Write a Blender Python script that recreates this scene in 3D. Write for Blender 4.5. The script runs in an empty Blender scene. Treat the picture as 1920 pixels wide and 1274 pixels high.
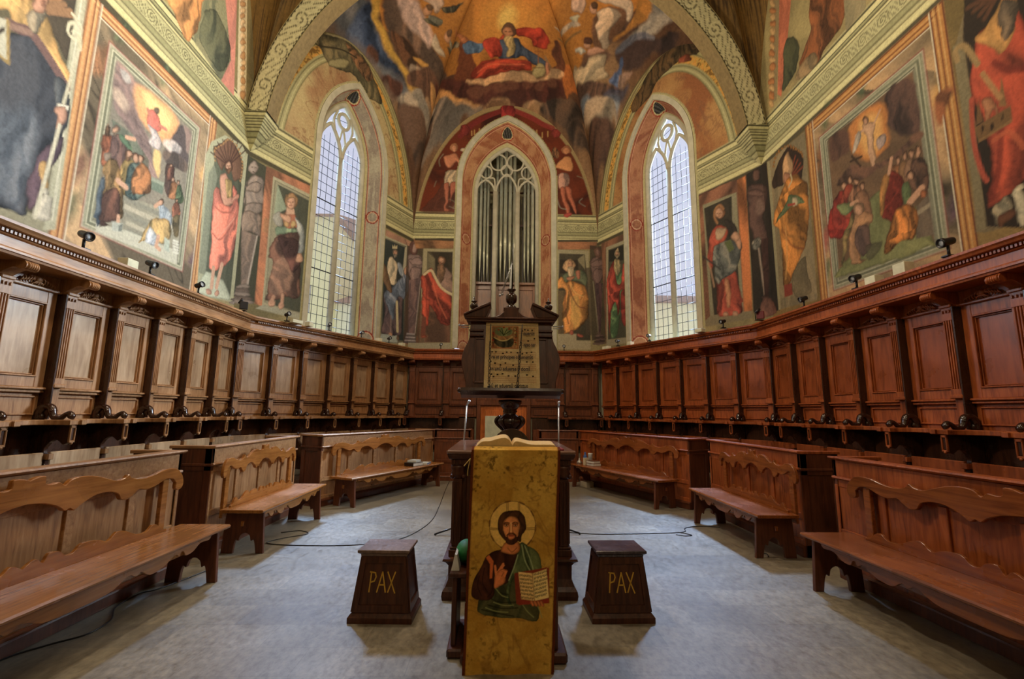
import bpy, bmesh, math, random
import numpy as np
from mathutils import Vector, Matrix
random.seed(4)
PI = math.pi
S = bpy.context.scene
COL = S.collection

# ------------------------------------------------------------------ camera
FPX, PITCH, YAW, ROLL, CAMX, CAMZ = 880.5, .1531, .0269, .0114, -.135, 1.412
fw = Vector((math.sin(YAW)*math.cos(PITCH), math.cos(YAW)*math.cos(PITCH), math.sin(PITCH)))
rt0 = Vector((math.cos(YAW), -math.sin(YAW), 0)); up0 = rt0.cross(fw)
rt = rt0*math.cos(ROLL) + up0*math.sin(ROLL); up = -rt0*math.sin(ROLL) + up0*math.cos(ROLL)
cam = bpy.data.cameras.new('camera'); cam_o = bpy.data.objects.new('camera', cam); COL.objects.link(cam_o)
cam.sensor_width = 36; cam.lens = FPX/1920*36; cam.clip_start = .05; cam.clip_end = 200
mw = Matrix((rt, up, -fw)).transposed().to_4x4(); mw.translation = (CAMX, 0, CAMZ)
cam_o.matrix_world = mw
S.camera = cam_o
# ------------------------------------------------------------------ world, exposure
W = bpy.data.worlds.new('daylight'); S.world = W; W.use_nodes = True
bg = W.node_tree.nodes['Background']; bg.inputs[0].default_value = (.78, .80, 1.0, 1); bg.inputs[1].default_value = .72
S.view_settings.view_transform = 'Standard'; S.view_settings.look = 'None'
S.view_settings.exposure = 0.30; S.view_settings.gamma = 1.0; S.view_settings.use_curve_mapping = False
try:
    S.cycles.use_denoising = True
    S.cycles.max_bounces = 6; S.cycles.diffuse_bounces = 4; S.cycles.glossy_bounces = 3
    S.cycles.transparent_max_bounces = 8; S.cycles.sample_clamp_indirect = 4.0
    S.cycles.caustics_reflective = False; S.cycles.caustics_refractive = False
except Exception: pass

def area(name, loc, tgt, size, power, color, sy=None, spread=None):
    l = bpy.data.lights.new(name, 'AREA'); l.energy = power; l.color = color; l.size = size
    if sy: l.shape = 'RECTANGLE'; l.size_y = sy
    if spread: l.spread = spread
    o = bpy.data.objects.new(name, l); COL.objects.link(o); o.location = loc
    o.rotation_euler = (Vector(tgt)-Vector(loc)).to_track_quat('-Z', 'Y').to_euler(); return o
# daylight of the sky high outside the two tall windows
area('sky_outside_left_window', (-6.6, 17.2, 15.6), (-1.2, 4.8, 1.0), 3.4, 2100, (.42, .62, 1.0), sy=3.0, spread=1.0)
area('sky_outside_right_window', (6.6, 17.2, 15.6), (1.2, 4.8, 1.0), 3.4, 2100, (.42, .62, 1.0), sy=3.0, spread=1.0)
# low sky on either side, reaching the opposite side walls through the windows
area('low_sky_beyond_right_window', (10.6, 14.7, 7.6), (-4.8, 5.0, 3.6), 4.6, 1500, (.80, .92, 1.0), sy=4.6, spread=1.25)
area('low_sky_beyond_left_window', (-10.6, 14.7, 7.6), (4.8, 5.0, 3.6), 4.6, 170, (.80, .88, 1.0), sy=4.6, spread=1.25)
# unseen warm point lights added high in the choir to brighten desks and walls
def point_fill(name, loc, power, color, r=.25):
    l = bpy.data.lights.new(name, 'POINT'); l.energy = power; l.color = color; l.shadow_soft_size = r
    o = bpy.data.objects.new(name, l); COL.objects.link(o); o.location = loc
WARM = (1.0, .80, .56)
point_fill('choir_fill_left', (-1.7, 4.4, 7.0), 430, (1.0, .82, .60))
point_fill('choir_fill_right', (2.0, 4.4, 7.0), 140, WARM)
point_fill('choir_fill_apse', (0, 8.2, 7.6), 260, WARM)
point_fill('nave_fill', (0.3, -1.6, 6.5), 160, WARM, .4)  # unseen light added behind the viewer as front fill

# ------------------------------------------------------------------ plan of the choir: five walls
A, Y1, B, Y2 = 4.79, 8.17, 2.571, 12.48
YN = -3.5                                     # the side walls run back past the camera
PL = [(-A, 0), (-A, Y1), (-B, Y2), (B, Y2), (A, Y1), (A, 0)]
WALLS = {'L': 0, 'DL': 1, 'B': 2, 'DR': 3, 'R': 4}
def wframe(w):
    i = WALLS[w]; a = Vector(PL[i]); b = Vector(PL[i+1]); t = (b-a).normalized()
    return a, t, Vector((t.y, -t.x)), (b-a).length
def wp(w, u, v, z):
    a, t, n, L = wframe(w); p = a + t*u + n*v; return Vector((p.x, p.y, z))
def corner(i, v, z):                          # mitred point at plan corner i
    p = Vector(PL[i])
    if i == 0: n = wframe('L')[2]; q = p + n*v
    elif i == 5: n = wframe('R')[2]; q = p + n*v
    else:
        ws = ['L', 'DL', 'B', 'DR', 'R']; n1 = wframe(ws[i-1])[2]; n2 = wframe(ws[i])[2]
        q = p + (n1+n2)/(1+n1.dot(n2))*v
    return Vector((q.x, q.y, z))

# ------------------------------------------------------------------ mesh builder
class MB:
    def __init__(s): s.v = []; s.f = []; s.sm = []
    def add(s, vs, fs, smooth=False):
        k = len(s.v); s.v += [tuple(v) for v in vs]; s.f += [tuple(i+k for i in f) for f in fs]; s.sm += [smooth]*len(fs)
    def box(s, x0, x1, y0, y1, z0, z1, c=.004, M=None):
        c = min(c, (x1-x0)*.3, (y1-y0)*.3, (z1-z0)*.3)
        P = []; 
        X = (x0, x1); Y = (y0, y1); Z = (z0, z1); d = (1, -1)
        idx = {}
        for i in (0, 1):
            for j in (0, 1):
                for k in (0, 1):
                    for a in range(3):
                        p = [X[i]+d[i]*c*(a != 0), Y[j]+d[j]*c*(a != 1), Z[k]+d[k]*c*(a != 2)]
                        idx[i, j, k, a] = len(P); P.append(p)
        F = []
        for a in range(3):
            b1, b2 = [q for q in range(3) if q != a]
            for e in (0, 1):
                q = []
                for (m, n) in ((0, 0), (1, 0), (1, 1), (0, 1)):
                    t = [0, 0, 0]; t[a] = e; t[b1] = m; t[b2] = n; q.append(idx[t[0], t[1], t[2], a])
                F.append(q)
        for a in range(3):                    # edge chamfers
            b1, b2 = [q for q in range(3) if q != a]
            for m in (0, 1):
                for n in (0, 1):
                    t0 = [0, 0, 0]; t0[b1] = m; t0[b2] = n; t1 = list(t0); t1[a] = 1
                    F.append([idx[(*t0, b1)], idx[(*t1, b1)], idx[(*t1, b2)], idx[(*t0, b2)]])
        for i in (0, 1):
            for j in (0, 1):
                for k in (0, 1): F.append([idx[i, j, k, 0], idx[i, j, k, 1], idx[i, j, k, 2]])
        if M: P = [M @ Vector(p) for p in P]
        s.add(P, F); return s
    def prism(s, pts, a0, a1, axis='x', M=None, bev=0):
        """extrude a closed 2-D outline; axis x: pts are (y,z); y: (x,z); z: (x,y)"""
        def mk(p, a):
            return {'x': (a, p[0], p[1]), 'y': (p[0], a, p[1]), 'z': (p[0], p[1], a)}[axis]
        n = len(pts)
        if bev:
            q = inset(pts, bev)
            rings = [(q, a0), (pts, a0+bev), (pts, a1-bev), (q, a1)]
        else: rings = [(pts, a0), (pts, a1)]
        V = [mk(p, a) for r, a in rings for p in r]
        F = [tuple(range(n))[::-1], tuple(range(n*(len(rings)-1), n*len(rings)))]
        for r in range(len(rings)-1):
            for i in range(n):
                j = (i+1) % n; F.append((r*n+i, r*n+j, (r+1)*n+j, (r+1)*n+i))
        if M: V = [M @ Vector(p) for p in V]
        s.add(V, F); return s
    def lathe(s, prof, cx=0, cy=0, n=20, M=None, sx=1, sy=1, caps=True):
        V = []; F = []
        for r, z in prof:
            for i in range(n):
                t = 2*PI*i/n; V.append((cx+r*math.cos(t)*sx, cy+r*math.sin(t)*sy, z))
        for k in range(len(prof)-1):
            for i in range(n):
                j = (i+1) % n; F.append((k*n+i, k*n+j, (k+1)*n+j, (k+1)*n+i))
        if caps: F += [tuple(range(n))[::-1], tuple(range(n*(len(prof)-1), n*len(prof)))]
        if M: V = [M @ Vector(p) for p in V]
        s.add(V, F, True); return s
    def tube(s, path, rad, n=8, closed=False, sc=(1, 1), M=None, caps=True):
        P = [Vector(p) for p in path]; m = len(P); V = []; F = []
        if not hasattr(rad, '__len__'): rad = [rad]*m
        up_ = Vector((0, 0, 1)); prev = None
        for i in range(m):
            if closed: d = P[(i+1) % m]-P[i-1]
            else: d = P[min(i+1, m-1)]-P[max(i-1, 0)]
            if d.length < 1e-9: d = Vector((0, 0, 1))
            d.normalize()
            if prev is None:
                a = up_ if abs(d.z) < .9 else Vector((1, 0, 0)); x = d.cross(a).normalized()
            else: x = (prev - d*prev.dot(d)); x = x.normalized() if x.length > 1e-6 else d.cross(up_).normalized()
            prev = x; y = d.cross(x)
            for k in range(n):
                t = 2*PI*k/n; V.append(P[i]+x*(math.cos(t)*rad[i]*sc[0])+y*(math.sin(t)*rad[i]*sc[1]))
        for i in range(m if closed else m-1):
            i2 = (i+1) % m
            for k in range(n):
                k2 = (k+1) % n; F.append((i*n+k, i*n+k2, i2*n+k2, i2*n+k))
        if not closed and caps: F += [tuple(range(n))[::-1], tuple(range(n*(m-1), n*m))]
        if M: V = [M @ Vector(p) for p in V]
        s.add(V, F, True); return s
    def ball(s, c, r, n=10, m=6, sc=(1, 1, 1), M=None):
        V = []; F = []
        for j in range(1, m):
            p = PI*j/m
            for i in range(n):
                t = 2*PI*i/n; V.append((c[0]+r*sc[0]*math.sin(p)*math.cos(t), c[1]+r*sc[1]*math.sin(p)*math.sin(t), c[2]+r*sc[2]*math.cos(p)))
        a = len(V); V += [(c[0], c[1], c[2]+r*sc[2]), (c[0], c[1], c[2]-r*sc[2])]
        for j in range(m-2):
            for i in range(n):
                k = (i+1) % n; F.append((j*n+i, (j+1)*n+i, (j+1)*n+k, j*n+k))
        for i in range(n):
            k = (i+1) % n; F.append((a, i, k)); F.append((a+1, (m-2)*n+k, (m-2)*n+i))
        if M: V = [M @ Vector(p) for p in V]
        s.add(V, F, True); return s
    def sweep(s, sections, closed_prof=False):
        """sections: list of point lists (same count) -> skin"""
        n = len(sections[0]); V = [p for sec in sections for p in sec]; F = []
        for i in range(len(sections)-1):
            for k in range(n if closed_prof else n-1):
                k2 = (k+1) % n; F.append((i*n+k, i*n+k2, (i+1)*n+k2, (i+1)*n+k))
        if closed_prof: F += [tuple(range(n))[::-1], tuple(range(n*(len(sections)-1), n*len(sections)))]
        s.add(V, F); return s
    def make(s, name, mat, parent=None, fix=True):
        me = bpy.data.meshes.new(name); me.from_pydata(s.v, [], s.f)
        me.polygons.foreach_set('use_smooth', s.sm)
        if fix:
            b = bmesh.new(); b.from_mesh(me); bmesh.ops.recalc_face_normals(b, faces=b.faces); b.to_mesh(me); b.free()
        me.materials.append(mat); me.update()
        o = bpy.data.objects.new(name, me); COL.objects.link(o)
        if parent: o.parent = parent
        return o
def inset(pts, d):
    n = len(pts); ar = sum(pts[i][0]*pts[(i+1) % n][1]-pts[(i+1) % n][0]*pts[i][1] for i in range(n)); sg = 1 if ar > 0 else -1
    out = []
    for i in range(n):
        p0 = Vector(pts[i-1]); p = Vector(pts[i]); p1 = Vector(pts[(i+1) % n])
        a = (p-p0); b = (p1-p)
        if a.length < 1e-9 or b.length < 1e-9: out.append(tuple(p)); continue
        a.normalize(); b.normalize(); na = Vector((-a.y, a.x))*sg; nb = Vector((-b.y, b.x))*sg
        m = na+nb; den = 1+na.dot(nb)
        m = m/max(den, .35)
        out.append(tuple(p+m*d))
    return out
def cr(pts, n=6, closed=False):
    """Catmull-Rom through points"""
    P = [np.array(p, float) for p in pts]; m = len(P); out = []
    for i in range(m if closed else m-1):
        p0 = P[(i-1) % m] if closed or i else P[0]; p1 = P[i]; p2 = P[(i+1) % m]; p3 = P[(i+2) % m] if closed or i+2 < m else P[-1]
        for k in range(n):
            t = k/n
            out.append(tuple(.5*((2*p1)+(-p0+p2)*t+(2*p0-5*p1+4*p2-p3)*t*t+(-p0+3*p1-3*p2+p3)*t**3)))
    if not closed: out.append(tuple(P[-1]))
    return out
def empty(name, label, cat, loc=(0, 0, 0), rz=0, group=None, M=None):
    o = bpy.data.objects.new(name, None); COL.objects.link(o); o.empty_display_size = .1
    if M: o.matrix_world = M
    else: o.location = loc; o.rotation_euler = (0, 0, rz)
    o['label'] = label; o['category'] = cat
    if group: o['group'] = group
    return o
def tag(o, label, cat, group=None, kind=None):
    o['label'] = label; o['category'] = cat
    if group: o['group'] = group
    if kind: o['kind'] = kind
    return o
def struct(o): o['kind'] = 'structure'; return o
def clone(root, M=None, label=None, group=None, loc=None, rz=None):
    r = root.copy(); COL.objects.link(r)
    if M is not None: r.matrix_world = M
    if loc is not None: r.location = loc
    if rz is not None: r.rotation_euler = (0, 0, rz)
    if label: r['label'] = label
    if group: r['group'] = group
    for ch in list(root.children):
        c = ch.copy(); COL.objects.link(c); c.parent = r
        for g in ch.children:
            d = g.copy(); COL.objects.link(d); d.parent = c
    return r

# ------------------------------------------------------------------ materials
def nmat(name):
    m = bpy.data.materials.new(name); m.use_nodes = True; nt = m.node_tree
    return m, nt, nt.nodes['Principled BSDF']
def ramp(nt, stops, src):
    r = nt.nodes.new('ShaderNodeValToRGB'); e = r.color_ramp.elements
    while len(e) < len(stops): e.new(.5)
    for x, (p, c) in zip(e, stops): x.position = p; x.color = (*c, 1)
    nt.links.new(src, r.inputs[0]); return r
def noise(nt, scale, detail=4, mapping=None, coord='Object', rough=.55, dist=0):
    tc = nt.nodes.new('ShaderNodeTexCoord'); src = tc.outputs[coord]
    oi = nt.nodes.new('ShaderNodeObjectInfo')
    add = nt.nodes.new('ShaderNodeVectorMath'); add.operation = 'ADD'; nt.links.new(src, add.inputs[0])
    mul = nt.nodes.new('ShaderNodeMath'); mul.operation = 'MULTIPLY'; mul.inputs[1].default_value = 37.0
    nt.links.new(oi.outputs['Random'], mul.inputs[0]); nt.links.new(mul.outputs[0], add.inputs[1]); src = add.outputs[0]
    mp = nt.nodes.new('ShaderNodeMapping'); mp.inputs['Scale'].default_value = mapping or (1, 1, 1); nt.links.new(src, mp.inputs[0])
    n = nt.nodes.new('ShaderNodeTexNoise'); n.inputs['Scale'].default_value = scale; n.inputs['Detail'].default_value = detail
    n.inputs['Roughness'].default_value = rough; n.inputs['Distortion'].default_value = dist
    nt.links.new(mp.outputs[0], n.inputs['Vector']); return n
def wood(name, dark, mid, light, grain=(14, 14, 1.6), rough=.34, bump=.12, spec=.5):
    m, nt, b = nmat(name)
    n = noise(nt, 2.6, 7, grain, dist=.5); n2 = noise(nt, 2.1, 4)
    r = ramp(nt, [(.20, dark), (.5, mid), (.84, light)], n.outputs[0])
    r2 = ramp(nt, [(.3, (.62, .6, .58)), (.7, (1.18, 1.15, 1.1))], n2.outputs[0])
    mx = nt.nodes.new('ShaderNodeMixRGB'); mx.blend_type = 'MULTIPLY'; mx.inputs[0].default_value = .8
    nt.links.new(r.outputs[0], mx.inputs[1]); nt.links.new(r2.outputs[0], mx.inputs[2]); nt.links.new(mx.outputs[0], b.inputs['Base Color'])
    rr = ramp(nt, [(.3, (rough*.8,)*3), (.7, (rough*1.35,)*3)], n2.outputs[0]); nt.links.new(rr.outputs[0], b.inputs['Roughness'])
    bp = nt.nodes.new('ShaderNodeBump'); bp.inputs['Strength'].default_value = bump; bp.inputs['Distance'].default_value = .004
    nt.links.new(n.outputs[0], bp.inputs['Height']); nt.links.new(bp.outputs[0], b.inputs['Normal'])
    b.inputs['Specular IOR Level'].default_value = spec
    return m
def plain(name, col, rough=.5, metal=0, var=.15, scale=9, spec=.5):
    m, nt, b = nmat(name); n = noise(nt, scale, 4)
    r = ramp(nt, [(.3, tuple(c*(1-var) for c in col)), (.7, tuple(min(1, c*(1+var)) for c in col))], n.outputs[0])
    nt.links.new(r.outputs[0], b.inputs['Base Color']); b.inputs['Roughness'].default_value = rough; b.inputs['Metallic'].default_value = metal
    b.inputs['Specular IOR Level'].default_value = spec
    return m
def painted(name, rough=.8, bump=.25, scale=26, var=.22, spec=.3):
    """colour laid on the surface as a painted colour attribute, broken up by plaster mottling"""
    m, nt, b = nmat(name); at = nt.nodes.new('ShaderNodeVertexColor'); at.layer_name = 'paint'
    n = noise(nt, scale, 7, rough=.65); r = ramp(nt, [(.3, (1-var,)*3), (.72, (1+var*.7,)*3)], n.outputs[0])
    mx = nt.nodes.new('ShaderNodeMixRGB'); mx.blend_type = 'MULTIPLY'; mx.inputs[0].default_value = 1
    nt.links.new(at.outputs[0], mx.inputs[1]); nt.links.new(r.outputs[0], mx.inputs[2]); nt.links.new(mx.outputs[0], b.inputs['Base Color'])
    bp = nt.nodes.new('ShaderNodeBump'); bp.inputs['Strength'].default_value = bump; bp.inputs['Distance'].default_value = .01
    nt.links.new(n.outputs[0], bp.inputs['Height']); nt.links.new(bp.outputs[0], b.inputs['Normal'])
    b.inputs['Roughness'].default_value = rough; b.inputs['Specular IOR Level'].default_value = spec
    return m
WL = wood('walnut_left_lit', (.17, .070, .028), (.36, .185, .08), (.50, .30, .15), rough=.36)  # left copy of the walnut, paler: its window light is in the colour
WR = wood('walnut_right_shaded', (.10, .022, .006), (.33, .080, .020), (.50, .15, .038), rough=.34)  # same walnut, redder and darker: the right side's dimmer light is in the colour
WLH = wood('walnut_left_boards_lit', (.19, .080, .032), (.38, .20, .088), (.52, .32, .16), grain=(14, 1.6, 14), rough=.36)  # pale left copy with turned grain, light included in the colour
WD = wood('dark_walnut', (.018, .007, .004), (.045, .017, .008), (.085, .034, .016), rough=.26)
WDG = wood('polished_dark_walnut', (.012, .005, .004), (.03, .011, .006), (.06, .02, .012), rough=.16, spec=.7)
WB = wood('bench_wood_lit', (.17, .058, .012), (.33, .130, .030), (.46, .21, .055), grain=(1.0, 16, 16), rough=.24, spec=.6)  # left benches: lighter copy with that side's light put into the colour
WBR = wood('bench_wood_shaded', (.10, .025, .006), (.25, .072, .016), (.36, .12, .028), grain=(1.0, 16, 16), rough=.24, spec=.6)  # right benches: same wood, darkened and reddened for the dimmer light there
WO = wood('orange_door_wood', (.30, .07, .014), (.62, .17, .034), (.75, .26, .06), rough=.35)
IRON = plain('black_iron', (.012, .012, .014), .35, .6)
STEEL = plain('brushed_steel', (.55, .58, .64), .28, .9)
BLK = plain('black_plastic', (.012, .012, .016), .35)
STONE = plain('pale_stone', (.43, .42, .32), .75, scale=7, var=.14)
CREAM = plain('cream_plaster_block', (.62, .62, .46), .7)

# fresco drawings, in metres on each wall: F = filled shape, S = brush stroke (colour, outline, brush settings)
PAINT = {
'L':[
['F',[161,141,113],[4.74,2.9,7.16,2.9,7.16,6.03,4.74,6.03],{'fold':.9,'ff':2.2,'fa':.9,'seed':3}],
['F',[174,125,90],[5.17,5.546,5.118,5.655,4.999,5.575,4.904,5.366,4.904,5.186,4.999,5.17,5.118,5.33],{'s':1,'soft':.1,'fold':.8,'ff':9,'op':.75,'seed':0}],
['F',[88,106,83],[6.05,6.006,6.012,6.084,5.928,6.027,5.86,5.878,5.86,5.749,5.928,5.737,6.012,5.852],{'s':1,'soft':.1,'fold':.8,'ff':9,'op':.75,'seed':1}],
['F',[138,80,78],[5.054,4.117,5.008,4.211,4.907,4.142,4.825,3.963,4.825,3.808,4.907,3.795,5.008,3.932],{'s':1,'soft':.1,'fold':.8,'ff':9,'op':.75,'seed':2}],
['F',[95,116,88],[5.029,3.648,4.984,3.741,4.883,3.673,4.801,3.493,4.801,3.339,4.883,3.325,4.984,3.463],{'s':1,'soft':.1,'fold':.8,'ff':9,'op':.75,'seed':3}],
['F',[186,152,104],[7.091,5.193,7.053,5.271,6.968,5.213,6.901,5.064,6.9,4.935,6.968,4.924,7.053,5.038],{'s':1,'soft':.1,'fold':.8,'ff':9,'op':.75,'seed':4}],
['F',[105,83,98],[7.091,3.784,7.053,3.862,6.968,3.805,6.901,3.655,6.9,3.526,6.968,3.515,7.053,3.63],{'s':1,'soft':.1,'fold':.8,'ff':9,'op':.75,'seed':5}],
['F',[131,94,70],[7.139,4.567,7.101,4.645,7.017,4.587,6.949,4.438,6.949,4.309,7.017,4.298,7.101,4.412],{'s':1,'soft':.1,'fold':.8,'ff':9,'op':.75,'seed':6}],
['F',[92,107,79],[5.324,6.038,5.286,6.116,5.202,6.058,5.134,5.909,5.134,5.78,5.202,5.769,5.286,5.883],{'s':1,'soft':.1,'fold':.8,'ff':9,'op':.75,'seed':7}],
['F',[184,136,92],[4.74,2.9,4.91,2.9,4.91,6.03,4.74,6.03],{}],
['F',[184,136,92],[6.99,2.9,7.16,2.9,7.16,6.03,6.99,6.03],{}],
['F',[184,136,92],[4.74,5.86,7.16,5.86,7.16,6.03,4.74,6.03],{}],
['F',[110,68,50],[4.74,2.9,4.76,2.9,4.76,6.03,4.74,6.03],{}],
['F',[110,68,50],[7.14,2.9,7.16,2.9,7.16,6.03,7.14,6.03],{}],
['F',[110,68,50],[4.74,6.01,7.16,6.01,7.16,6.03,4.74,6.03],{}],
['F',[215,178,128],[4.79,2.9,4.805,2.9,4.805,6.03,4.79,6.03],{}],
['F',[215,178,128],[7.095,2.9,7.11,2.9,7.11,6.03,7.095,6.03],{}],
['F',[215,178,128],[4.79,5.965,7.11,5.965,7.11,5.98,4.79,5.98],{}],
['F',[110,68,50],[4.83,2.9,4.845,2.9,4.845,6.03,4.83,6.03],{}],
['F',[110,68,50],[7.055,2.9,7.07,2.9,7.07,6.03,7.055,6.03],{}],
['F',[110,68,50],[4.83,5.925,7.07,5.925,7.07,5.94,4.83,5.94],{}],
['F',[215,178,128],[4.855,2.9,4.87,2.9,4.87,6.03,4.855,6.03],{}],
['F',[215,178,128],[7.03,2.9,7.045,2.9,7.045,6.03,7.03,6.03],{}],
['F',[215,178,128],[4.855,5.9,7.045,5.9,7.045,5.915,4.855,5.915],{}],
['F',[110,68,50],[4.89,2.9,4.91,2.9,4.91,6.03,4.89,6.03],{}],
['F',[110,68,50],[6.99,2.9,7.01,2.9,7.01,6.03,6.99,6.03],{}],
['F',[110,68,50],[4.89,5.86,7.01,5.86,7.01,5.88,4.89,5.88],{}],
['F',[222,213,189],[4.91,2.9,4.925,2.9,4.925,6.03,4.91,6.03],{}],
['F',[222,213,189],[6.975,2.9,6.99,2.9,6.99,6.03,6.975,6.03],{}],
['F',[222,213,189],[4.91,5.845,6.99,5.845,6.99,5.86,4.91,5.86],{}],
['F',[139,91,82],[5.07,3.38,6.79,3.38,6.79,5.69,5.07,5.69],{}],
['F',[203,199,178],[5.088,3.398,6.772,3.398,6.772,5.672,5.088,5.672],{}],
['F',[149,150,128],[5.1,3.41,6.76,3.41,6.76,5.66,5.1,5.66],{}],
['F',[188,188,164],[5.13,3.44,6.73,3.44,6.73,5.63,5.13,5.63],{}],
['F',[115,118,100],[5.145,3.455,6.715,3.455,6.715,5.615,5.145,5.615],{}],
['F',[175,176,154],[5.18,3.49,6.68,3.49,6.68,5.58,5.18,5.58],{}],
['F',[91,93,77],[5.205,3.515,6.655,3.515,6.655,5.555,5.205,5.555],{}],
['F',[204,202,178],[5.225,3.535,6.635,3.535,6.635,5.535,5.225,5.535],{}],
['F',[69,71,61],[5.235,3.545,6.625,3.545,6.625,5.525,5.235,5.525],{}],
['F',[128,118,103],[5.24,3.55,6.62,3.55,6.62,5.52,5.24,5.52],{'fold':.25,'ff':2}],
['F',[148,146,124],[3,2.9,4.74,2.9,4.74,6.05,3,6.05],{}],
['F',[94,91,73],[3.15,3.3,4.66,3.3,4.66,6,3.15,6],{'fold':.3,'ff':3}],
['F',[72,66,56],[4.31,5.57,4.62,5.86,4.69,5.58,4.66,5.09,4.47,5.21,4.31,5.32],{'s':1}],
['S',[141,110,83],[4.35,5.39,4.39,5.65],{'w':.05}],
['S',[141,110,83],[4.35,5.39,4.45,5.64],{'w':.05}],
['S',[141,110,83],[4.35,5.39,4.51,5.63],{'w':.05}],
['S',[141,110,83],[4.35,5.39,4.58,5.62],{'w':.05}],
['S',[141,110,83],[4.35,5.39,4.64,5.61],{'w':.05}],
['F',[174,174,152],[4.62,5.84,4.72,5.94,4.81,3.24,4.69,3.19],{}],
['F',[204,203,183],[4.66,5.88,4.68,5.9,4.77,3.32,4.75,3.31],{}],
['F',[64,70,80],[3.91,4.74,4.08,4.9,4.28,5.06,4.48,4.93,4.7,4.71,4.76,4.49,4.71,4.16,4.62,3.85,4.55,3.61,4.49,3.38,4.46,3.25,4.26,3.25,4.13,3.23],{'fold':.75,'ff':5,'fa':.15,'rim':.2,'s':1}],
['F',[123,133,145],[4.01,4.12,4.2,4.18,4.33,4.35,4.45,4.16,4.45,3.76,4.41,3.35,4.27,3.33,4.13,3.4],{'fold':.7,'ff':7,'op':.6,'soft':.12,'s':1}],
['F',[93,78,90],[4.5,3.87,4.72,4.24,4.73,4.08,4.62,3.73,4.59,3.44,4.49,3.38],{'fold':.5,'ff':8,'s':1}],
['F',[196,162,111],[4.53,3.8,4.6,3.86,4.66,3.67,4.64,3.54,4.59,3.66],{'fold':.4,'ff':9,'s':1}],
['F',[211,205,187],[4.57,3.45,4.64,3.62,4.71,3.53,4.74,3.29,4.58,3.28],{'fold':.3,'ff':9,'s':1}],
['F',[201,166,112],[3.85,5.1,4.1,5.36,4.31,5.36,4.45,5.23,4.56,5.07,4.67,4.94,4.68,4.77,4.46,4.94,4.28,5.04,4.21,5.05,4.09,4.99,4.01,5.07,3.87,4.94],{'fold':.45,'ff':7,'s':1}],
['S',[114,91,88],[4.05,4.97,4.14,5,4.24,5.05,4.37,4.99,4.5,4.91,4.67,4.79],{'w':.1,'s':1}],
['S',[143,118,107],[3.89,4.86,4.06,4.96,4.23,5.04],{'w':.06,'s':1}],
['F',[146,138,120],[4.17,5.26,4.33,5.44,4.34,5.26,4.29,5.08,4.22,5.07,4.17,5.16],{'fold':.5,'ff':16,'s':1}],
['F',[185,144,122],[4.35,5.5,4.34,5.41,4.3,5.33,4.24,5.3,4.2,5.31,4.19,5.38,4.21,5.47,4.26,5.53,4.32,5.54],{'rim':.3,'s':1}],
['F',[157,115,96],[4.33,5.48,4.32,5.45,4.31,5.42,4.29,5.41,4.28,5.42,4.27,5.44,4.28,5.47,4.3,5.49,4.32,5.49],{'s':1}],
['F',[85,91,96],[4.52,4.82,4.62,4.82,4.71,4.71,4.72,4.54,4.61,4.53,4.55,4.63],{'fold':.6,'ff':10,'s':1}],
['F',[224,221,205],[4.61,4.55,4.73,4.6,4.73,4.55,4.61,4.5],{}],
['F',[195,154,133],[4.63,4.52,4.71,4.58,4.74,4.47,4.71,4.36,4.66,4.31,4.65,4.41,4.6,4.44],{'rim':.3,'s':1}],
['S',[194,191,168],[4.74,5.33,4.67,4.59],{'w':.035}],
['S',[204,201,180],[4.67,4.34,4.58,3.28],{'w':.04}],
['S',[203,199,173],[4.6,5.6,4.66,5.58,4.72,5.54,4.71,5.42,4.66,5.35,4.59,5.37,4.59,5.47,4.65,5.53,4.67,5.47,4.64,5.41],{'w':.035,'s':1}],
['S',[193,189,161],[4.72,5.43,4.74,5.31],{'w':.06}],
['F',[194,194,176],[3.88,4.92,4.03,4.99,4.1,4.6,3.93,4.63],{}],
['S',[162,140,92],[4.03,4.99,4.1,4.6,3.93,4.63],{'w':.03}],
['S',[57,50,43],[3.96,4.78,4.01,4.88],{'w':.03}],
['F',[137,132,120],[5.22,5.54,6.62,5.52,6.65,3.46,5.28,3.42],{'fold':.2,'ff':2}],
['F',[144,124,120],[5.21,5.5,5.4,5.53,5.57,5.45,5.56,5.2,5.7,5.03,5.91,4.8,6.05,4.56,5.97,4.44,5.73,4.69,5.53,4.82,5.31,4.92,5.22,5.12],{'fold':.7,'ff':6,'fa':.8,'soft':.05,'s':1}],
['F',[193,186,179],[5.27,5.48,5.41,5.49,5.45,5.4,5.34,5.38],{'fold':.4,'soft':.03,'s':1}],
['F',[199,177,159],[5.23,5.2,5.34,5.21,5.47,5.13,5.41,4.99,5.23,5.08],{'soft':.06,'fold':.3,'s':1}],
['F',[218,165,119],[5.55,5.47,5.78,5.53,6.13,5.54,6.34,5.45,6.3,5.2,6.14,5.05,5.93,5.02,5.69,5.08,5.56,5.2],{'soft':.08,'fold':.25,'ff':5,'s':1}],
['F',[237,207,146],[5.69,5.45,5.92,5.48,6.15,5.44,6.17,5.29,6.01,5.18,5.8,5.23],{'soft':.1,'s':1}],
['F',[122,109,106],[6.34,5.45,6.61,5.5,6.6,5.21,6.63,4.96,6.37,4.84,6.13,4.93,6.21,5.09],{'fold':.7,'ff':8,'fa':.5,'soft':.04,'s':1}],
['F',[193,184,179],[6.08,5.01,6.31,5.17,6.47,5.13,6.3,5],{'fold':.5,'soft':.04,'s':1}],
['F',[95,85,80],[6.09,4.91,6.37,5.02,6.62,4.99,6.56,4.84,6.23,4.77],{'fold':.6,'ff':9,'soft':.03,'s':1}],
['F',[222,191,134],[5.96,4.83,6.08,4.84,6.11,4.65,6.06,4.51,6,4.64],{'soft':.04,'s':1}],
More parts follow.
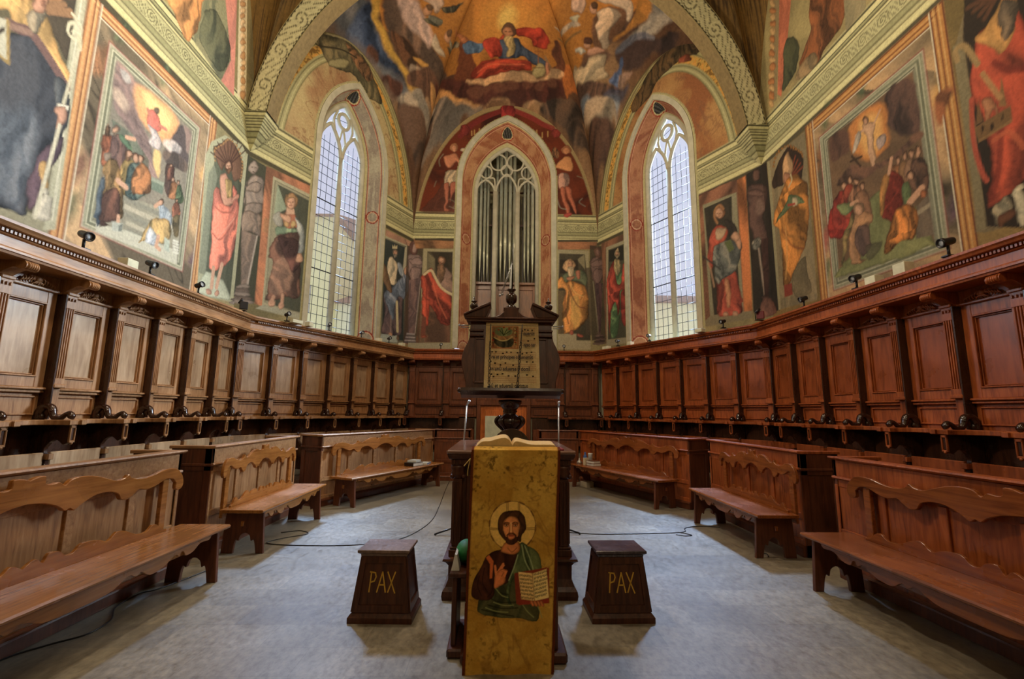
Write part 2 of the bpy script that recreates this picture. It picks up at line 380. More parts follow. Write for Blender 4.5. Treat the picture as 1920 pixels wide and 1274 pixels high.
['F',[190,113,103],[5.78,5.24,5.9,5.34,5.99,5.28,6.03,5.14,5.89,5.05,5.82,5.11],{'fold':.5,'ff':12,'s':1}],
['S',[192,128,110],[5.8,5.23,5.76,5.28],{'w':.05}],
['S',[192,128,110],[5.99,5.2,6.11,5.22],{'w':.05}],
['F',[174,170,172],[5.82,5.11,5.96,5.09,6.06,5,6.03,4.87,5.9,4.84,5.83,4.88,5.87,4.99],{'fold':.7,'ff':12,'s':1}],
['F',[115,101,87],[5.95,5.39,5.95,5.36,5.93,5.33,5.91,5.32,5.89,5.33,5.88,5.36,5.89,5.39,5.92,5.41,5.94,5.41],{'s':1}],
['F',[154,151,134],[5.58,4.01,6.6,4.17,6.65,3.46,5.28,3.42,5.29,3.65],{'fold':.15}],
['F',[139,139,126],[5.58,3.99,6.46,4.08,6.46,4.01,5.59,3.94],{}],
['F',[183,177,158],[5.61,3.9,6.46,3.97,6.46,3.9,5.62,3.84],{}],
['F',[139,139,126],[5.64,3.8,6.46,3.86,6.46,3.79,5.65,3.75],{}],
['F',[183,177,158],[5.67,3.71,6.46,3.75,6.46,3.68,5.67,3.66],{}],
['F',[139,139,126],[5.69,3.62,6.46,3.65,6.46,3.58,5.7,3.56],{}],
['F',[195,195,178],[5.26,3.5,5.71,3.59,6.62,3.65,6.64,3.46,5.28,3.41],{}],
['F',[115,129,115],[5.87,4.44,6.21,4.48,6.2,4.31,5.9,4.27],{}],
['F',[151,158,141],[5.87,4.44,6.21,4.48,6.2,4.43,5.88,4.39],{}],
['F',[98,110,98],[5.26,4.81,5.59,4.81,5.78,4.69,5.85,4.2,5.6,4.03,5.47,4.15],{'fold':.4,'op':.8}],
['F',[73,87,73],[5.76,4.71,5.9,4.64,5.92,4.13,5.87,4.16],{'op':.7}],
['F',[163,104,79],[5.21,4.57,5.31,4.63,5.39,4.53,5.42,4.31,5.22,4.2,5.18,4.4],{'fold':.8,'ff':12,'rim':.25,'s':1}],
['F',[90,68,54],[5.29,4.69,5.29,4.65,5.27,4.62,5.24,4.61,5.21,4.62,5.21,4.65,5.22,4.68,5.25,4.71,5.28,4.71],{'s':1}],
['F',[203,163,137],[5.28,4.67,5.28,4.64,5.26,4.62,5.24,4.61,5.23,4.62,5.22,4.65,5.23,4.67,5.25,4.69,5.27,4.69],{'rim':.35,'s':1}],
['F',[105,86,83],[5.31,4.62,5.43,4.7,5.52,4.59,5.55,4.34,5.32,4.21,5.27,4.43],{'fold':.8,'ff':12,'rim':.25,'s':1}],
['F',[116,104,95],[5.41,4.76,5.4,4.72,5.37,4.68,5.34,4.67,5.31,4.68,5.3,4.72,5.32,4.76,5.35,4.79,5.39,4.79],{'s':1}],
['F',[203,163,137],[5.39,4.74,5.39,4.71,5.37,4.68,5.34,4.67,5.33,4.69,5.32,4.72,5.33,4.75,5.35,4.77,5.38,4.77],{'rim':.35,'s':1}],
['F',[135,121,107],[5.33,4.69,5.36,4.7,5.39,4.74,5.39,4.69,5.37,4.64,5.34,4.66],{'fold':.5,'ff':25,'s':1}],
['F',[114,91,72],[5.22,4.68,5.25,4.7,5.28,4.67,5.28,4.61,5.23,4.58,5.22,4.63],{'fold':.8,'ff':12,'rim':.25,'s':1}],
['F',[90,68,54],[5.25,4.72,5.25,4.71,5.24,4.7,5.23,4.69,5.23,4.7,5.22,4.7,5.23,4.71,5.24,4.72,5.24,4.72],{'s':1}],
['F',[203,163,137],[5.24,4.71,5.24,4.7,5.24,4.7,5.23,4.69,5.23,4.7,5.23,4.7,5.23,4.71,5.24,4.72,5.24,4.72],{'rim':.35,'s':1}],
['F',[117,145,117],[5.42,4.7,5.5,4.7,5.62,4.62,5.57,4.57,5.44,4.62],{'fold':.5,'s':1}],
['S',[203,163,137],[5.5,4.72,5.62,4.77],{'w':.05}],
['F',[177,151,100],[5.53,4.42,5.65,4.49,5.76,4.37,5.79,4.11,5.54,3.99,5.48,4.22],{'fold':.8,'ff':12,'rim':.25,'s':1}],
['F',[90,68,54],[5.63,4.56,5.62,4.51,5.6,4.48,5.56,4.46,5.53,4.48,5.52,4.51,5.54,4.55,5.58,4.58,5.61,4.58],{'s':1}],
['F',[203,163,137],[5.62,4.54,5.61,4.5,5.59,4.47,5.57,4.46,5.55,4.48,5.54,4.51,5.55,4.54,5.58,4.56,5.6,4.56],{'rim':.35,'s':1}],
['F',[114,91,72],[5.55,4.49,5.58,4.5,5.62,4.53,5.61,4.48,5.59,4.44,5.56,4.45],{'fold':.5,'ff':25,'s':1}],
['F',[95,113,109],[5.62,4.44,5.76,4.52,5.87,4.39,5.9,4.12,5.63,3.99,5.58,4.24],{'fold':.8,'ff':12,'rim':.25,'s':1}],
['F',[90,68,54],[5.74,4.59,5.73,4.54,5.7,4.5,5.66,4.49,5.63,4.5,5.62,4.54,5.64,4.59,5.68,4.62,5.72,4.62],{'s':1}],
['F',[203,163,137],[5.72,4.57,5.72,4.53,5.69,4.5,5.67,4.49,5.64,4.51,5.64,4.54,5.65,4.57,5.68,4.6,5.7,4.59],{'rim':.35,'s':1}],
['F',[159,114,80],[5.71,4.48,5.84,4.56,5.94,4.44,5.97,4.2,5.72,4.08,5.67,4.3],{'fold':.8,'ff':12,'rim':.25,'s':1}],
['F',[90,68,54],[5.82,4.62,5.81,4.58,5.78,4.54,5.75,4.53,5.72,4.54,5.71,4.58,5.73,4.62,5.76,4.64,5.8,4.64],{'s':1}],
['F',[203,163,137],[5.8,4.6,5.8,4.57,5.78,4.54,5.75,4.53,5.73,4.55,5.73,4.57,5.74,4.61,5.76,4.63,5.79,4.62],{'rim':.35,'s':1}],
['F',[166,134,93],[5.23,4.16,5.3,4.32,5.42,4.36,5.51,4.22,5.57,4.06,5.62,3.75,5.5,3.67,5.39,3.53,5.32,3.52,5.27,3.81,5.27,4.05],{'fold':.85,'ff':9,'rim':.3,'s':1}],
['F',[112,81,70],[5.3,3.88,5.47,4.01,5.57,3.89,5.54,3.68,5.36,3.51,5.32,3.52],{'fold':.8,'ff':9,'s':1}],
['F',[145,131,117],[5.33,4.39,5.33,4.34,5.3,4.3,5.26,4.28,5.23,4.3,5.22,4.35,5.24,4.39,5.28,4.42,5.31,4.42],{'s':1}],
['S',[203,163,137],[5.47,4.13,5.6,4.11],{'w':.07}],
['S',[203,163,137],[5.55,3.71,5.56,3.62],{'w':.05}],
['F',[89,103,115],[5.23,4.05,5.27,4,5.32,3.54,5.26,3.52,5.21,3.9],{'fold':.5,'s':1}],
['F',[177,182,172],[5.47,3.61,5.63,3.65,5.63,3.55,5.49,3.5],{}],
['F',[121,128,121],[5.57,3.6,5.63,3.65,5.63,3.55,5.58,3.53],{}],
['F',[91,74,68],[6.19,4.75,6.33,4.8,6.42,4.51,6.34,4.33,6.23,4.44],{'fold':.6,'s':1}],
['F',[112,80,70],[6.25,4.74,6.32,4.78,6.36,4.73,6.37,4.62,6.26,4.56,6.23,4.66],{'fold':.8,'ff':12,'rim':.25,'s':1}],
['F',[90,68,54],[6.31,4.8,6.3,4.79,6.29,4.77,6.27,4.76,6.26,4.77,6.25,4.78,6.26,4.8,6.28,4.82,6.3,4.82],{'s':1}],
['F',[203,163,137],[6.3,4.8,6.3,4.78,6.29,4.77,6.27,4.76,6.26,4.77,6.26,4.78,6.27,4.8,6.28,4.81,6.29,4.81],{'rim':.35,'s':1}],
['F',[177,126,91],[6.34,4.55,6.41,4.59,6.47,4.53,6.49,4.4,6.34,4.33,6.31,4.45],{'fold':.8,'ff':12,'rim':.25,'s':1}],
['F',[90,68,54],[6.4,4.63,6.4,4.6,6.38,4.58,6.36,4.58,6.34,4.58,6.34,4.6,6.35,4.62,6.37,4.64,6.39,4.64],{'s':1}],
['F',[203,163,137],[6.39,4.62,6.39,4.6,6.38,4.58,6.36,4.58,6.35,4.58,6.35,4.6,6.35,4.62,6.37,4.63,6.38,4.63],{'rim':.35,'s':1}],
['F',[99,116,88],[6.45,4.55,6.54,4.59,6.6,4.52,6.62,4.38,6.45,4.3,6.42,4.43],{'fold':.8,'ff':12,'rim':.25,'s':1}],
['F',[90,68,54],[6.52,4.63,6.52,4.6,6.5,4.58,6.47,4.57,6.45,4.58,6.45,4.6,6.46,4.63,6.49,4.64,6.51,4.64],{'s':1}],
['F',[203,163,137],[6.51,4.62,6.51,4.6,6.49,4.58,6.48,4.57,6.46,4.58,6.46,4.6,6.47,4.62,6.49,4.63,6.5,4.63],{'rim':.35,'s':1}],
['F',[176,118,94],[6.44,4.3,6.52,4.33,6.58,4.27,6.59,4.14,6.44,4.07,6.41,4.2],{'fold':.8,'ff':12,'rim':.25,'s':1}],
['F',[90,68,54],[6.5,4.37,6.5,4.35,6.48,4.33,6.46,4.32,6.44,4.33,6.44,4.35,6.45,4.37,6.47,4.38,6.49,4.38],{'s':1}],
['F',[203,163,137],[6.5,4.36,6.49,4.34,6.48,4.33,6.46,4.32,6.45,4.33,6.45,4.35,6.46,4.36,6.47,4.37,6.49,4.37],{'rim':.35,'s':1}],
['F',[106,96,72],[6.46,4.08,6.6,4.17,6.62,3.87,6.51,3.83],{'fold':.7,'s':1}],
['F',[179,189,196],[6.17,4.17,6.31,4.18,6.42,4.09,6.44,3.91,6.29,3.82,6.22,4],{'fold':.7,'ff':12,'s':1}],
['F',[84,62,50],[6.25,4.22,6.24,4.19,6.21,4.15,6.17,4.14,6.14,4.16,6.14,4.19,6.16,4.23,6.19,4.25,6.23,4.25],{'s':1}],
['F',[203,163,137],[6.23,4.21,6.23,4.18,6.21,4.15,6.18,4.14,6.16,4.16,6.15,4.19,6.17,4.22,6.19,4.23,6.22,4.23],{'rim':.35,'s':1}],
['S',[203,163,137],[6.1,4.09,6.19,4.19],{'w':.05}],
['F',[187,161,113],[6.03,3.82,6.16,3.95,6.4,3.98,6.44,3.77,6.32,3.65,6.14,3.68,5.99,3.57,5.92,3.5,5.95,3.63],{'fold':.85,'ff':10,'rim':.2,'s':1}],
['F',[198,205,211],[6.05,3.78,6.2,3.73,6.22,3.58,6.09,3.56,6.03,3.59],{'fold':.7,'ff':12,'s':1}],
['S',[203,163,137],[6.23,3.72,6.21,3.57,6.28,3.55],{'w':.06}],
['F',[178,188,175],[6.34,3.75,6.44,3.74,6.47,3.57,6.36,3.58],{}],
['S',[213,213,200],[6.52,3.77,6.61,3.78],{'w':.03}],
['S',[213,213,200],[6.52,3.73,6.62,3.74],{'w':.03}],
['S',[213,213,200],[6.53,3.69,6.63,3.7],{'w':.03}],
['S',[213,213,200],[6.54,3.65,6.63,3.66],{'w':.03}],
['S',[213,213,200],[6.55,3.61,6.64,3.62],{'w':.03}],
['F',[166,168,141],[6.98,5.35,7.08,5.64,7.4,5.95,7.9,6.08,8.06,6.01,8.12,3.24,7.15,3.15],{}],
['F',[84,90,76],[7.17,5.51,7.3,5.8,7.63,5.97,7.93,5.84,8.01,5.51,8.07,3.93,8.02,3.32,7.39,3.27,7.28,3.68,7.21,4.91],{'fold':.2,'s':1}],
['F',[130,136,118],[7.1,5.11,7.21,5.32,7.33,5.15,7.27,4.63,7.31,3.49,7.13,3.48],{'op':.9}],
['F',[113,86,70],[7.19,5.49,7.3,5.8,7.63,5.97,7.88,5.84,8.01,5.51,7.78,5.36,7.57,5.52,7.39,5.32],{'s':1}],
['S',[69,48,41],[7.58,5.5,7.09,5.46],{'w':.022}],
['S',[69,48,41],[7.58,5.5,7.15,5.59],{'w':.022}],
['S',[69,48,41],[7.58,5.5,7.23,5.72],{'w':.022}],
['S',[69,48,41],[7.58,5.5,7.35,5.84],{'w':.022}],
['S',[69,48,41],[7.58,5.5,7.48,5.94],{'w':.022}],
['S',[69,48,41],[7.58,5.5,7.62,6.01],{'w':.022}],
['S',[69,48,41],[7.58,5.5,7.77,6.06],{'w':.022}],
['S',[69,48,41],[7.58,5.5,7.9,6.07],{'w':.022}],
['S',[69,48,41],[7.58,5.5,8.01,6.03],{'w':.022}],
['F',[194,153,105],[7.22,5.39,7.22,5.38,7.2,5.36,7.19,5.35,7.17,5.36,7.17,5.37,7.18,5.39,7.2,5.4,7.21,5.4],{'s':1}],
['F',[194,153,105],[7.22,5.46,7.22,5.45,7.2,5.43,7.18,5.42,7.17,5.43,7.17,5.44,7.18,5.46,7.19,5.47,7.21,5.47],{'s':1}],
['F',[194,153,105],[7.23,5.54,7.23,5.52,7.21,5.5,7.2,5.5,7.18,5.5,7.18,5.51,7.19,5.53,7.21,5.55,7.22,5.55],{'s':1}],
['F',[194,153,105],[7.25,5.61,7.25,5.59,7.24,5.58,7.22,5.57,7.2,5.57,7.2,5.59,7.21,5.61,7.23,5.62,7.25,5.62],{'s':1}],
['F',[194,153,105],[7.29,5.69,7.28,5.67,7.27,5.65,7.25,5.65,7.24,5.65,7.24,5.66,7.25,5.68,7.26,5.7,7.28,5.7],{'s':1}],
['F',[194,153,105],[7.33,5.76,7.33,5.74,7.31,5.73,7.3,5.72,7.28,5.72,7.28,5.74,7.29,5.75,7.31,5.77,7.32,5.77],{'s':1}],
['F',[194,153,105],[7.39,5.83,7.38,5.81,7.37,5.79,7.35,5.78,7.34,5.79,7.33,5.8,7.34,5.82,7.36,5.84,7.38,5.84],{'s':1}],
['F',[194,153,105],[7.45,5.89,7.45,5.87,7.43,5.85,7.41,5.84,7.4,5.85,7.4,5.86,7.41,5.88,7.42,5.89,7.44,5.9],{'s':1}],
['F',[194,153,105],[7.52,5.94,7.51,5.92,7.5,5.9,7.48,5.89,7.47,5.89,7.46,5.91,7.47,5.93,7.49,5.94,7.51,5.95],{'s':1}],
['F',[194,153,105],[7.59,5.97,7.59,5.95,7.57,5.94,7.55,5.93,7.54,5.93,7.53,5.95,7.54,5.97,7.56,5.98,7.58,5.98],{'s':1}],
['F',[194,153,105],[7.66,6,7.66,5.98,7.64,5.96,7.62,5.95,7.61,5.95,7.61,5.97,7.62,5.99,7.64,6,7.65,6.01],{'s':1}],
['F',[194,153,105],[7.74,6.01,7.73,5.99,7.71,5.97,7.69,5.96,7.68,5.96,7.68,5.98,7.69,6,7.71,6.01,7.73,6.02],{'s':1}],
['F',[194,153,105],[7.8,6,7.8,5.98,7.78,5.96,7.76,5.95,7.74,5.96,7.74,5.97,7.75,5.99,7.77,6.01,7.79,6.01],{'s':1}],
['F',[194,153,105],[7.86,5.98,7.86,5.96,7.84,5.94,7.82,5.93,7.8,5.93,7.8,5.95,7.81,5.97,7.83,5.98,7.85,5.99],{'s':1}],
['F',[194,153,105],[7.91,5.94,7.91,5.92,7.89,5.9,7.87,5.89,7.85,5.89,7.85,5.91,7.86,5.93,7.88,5.95,7.9,5.95],{'s':1}],
['F',[194,153,105],[7.95,5.89,7.95,5.87,7.93,5.85,7.91,5.84,7.89,5.84,7.89,5.86,7.9,5.88,7.92,5.89,7.94,5.9],{'s':1}],
['F',[194,153,105],[7.98,5.82,7.97,5.8,7.96,5.78,7.93,5.78,7.92,5.78,7.91,5.8,7.93,5.82,7.95,5.83,7.97,5.83],{'s':1}],
['F',[185,148,104],[7.99,5.76,7.99,5.74,7.98,5.73,7.96,5.72,7.94,5.72,7.94,5.74,7.95,5.76,7.97,5.77,7.99,5.77],{'s':1}],
['F',[185,148,104],[8,5.69,8,5.68,7.98,5.66,7.96,5.65,7.95,5.66,7.94,5.67,7.95,5.69,7.97,5.71,7.99,5.71],{'s':1}],
['F',[185,148,104],[8,5.63,8,5.61,7.99,5.59,7.97,5.59,7.95,5.59,7.95,5.61,7.96,5.63,7.98,5.64,7.99,5.64],{'s':1}],
['F',[185,148,104],[8.01,5.56,8,5.54,7.99,5.53,7.97,5.52,7.96,5.52,7.95,5.54,7.96,5.56,7.98,5.57,8,5.57],{'s':1}],
['F',[185,148,104],[8.01,5.49,8.01,5.48,7.99,5.46,7.98,5.45,7.96,5.46,7.96,5.47,7.97,5.49,7.99,5.51,8,5.51],{'s':1}],
['F',[185,148,104],[8.02,5.43,8.01,5.41,8,5.39,7.98,5.39,7.97,5.39,7.96,5.41,7.97,5.43,7.99,5.44,8.01,5.44],{'s':1}],
['F',[186,194,172],[7.27,3.5,7.45,3.58,7.85,3.49,8.02,3.3,7.52,3.2,7.18,3.21],{'s':1}],
['F',[195,150,128],[7.37,5.2,7.56,5.35,7.72,5.22,7.79,5.06,7.97,5.12,7.82,4.93,7.57,4.79,7.44,4.97],{'rim':.35,'s':1}],
['F',[187,161,111],[7.54,5.21,7.7,5.32,7.77,5.08,7.63,4.96],{'fold':.6,'s':1}],
['F',[205,129,113],[7.29,4.9,7.4,5,7.57,4.82,7.82,4.93,7.78,5.25,7.93,5.15,8.02,4.75,8.03,4.3,7.94,4,7.71,3.76,7.4,3.64,7.34,4.2,7.29,4.64],{'fold':.75,'ff':7,'fa':-.3,'rim':.25,'s':1}],
['S',[138,77,68],[7.34,4.66,7.55,4.65,7.8,4.76],{'op':.6,'w':.03,'s':1}],
['S',[138,77,68],[7.37,4.21,7.59,4.19,7.88,4.58],{'op':.6,'w':.03,'s':1}],
['S',[226,167,147],[7.43,4.08,7.62,4.31,7.91,4.7],{'op':.6,'w':.025,'s':1}],
['S',[200,163,139],[7.49,3.67,7.49,3.34],{'w':.085}],
['S',[200,163,139],[7.7,3.79,7.62,3.38],{'w':.085}],
['F',[195,154,132],[7.7,3.32,7.69,3.28,7.65,3.25,7.6,3.24,7.56,3.27,7.56,3.3,7.58,3.34,7.63,3.36,7.68,3.35],{'s':1}],
['F',[195,154,132],[7.49,3.29,7.48,3.25,7.45,3.23,7.41,3.22,7.38,3.24,7.37,3.28,7.39,3.31,7.43,3.33,7.47,3.32],{'s':1}],
['F',[89,63,51],[7.69,5.56,7.68,5.49,7.62,5.43,7.55,5.4,7.49,5.42,7.48,5.48,7.52,5.55,7.59,5.6,7.66,5.6],{'s':1}],
['F',[203,163,137],[7.66,5.53,7.65,5.47,7.61,5.42,7.56,5.4,7.52,5.43,7.51,5.48,7.54,5.53,7.59,5.57,7.63,5.57],{'rim':.35,'s':1}],
['F',[113,86,66],[7.52,5.44,7.59,5.46,7.66,5.52,7.65,5.45,7.61,5.38,7.55,5.39],{'fold':.5,'ff':25,'s':1}],
['S',[56,38,32],[7.54,5.47,7.57,5.49],{'w':.014}],
['S',[56,38,32],[7.6,5.51,7.63,5.52],{'w':.014}],
['S',[140,97,81],[7.59,5.49,7.59,5.47],{'w':.012}],
['S',[119,68,61],[7.57,5.45,7.61,5.47],{'w':.014}],
['F',[194,145,126],[7.76,4.99,7.95,5.14,8,5.09,7.85,4.98],{'s':1}],
['F',[66,69,57],[8.06,6.01,8.79,6.15,8.87,3.42,8.11,3.35],{}],
['F',[168,170,142],[8.01,5.51,8.07,6.01,8.11,6.02,8.13,3.33,8.03,3.22],{}],
['F',[154,142,133],[8.17,5.56,8.32,5.74,8.53,5.82,8.77,5.81,8.8,5.45,8.74,5.18,8.3,4.98,8.15,5.09,8.16,5.33],{'fold':.35,'ff':7,'rim':.45,'s':1}],
['F',[158,146,137],[8.51,5.98,8.49,5.88,8.41,5.79,8.3,5.75,8.23,5.78,8.21,5.87,8.26,5.97,8.36,6.04,8.46,6.05],{'rim':.5,'s':1}],
['F',[146,134,125],[8.14,5.43,8.35,5.6,8.67,5.7,8.64,5.56,8.23,5.36],{'rim':.5,'fold':.3,'s':1}],
['F',[146,134,125],[8.2,5.11,8.73,5.36,8.74,5.15,8.42,4.95,8.21,4.94],{'rim':.5,'fold':.3,'s':1}],
['F',[142,129,119],[8.16,4.92,8.75,5.12,8.82,4.72,8.52,4.66,8.16,4.58],{'fold':.5,'ff':10,'rim':.3,'s':1}],
['F',[134,121,112],[8.16,4.58,8.71,4.69,8.55,3.63,8.33,3.59],{'fold':.4}],
['S',[81,72,65],[8.34,5.8,8.42,5.82],{'w':.02}],
['S',[81,72,65],[8.27,5.85,8.31,5.87],{'w':.015}],
['S',[81,72,65],[8.37,5.9,8.43,5.93],{'w':.015}],
['F',[146,136,128],[8.6,3.67,8.56,3.62,8.44,3.58,8.31,3.55,8.22,3.55,8.22,3.58,8.3,3.63,8.42,3.67,8.54,3.69],{'s':1}],
['F',[113,102,95],[8.64,3.61,8.59,3.56,8.44,3.51,8.28,3.47,8.17,3.47,8.17,3.5,8.27,3.55,8.42,3.6,8.57,3.62],{'s':1}],
['F',[146,136,128],[8.66,3.54,8.6,3.49,8.44,3.43,8.26,3.4,8.15,3.39,8.14,3.42,8.25,3.48,8.42,3.53,8.59,3.56],{'s':1}],
['F',[113,102,95],[8.74,3.47,8.66,3.42,8.45,3.35,8.22,3.3,8.07,3.29,8.06,3.32,8.2,3.38,8.43,3.45,8.65,3.48],{'s':1}],
['F',[146,136,128],[8.77,3.41,8.68,3.36,8.45,3.28,8.19,3.23,8.03,3.22,8.03,3.25,8.18,3.31,8.43,3.38,8.67,3.42],{'s':1}],
['F',[192,129,114],[6.99,8.21,7.3,8.51,7.52,6.76,7.14,6.76],{'fold':.2}],
['F',[119,120,94],[6.45,7.66,6.99,8.21,7.33,7.3,7.14,6.76,6.4,6.86],{'fold':.5}],
['F',[201,189,155],[7.35,8.57,7.58,8.79,7.88,6.94,7.61,6.82],{}],
['F',[217,187,144],[7.54,8.71,7.53,8.66,7.48,8.59,7.43,8.54,7.39,8.54,7.38,8.58,7.41,8.64,7.46,8.7,7.51,8.73],{'s':1}],
['F',[185,143,99],[7.56,8.6,7.55,8.54,7.5,8.48,7.45,8.43,7.41,8.43,7.4,8.47,7.43,8.53,7.48,8.59,7.53,8.62],{'s':1}],
['F',[217,187,144],[7.58,8.49,7.57,8.43,7.52,8.37,7.47,8.32,7.43,8.32,7.42,8.36,7.45,8.43,7.5,8.48,7.55,8.51],{'s':1}],
['F',[185,143,99],[7.6,8.38,7.59,8.32,7.54,8.26,7.49,8.21,7.45,8.21,7.44,8.25,7.47,8.32,7.52,8.37,7.57,8.4],{'s':1}],
['F',[217,187,144],[7.62,8.27,7.61,8.21,7.56,8.15,7.51,8.1,7.47,8.1,7.46,8.14,7.49,8.21,7.54,8.26,7.59,8.29],{'s':1}],
['F',[185,143,99],[7.64,8.15,7.63,8.1,7.58,8.04,7.53,7.99,7.49,7.99,7.48,8.03,7.51,8.1,7.56,8.15,7.61,8.17],{'s':1}],
['F',[217,187,144],[7.66,8.04,7.65,7.99,7.6,7.92,7.55,7.88,7.51,7.88,7.5,7.92,7.53,7.99,7.58,8.04,7.63,8.06],{'s':1}],
['F',[185,143,99],[7.68,7.93,7.67,7.88,7.62,7.81,7.57,7.77,7.53,7.77,7.52,7.81,7.55,7.88,7.6,7.93,7.66,7.95],{'s':1}],
['F',[217,187,144],[7.7,7.82,7.69,7.76,7.65,7.7,7.59,7.66,7.55,7.66,7.54,7.7,7.57,7.77,7.62,7.82,7.68,7.84],{'s':1}],
['F',[185,143,99],[7.72,7.71,7.71,7.65,7.67,7.59,7.61,7.55,7.57,7.55,7.56,7.59,7.59,7.65,7.64,7.71,7.7,7.73],{'s':1}],
['F',[217,187,144],[7.74,7.59,7.73,7.54,7.69,7.48,7.63,7.44,7.59,7.44,7.58,7.48,7.61,7.54,7.66,7.6,7.72,7.62],{'s':1}],
['F',[185,143,99],[7.76,7.48,7.75,7.43,7.71,7.37,7.65,7.33,7.61,7.33,7.6,7.37,7.63,7.43,7.68,7.49,7.74,7.5],{'s':1}],
['F',[217,187,144],[7.78,7.37,7.77,7.32,7.73,7.26,7.67,7.22,7.63,7.22,7.62,7.26,7.65,7.32,7.71,7.37,7.76,7.39],{'s':1}],
['F',[185,143,99],[7.81,7.26,7.79,7.2,7.75,7.15,7.69,7.11,7.65,7.11,7.64,7.15,7.67,7.21,7.73,7.26,7.78,7.28],{'s':1}],
['F',[217,187,144],[7.83,7.14,7.81,7.09,7.77,7.03,7.71,7,7.67,7,7.66,7.04,7.69,7.1,7.75,7.15,7.8,7.17],{'s':1}],
['F',[185,143,99],[7.85,7.03,7.83,6.98,7.79,6.92,7.73,6.89,7.69,6.89,7.68,6.93,7.71,6.99,7.77,7.04,7.82,7.06],{'s':1}],
['F',[183,134,88],[5.79,7.13,6.47,7.82,6.49,7.42,6.39,6.92,6.28,6.75,6.04,6.87],{'fold':.8,'ff':8,'s':1}],
['F',[86,90,71],[6.54,7.4,6.84,7.76,7.3,7.46,7.11,6.89,6.57,6.95],{'fold':.6,'s':1}]],
'DL':[
['F',[66,69,57],[-.06,6.03,.36,5.98,.4,3.34,-.04,3.35],{}],
['F',[168,170,142],[-.1,5.55,-.06,6.04,-.03,6.04,-.02,3.33,-.09,3.23],{}],
['F',[154,142,133],[-0,5.56,.09,5.7,.21,5.72,.34,5.67,.36,5.31,.32,5.06,.08,4.96,-.01,5.09,-.01,5.33],{'fold':.35,'ff':7,'rim':.45,'s':1}],
['F',[158,146,137],[.2,5.89,.19,5.8,.14,5.73,.08,5.72,.03,5.77,.02,5.85,.06,5.94,.11,5.99,.17,5.97],{'rim':.5,'s':1}],
['F',[146,134,125],[-.02,5.44,.1,5.56,.29,5.58,.27,5.45,.04,5.35],{'rim':.5,'fold':.3,'s':1}],
['F',[146,134,125],[.02,5.11,.32,5.23,.33,5.03,.14,4.9,.02,4.93],{'rim':.5,'fold':.3,'s':1}],
['F',[142,129,119],[-.01,4.92,.33,5,.37,4.6,.2,4.6,-.01,4.58],{'fold':.5,'ff':10,'rim':.3,'s':1}],
['F',[134,121,112],[-.01,4.58,.31,4.59,.22,3.58,.09,3.58],{'fold':.4}],
['S',[193,186,176],[.3,4.58,.2,3.57],{'w':.02}],
['S',[81,72,65],[.1,5.76,.14,5.75],{'w':.02}],
['S',[81,72,65],[.06,5.83,.08,5.84],{'w':.015}],
['S',[81,72,65],[.12,5.85,.15,5.86],{'w':.015}],
['F',[146,136,128],[.25,3.61,.22,3.58,.16,3.54,.08,3.53,.03,3.54,.03,3.58,.07,3.61,.15,3.64,.22,3.64],{'s':1}],
['F',[113,102,95],[.27,3.55,.24,3.51,.16,3.47,.06,3.46,0,3.47,-0,3.5,.06,3.54,.15,3.57,.23,3.57],{'s':1}],
['F',[146,136,128],[.28,3.48,.25,3.44,.16,3.4,.05,3.39,-.01,3.4,-.02,3.43,.05,3.47,.15,3.5,.24,3.5],{'s':1}],
['F',[113,102,95],[.33,3.41,.28,3.37,.16,3.32,.03,3.3,-.06,3.3,-.06,3.34,.02,3.38,.15,3.42,.27,3.43],{'s':1}],
['F',[146,136,128],[.35,3.34,.29,3.3,.16,3.25,.01,3.23,-.08,3.23,-.09,3.26,0,3.31,.15,3.35,.29,3.36],{'s':1}],
['F',[164,115,89],[.35,6,1.49,6.07,1.58,3.22,.38,3.31],{'fold':.7,'ff':3,'fa':.5}],
['F',[194,153,110],[.4,4.97,.5,5.01,.5,4.71,.4,4.7],{'op':.6,'fold':.6}],
['F',[165,162,136],[.51,5.87,1.49,5.88,1.55,3.15,.53,3.31],{}],
['F',[111,111,92],[.55,5.81,1.45,5.81,1.51,3.3,.57,3.38],{}],
['F',[148,146,123],[.57,5.8,1.4,5.78,1.45,3.32,.58,3.38],{}],
['F',[74,78,66],[.62,5.75,1.39,5.74,1.42,3.34,.8,3.37,.69,5.08],{'fold':.15}],
['F',[152,167,145],[.62,5.75,.86,5.34,.74,5.23,.6,5.04,.6,5.35],{'op':.8}],
['F',[159,160,141],[.55,3.33,1.42,3.33,1.4,3.2,.4,3.23],{}],
['F',[113,87,77],[.69,4.72,1.19,4.96,1.26,4.47,1.32,3.66,1.04,3.6,.63,3.42,.59,3.55,.68,4.17,.58,4.28],{'fold':.75,'ff':6,'fa':.35,'rim':.3,'s':1}],
['F',[164,133,115],[.72,4.18,.97,4.38,1.13,4.11,1.03,3.69,.68,3.58,.63,3.71],{'fold':.5,'op':.7,'soft':.05,'fa':.3,'s':1}],
['F',[103,75,70],[.73,4.73,1.21,4.77,1.27,4.34,1.13,4.11,.98,4.26,.82,4.51],{'fold':.8,'ff':7,'fa':-.6,'s':1}],
['F',[144,166,137],[.66,4.89,.9,5.01,1.12,4.99,1.14,4.94,.92,4.87,.69,4.73],{'fold':.5,'ff':10,'s':1}],
['F',[176,118,95],[.8,5.22,1.08,5.33,1.15,5.07,1.04,5.01,.84,4.98],{'fold':.4,'s':1}],
['F',[196,162,118],[.94,5.08,.93,5.03,.89,4.99,.84,4.98,.81,5.01,.81,5.06,.83,5.11,.87,5.14,.92,5.13],{'rim':.3,'s':1}],
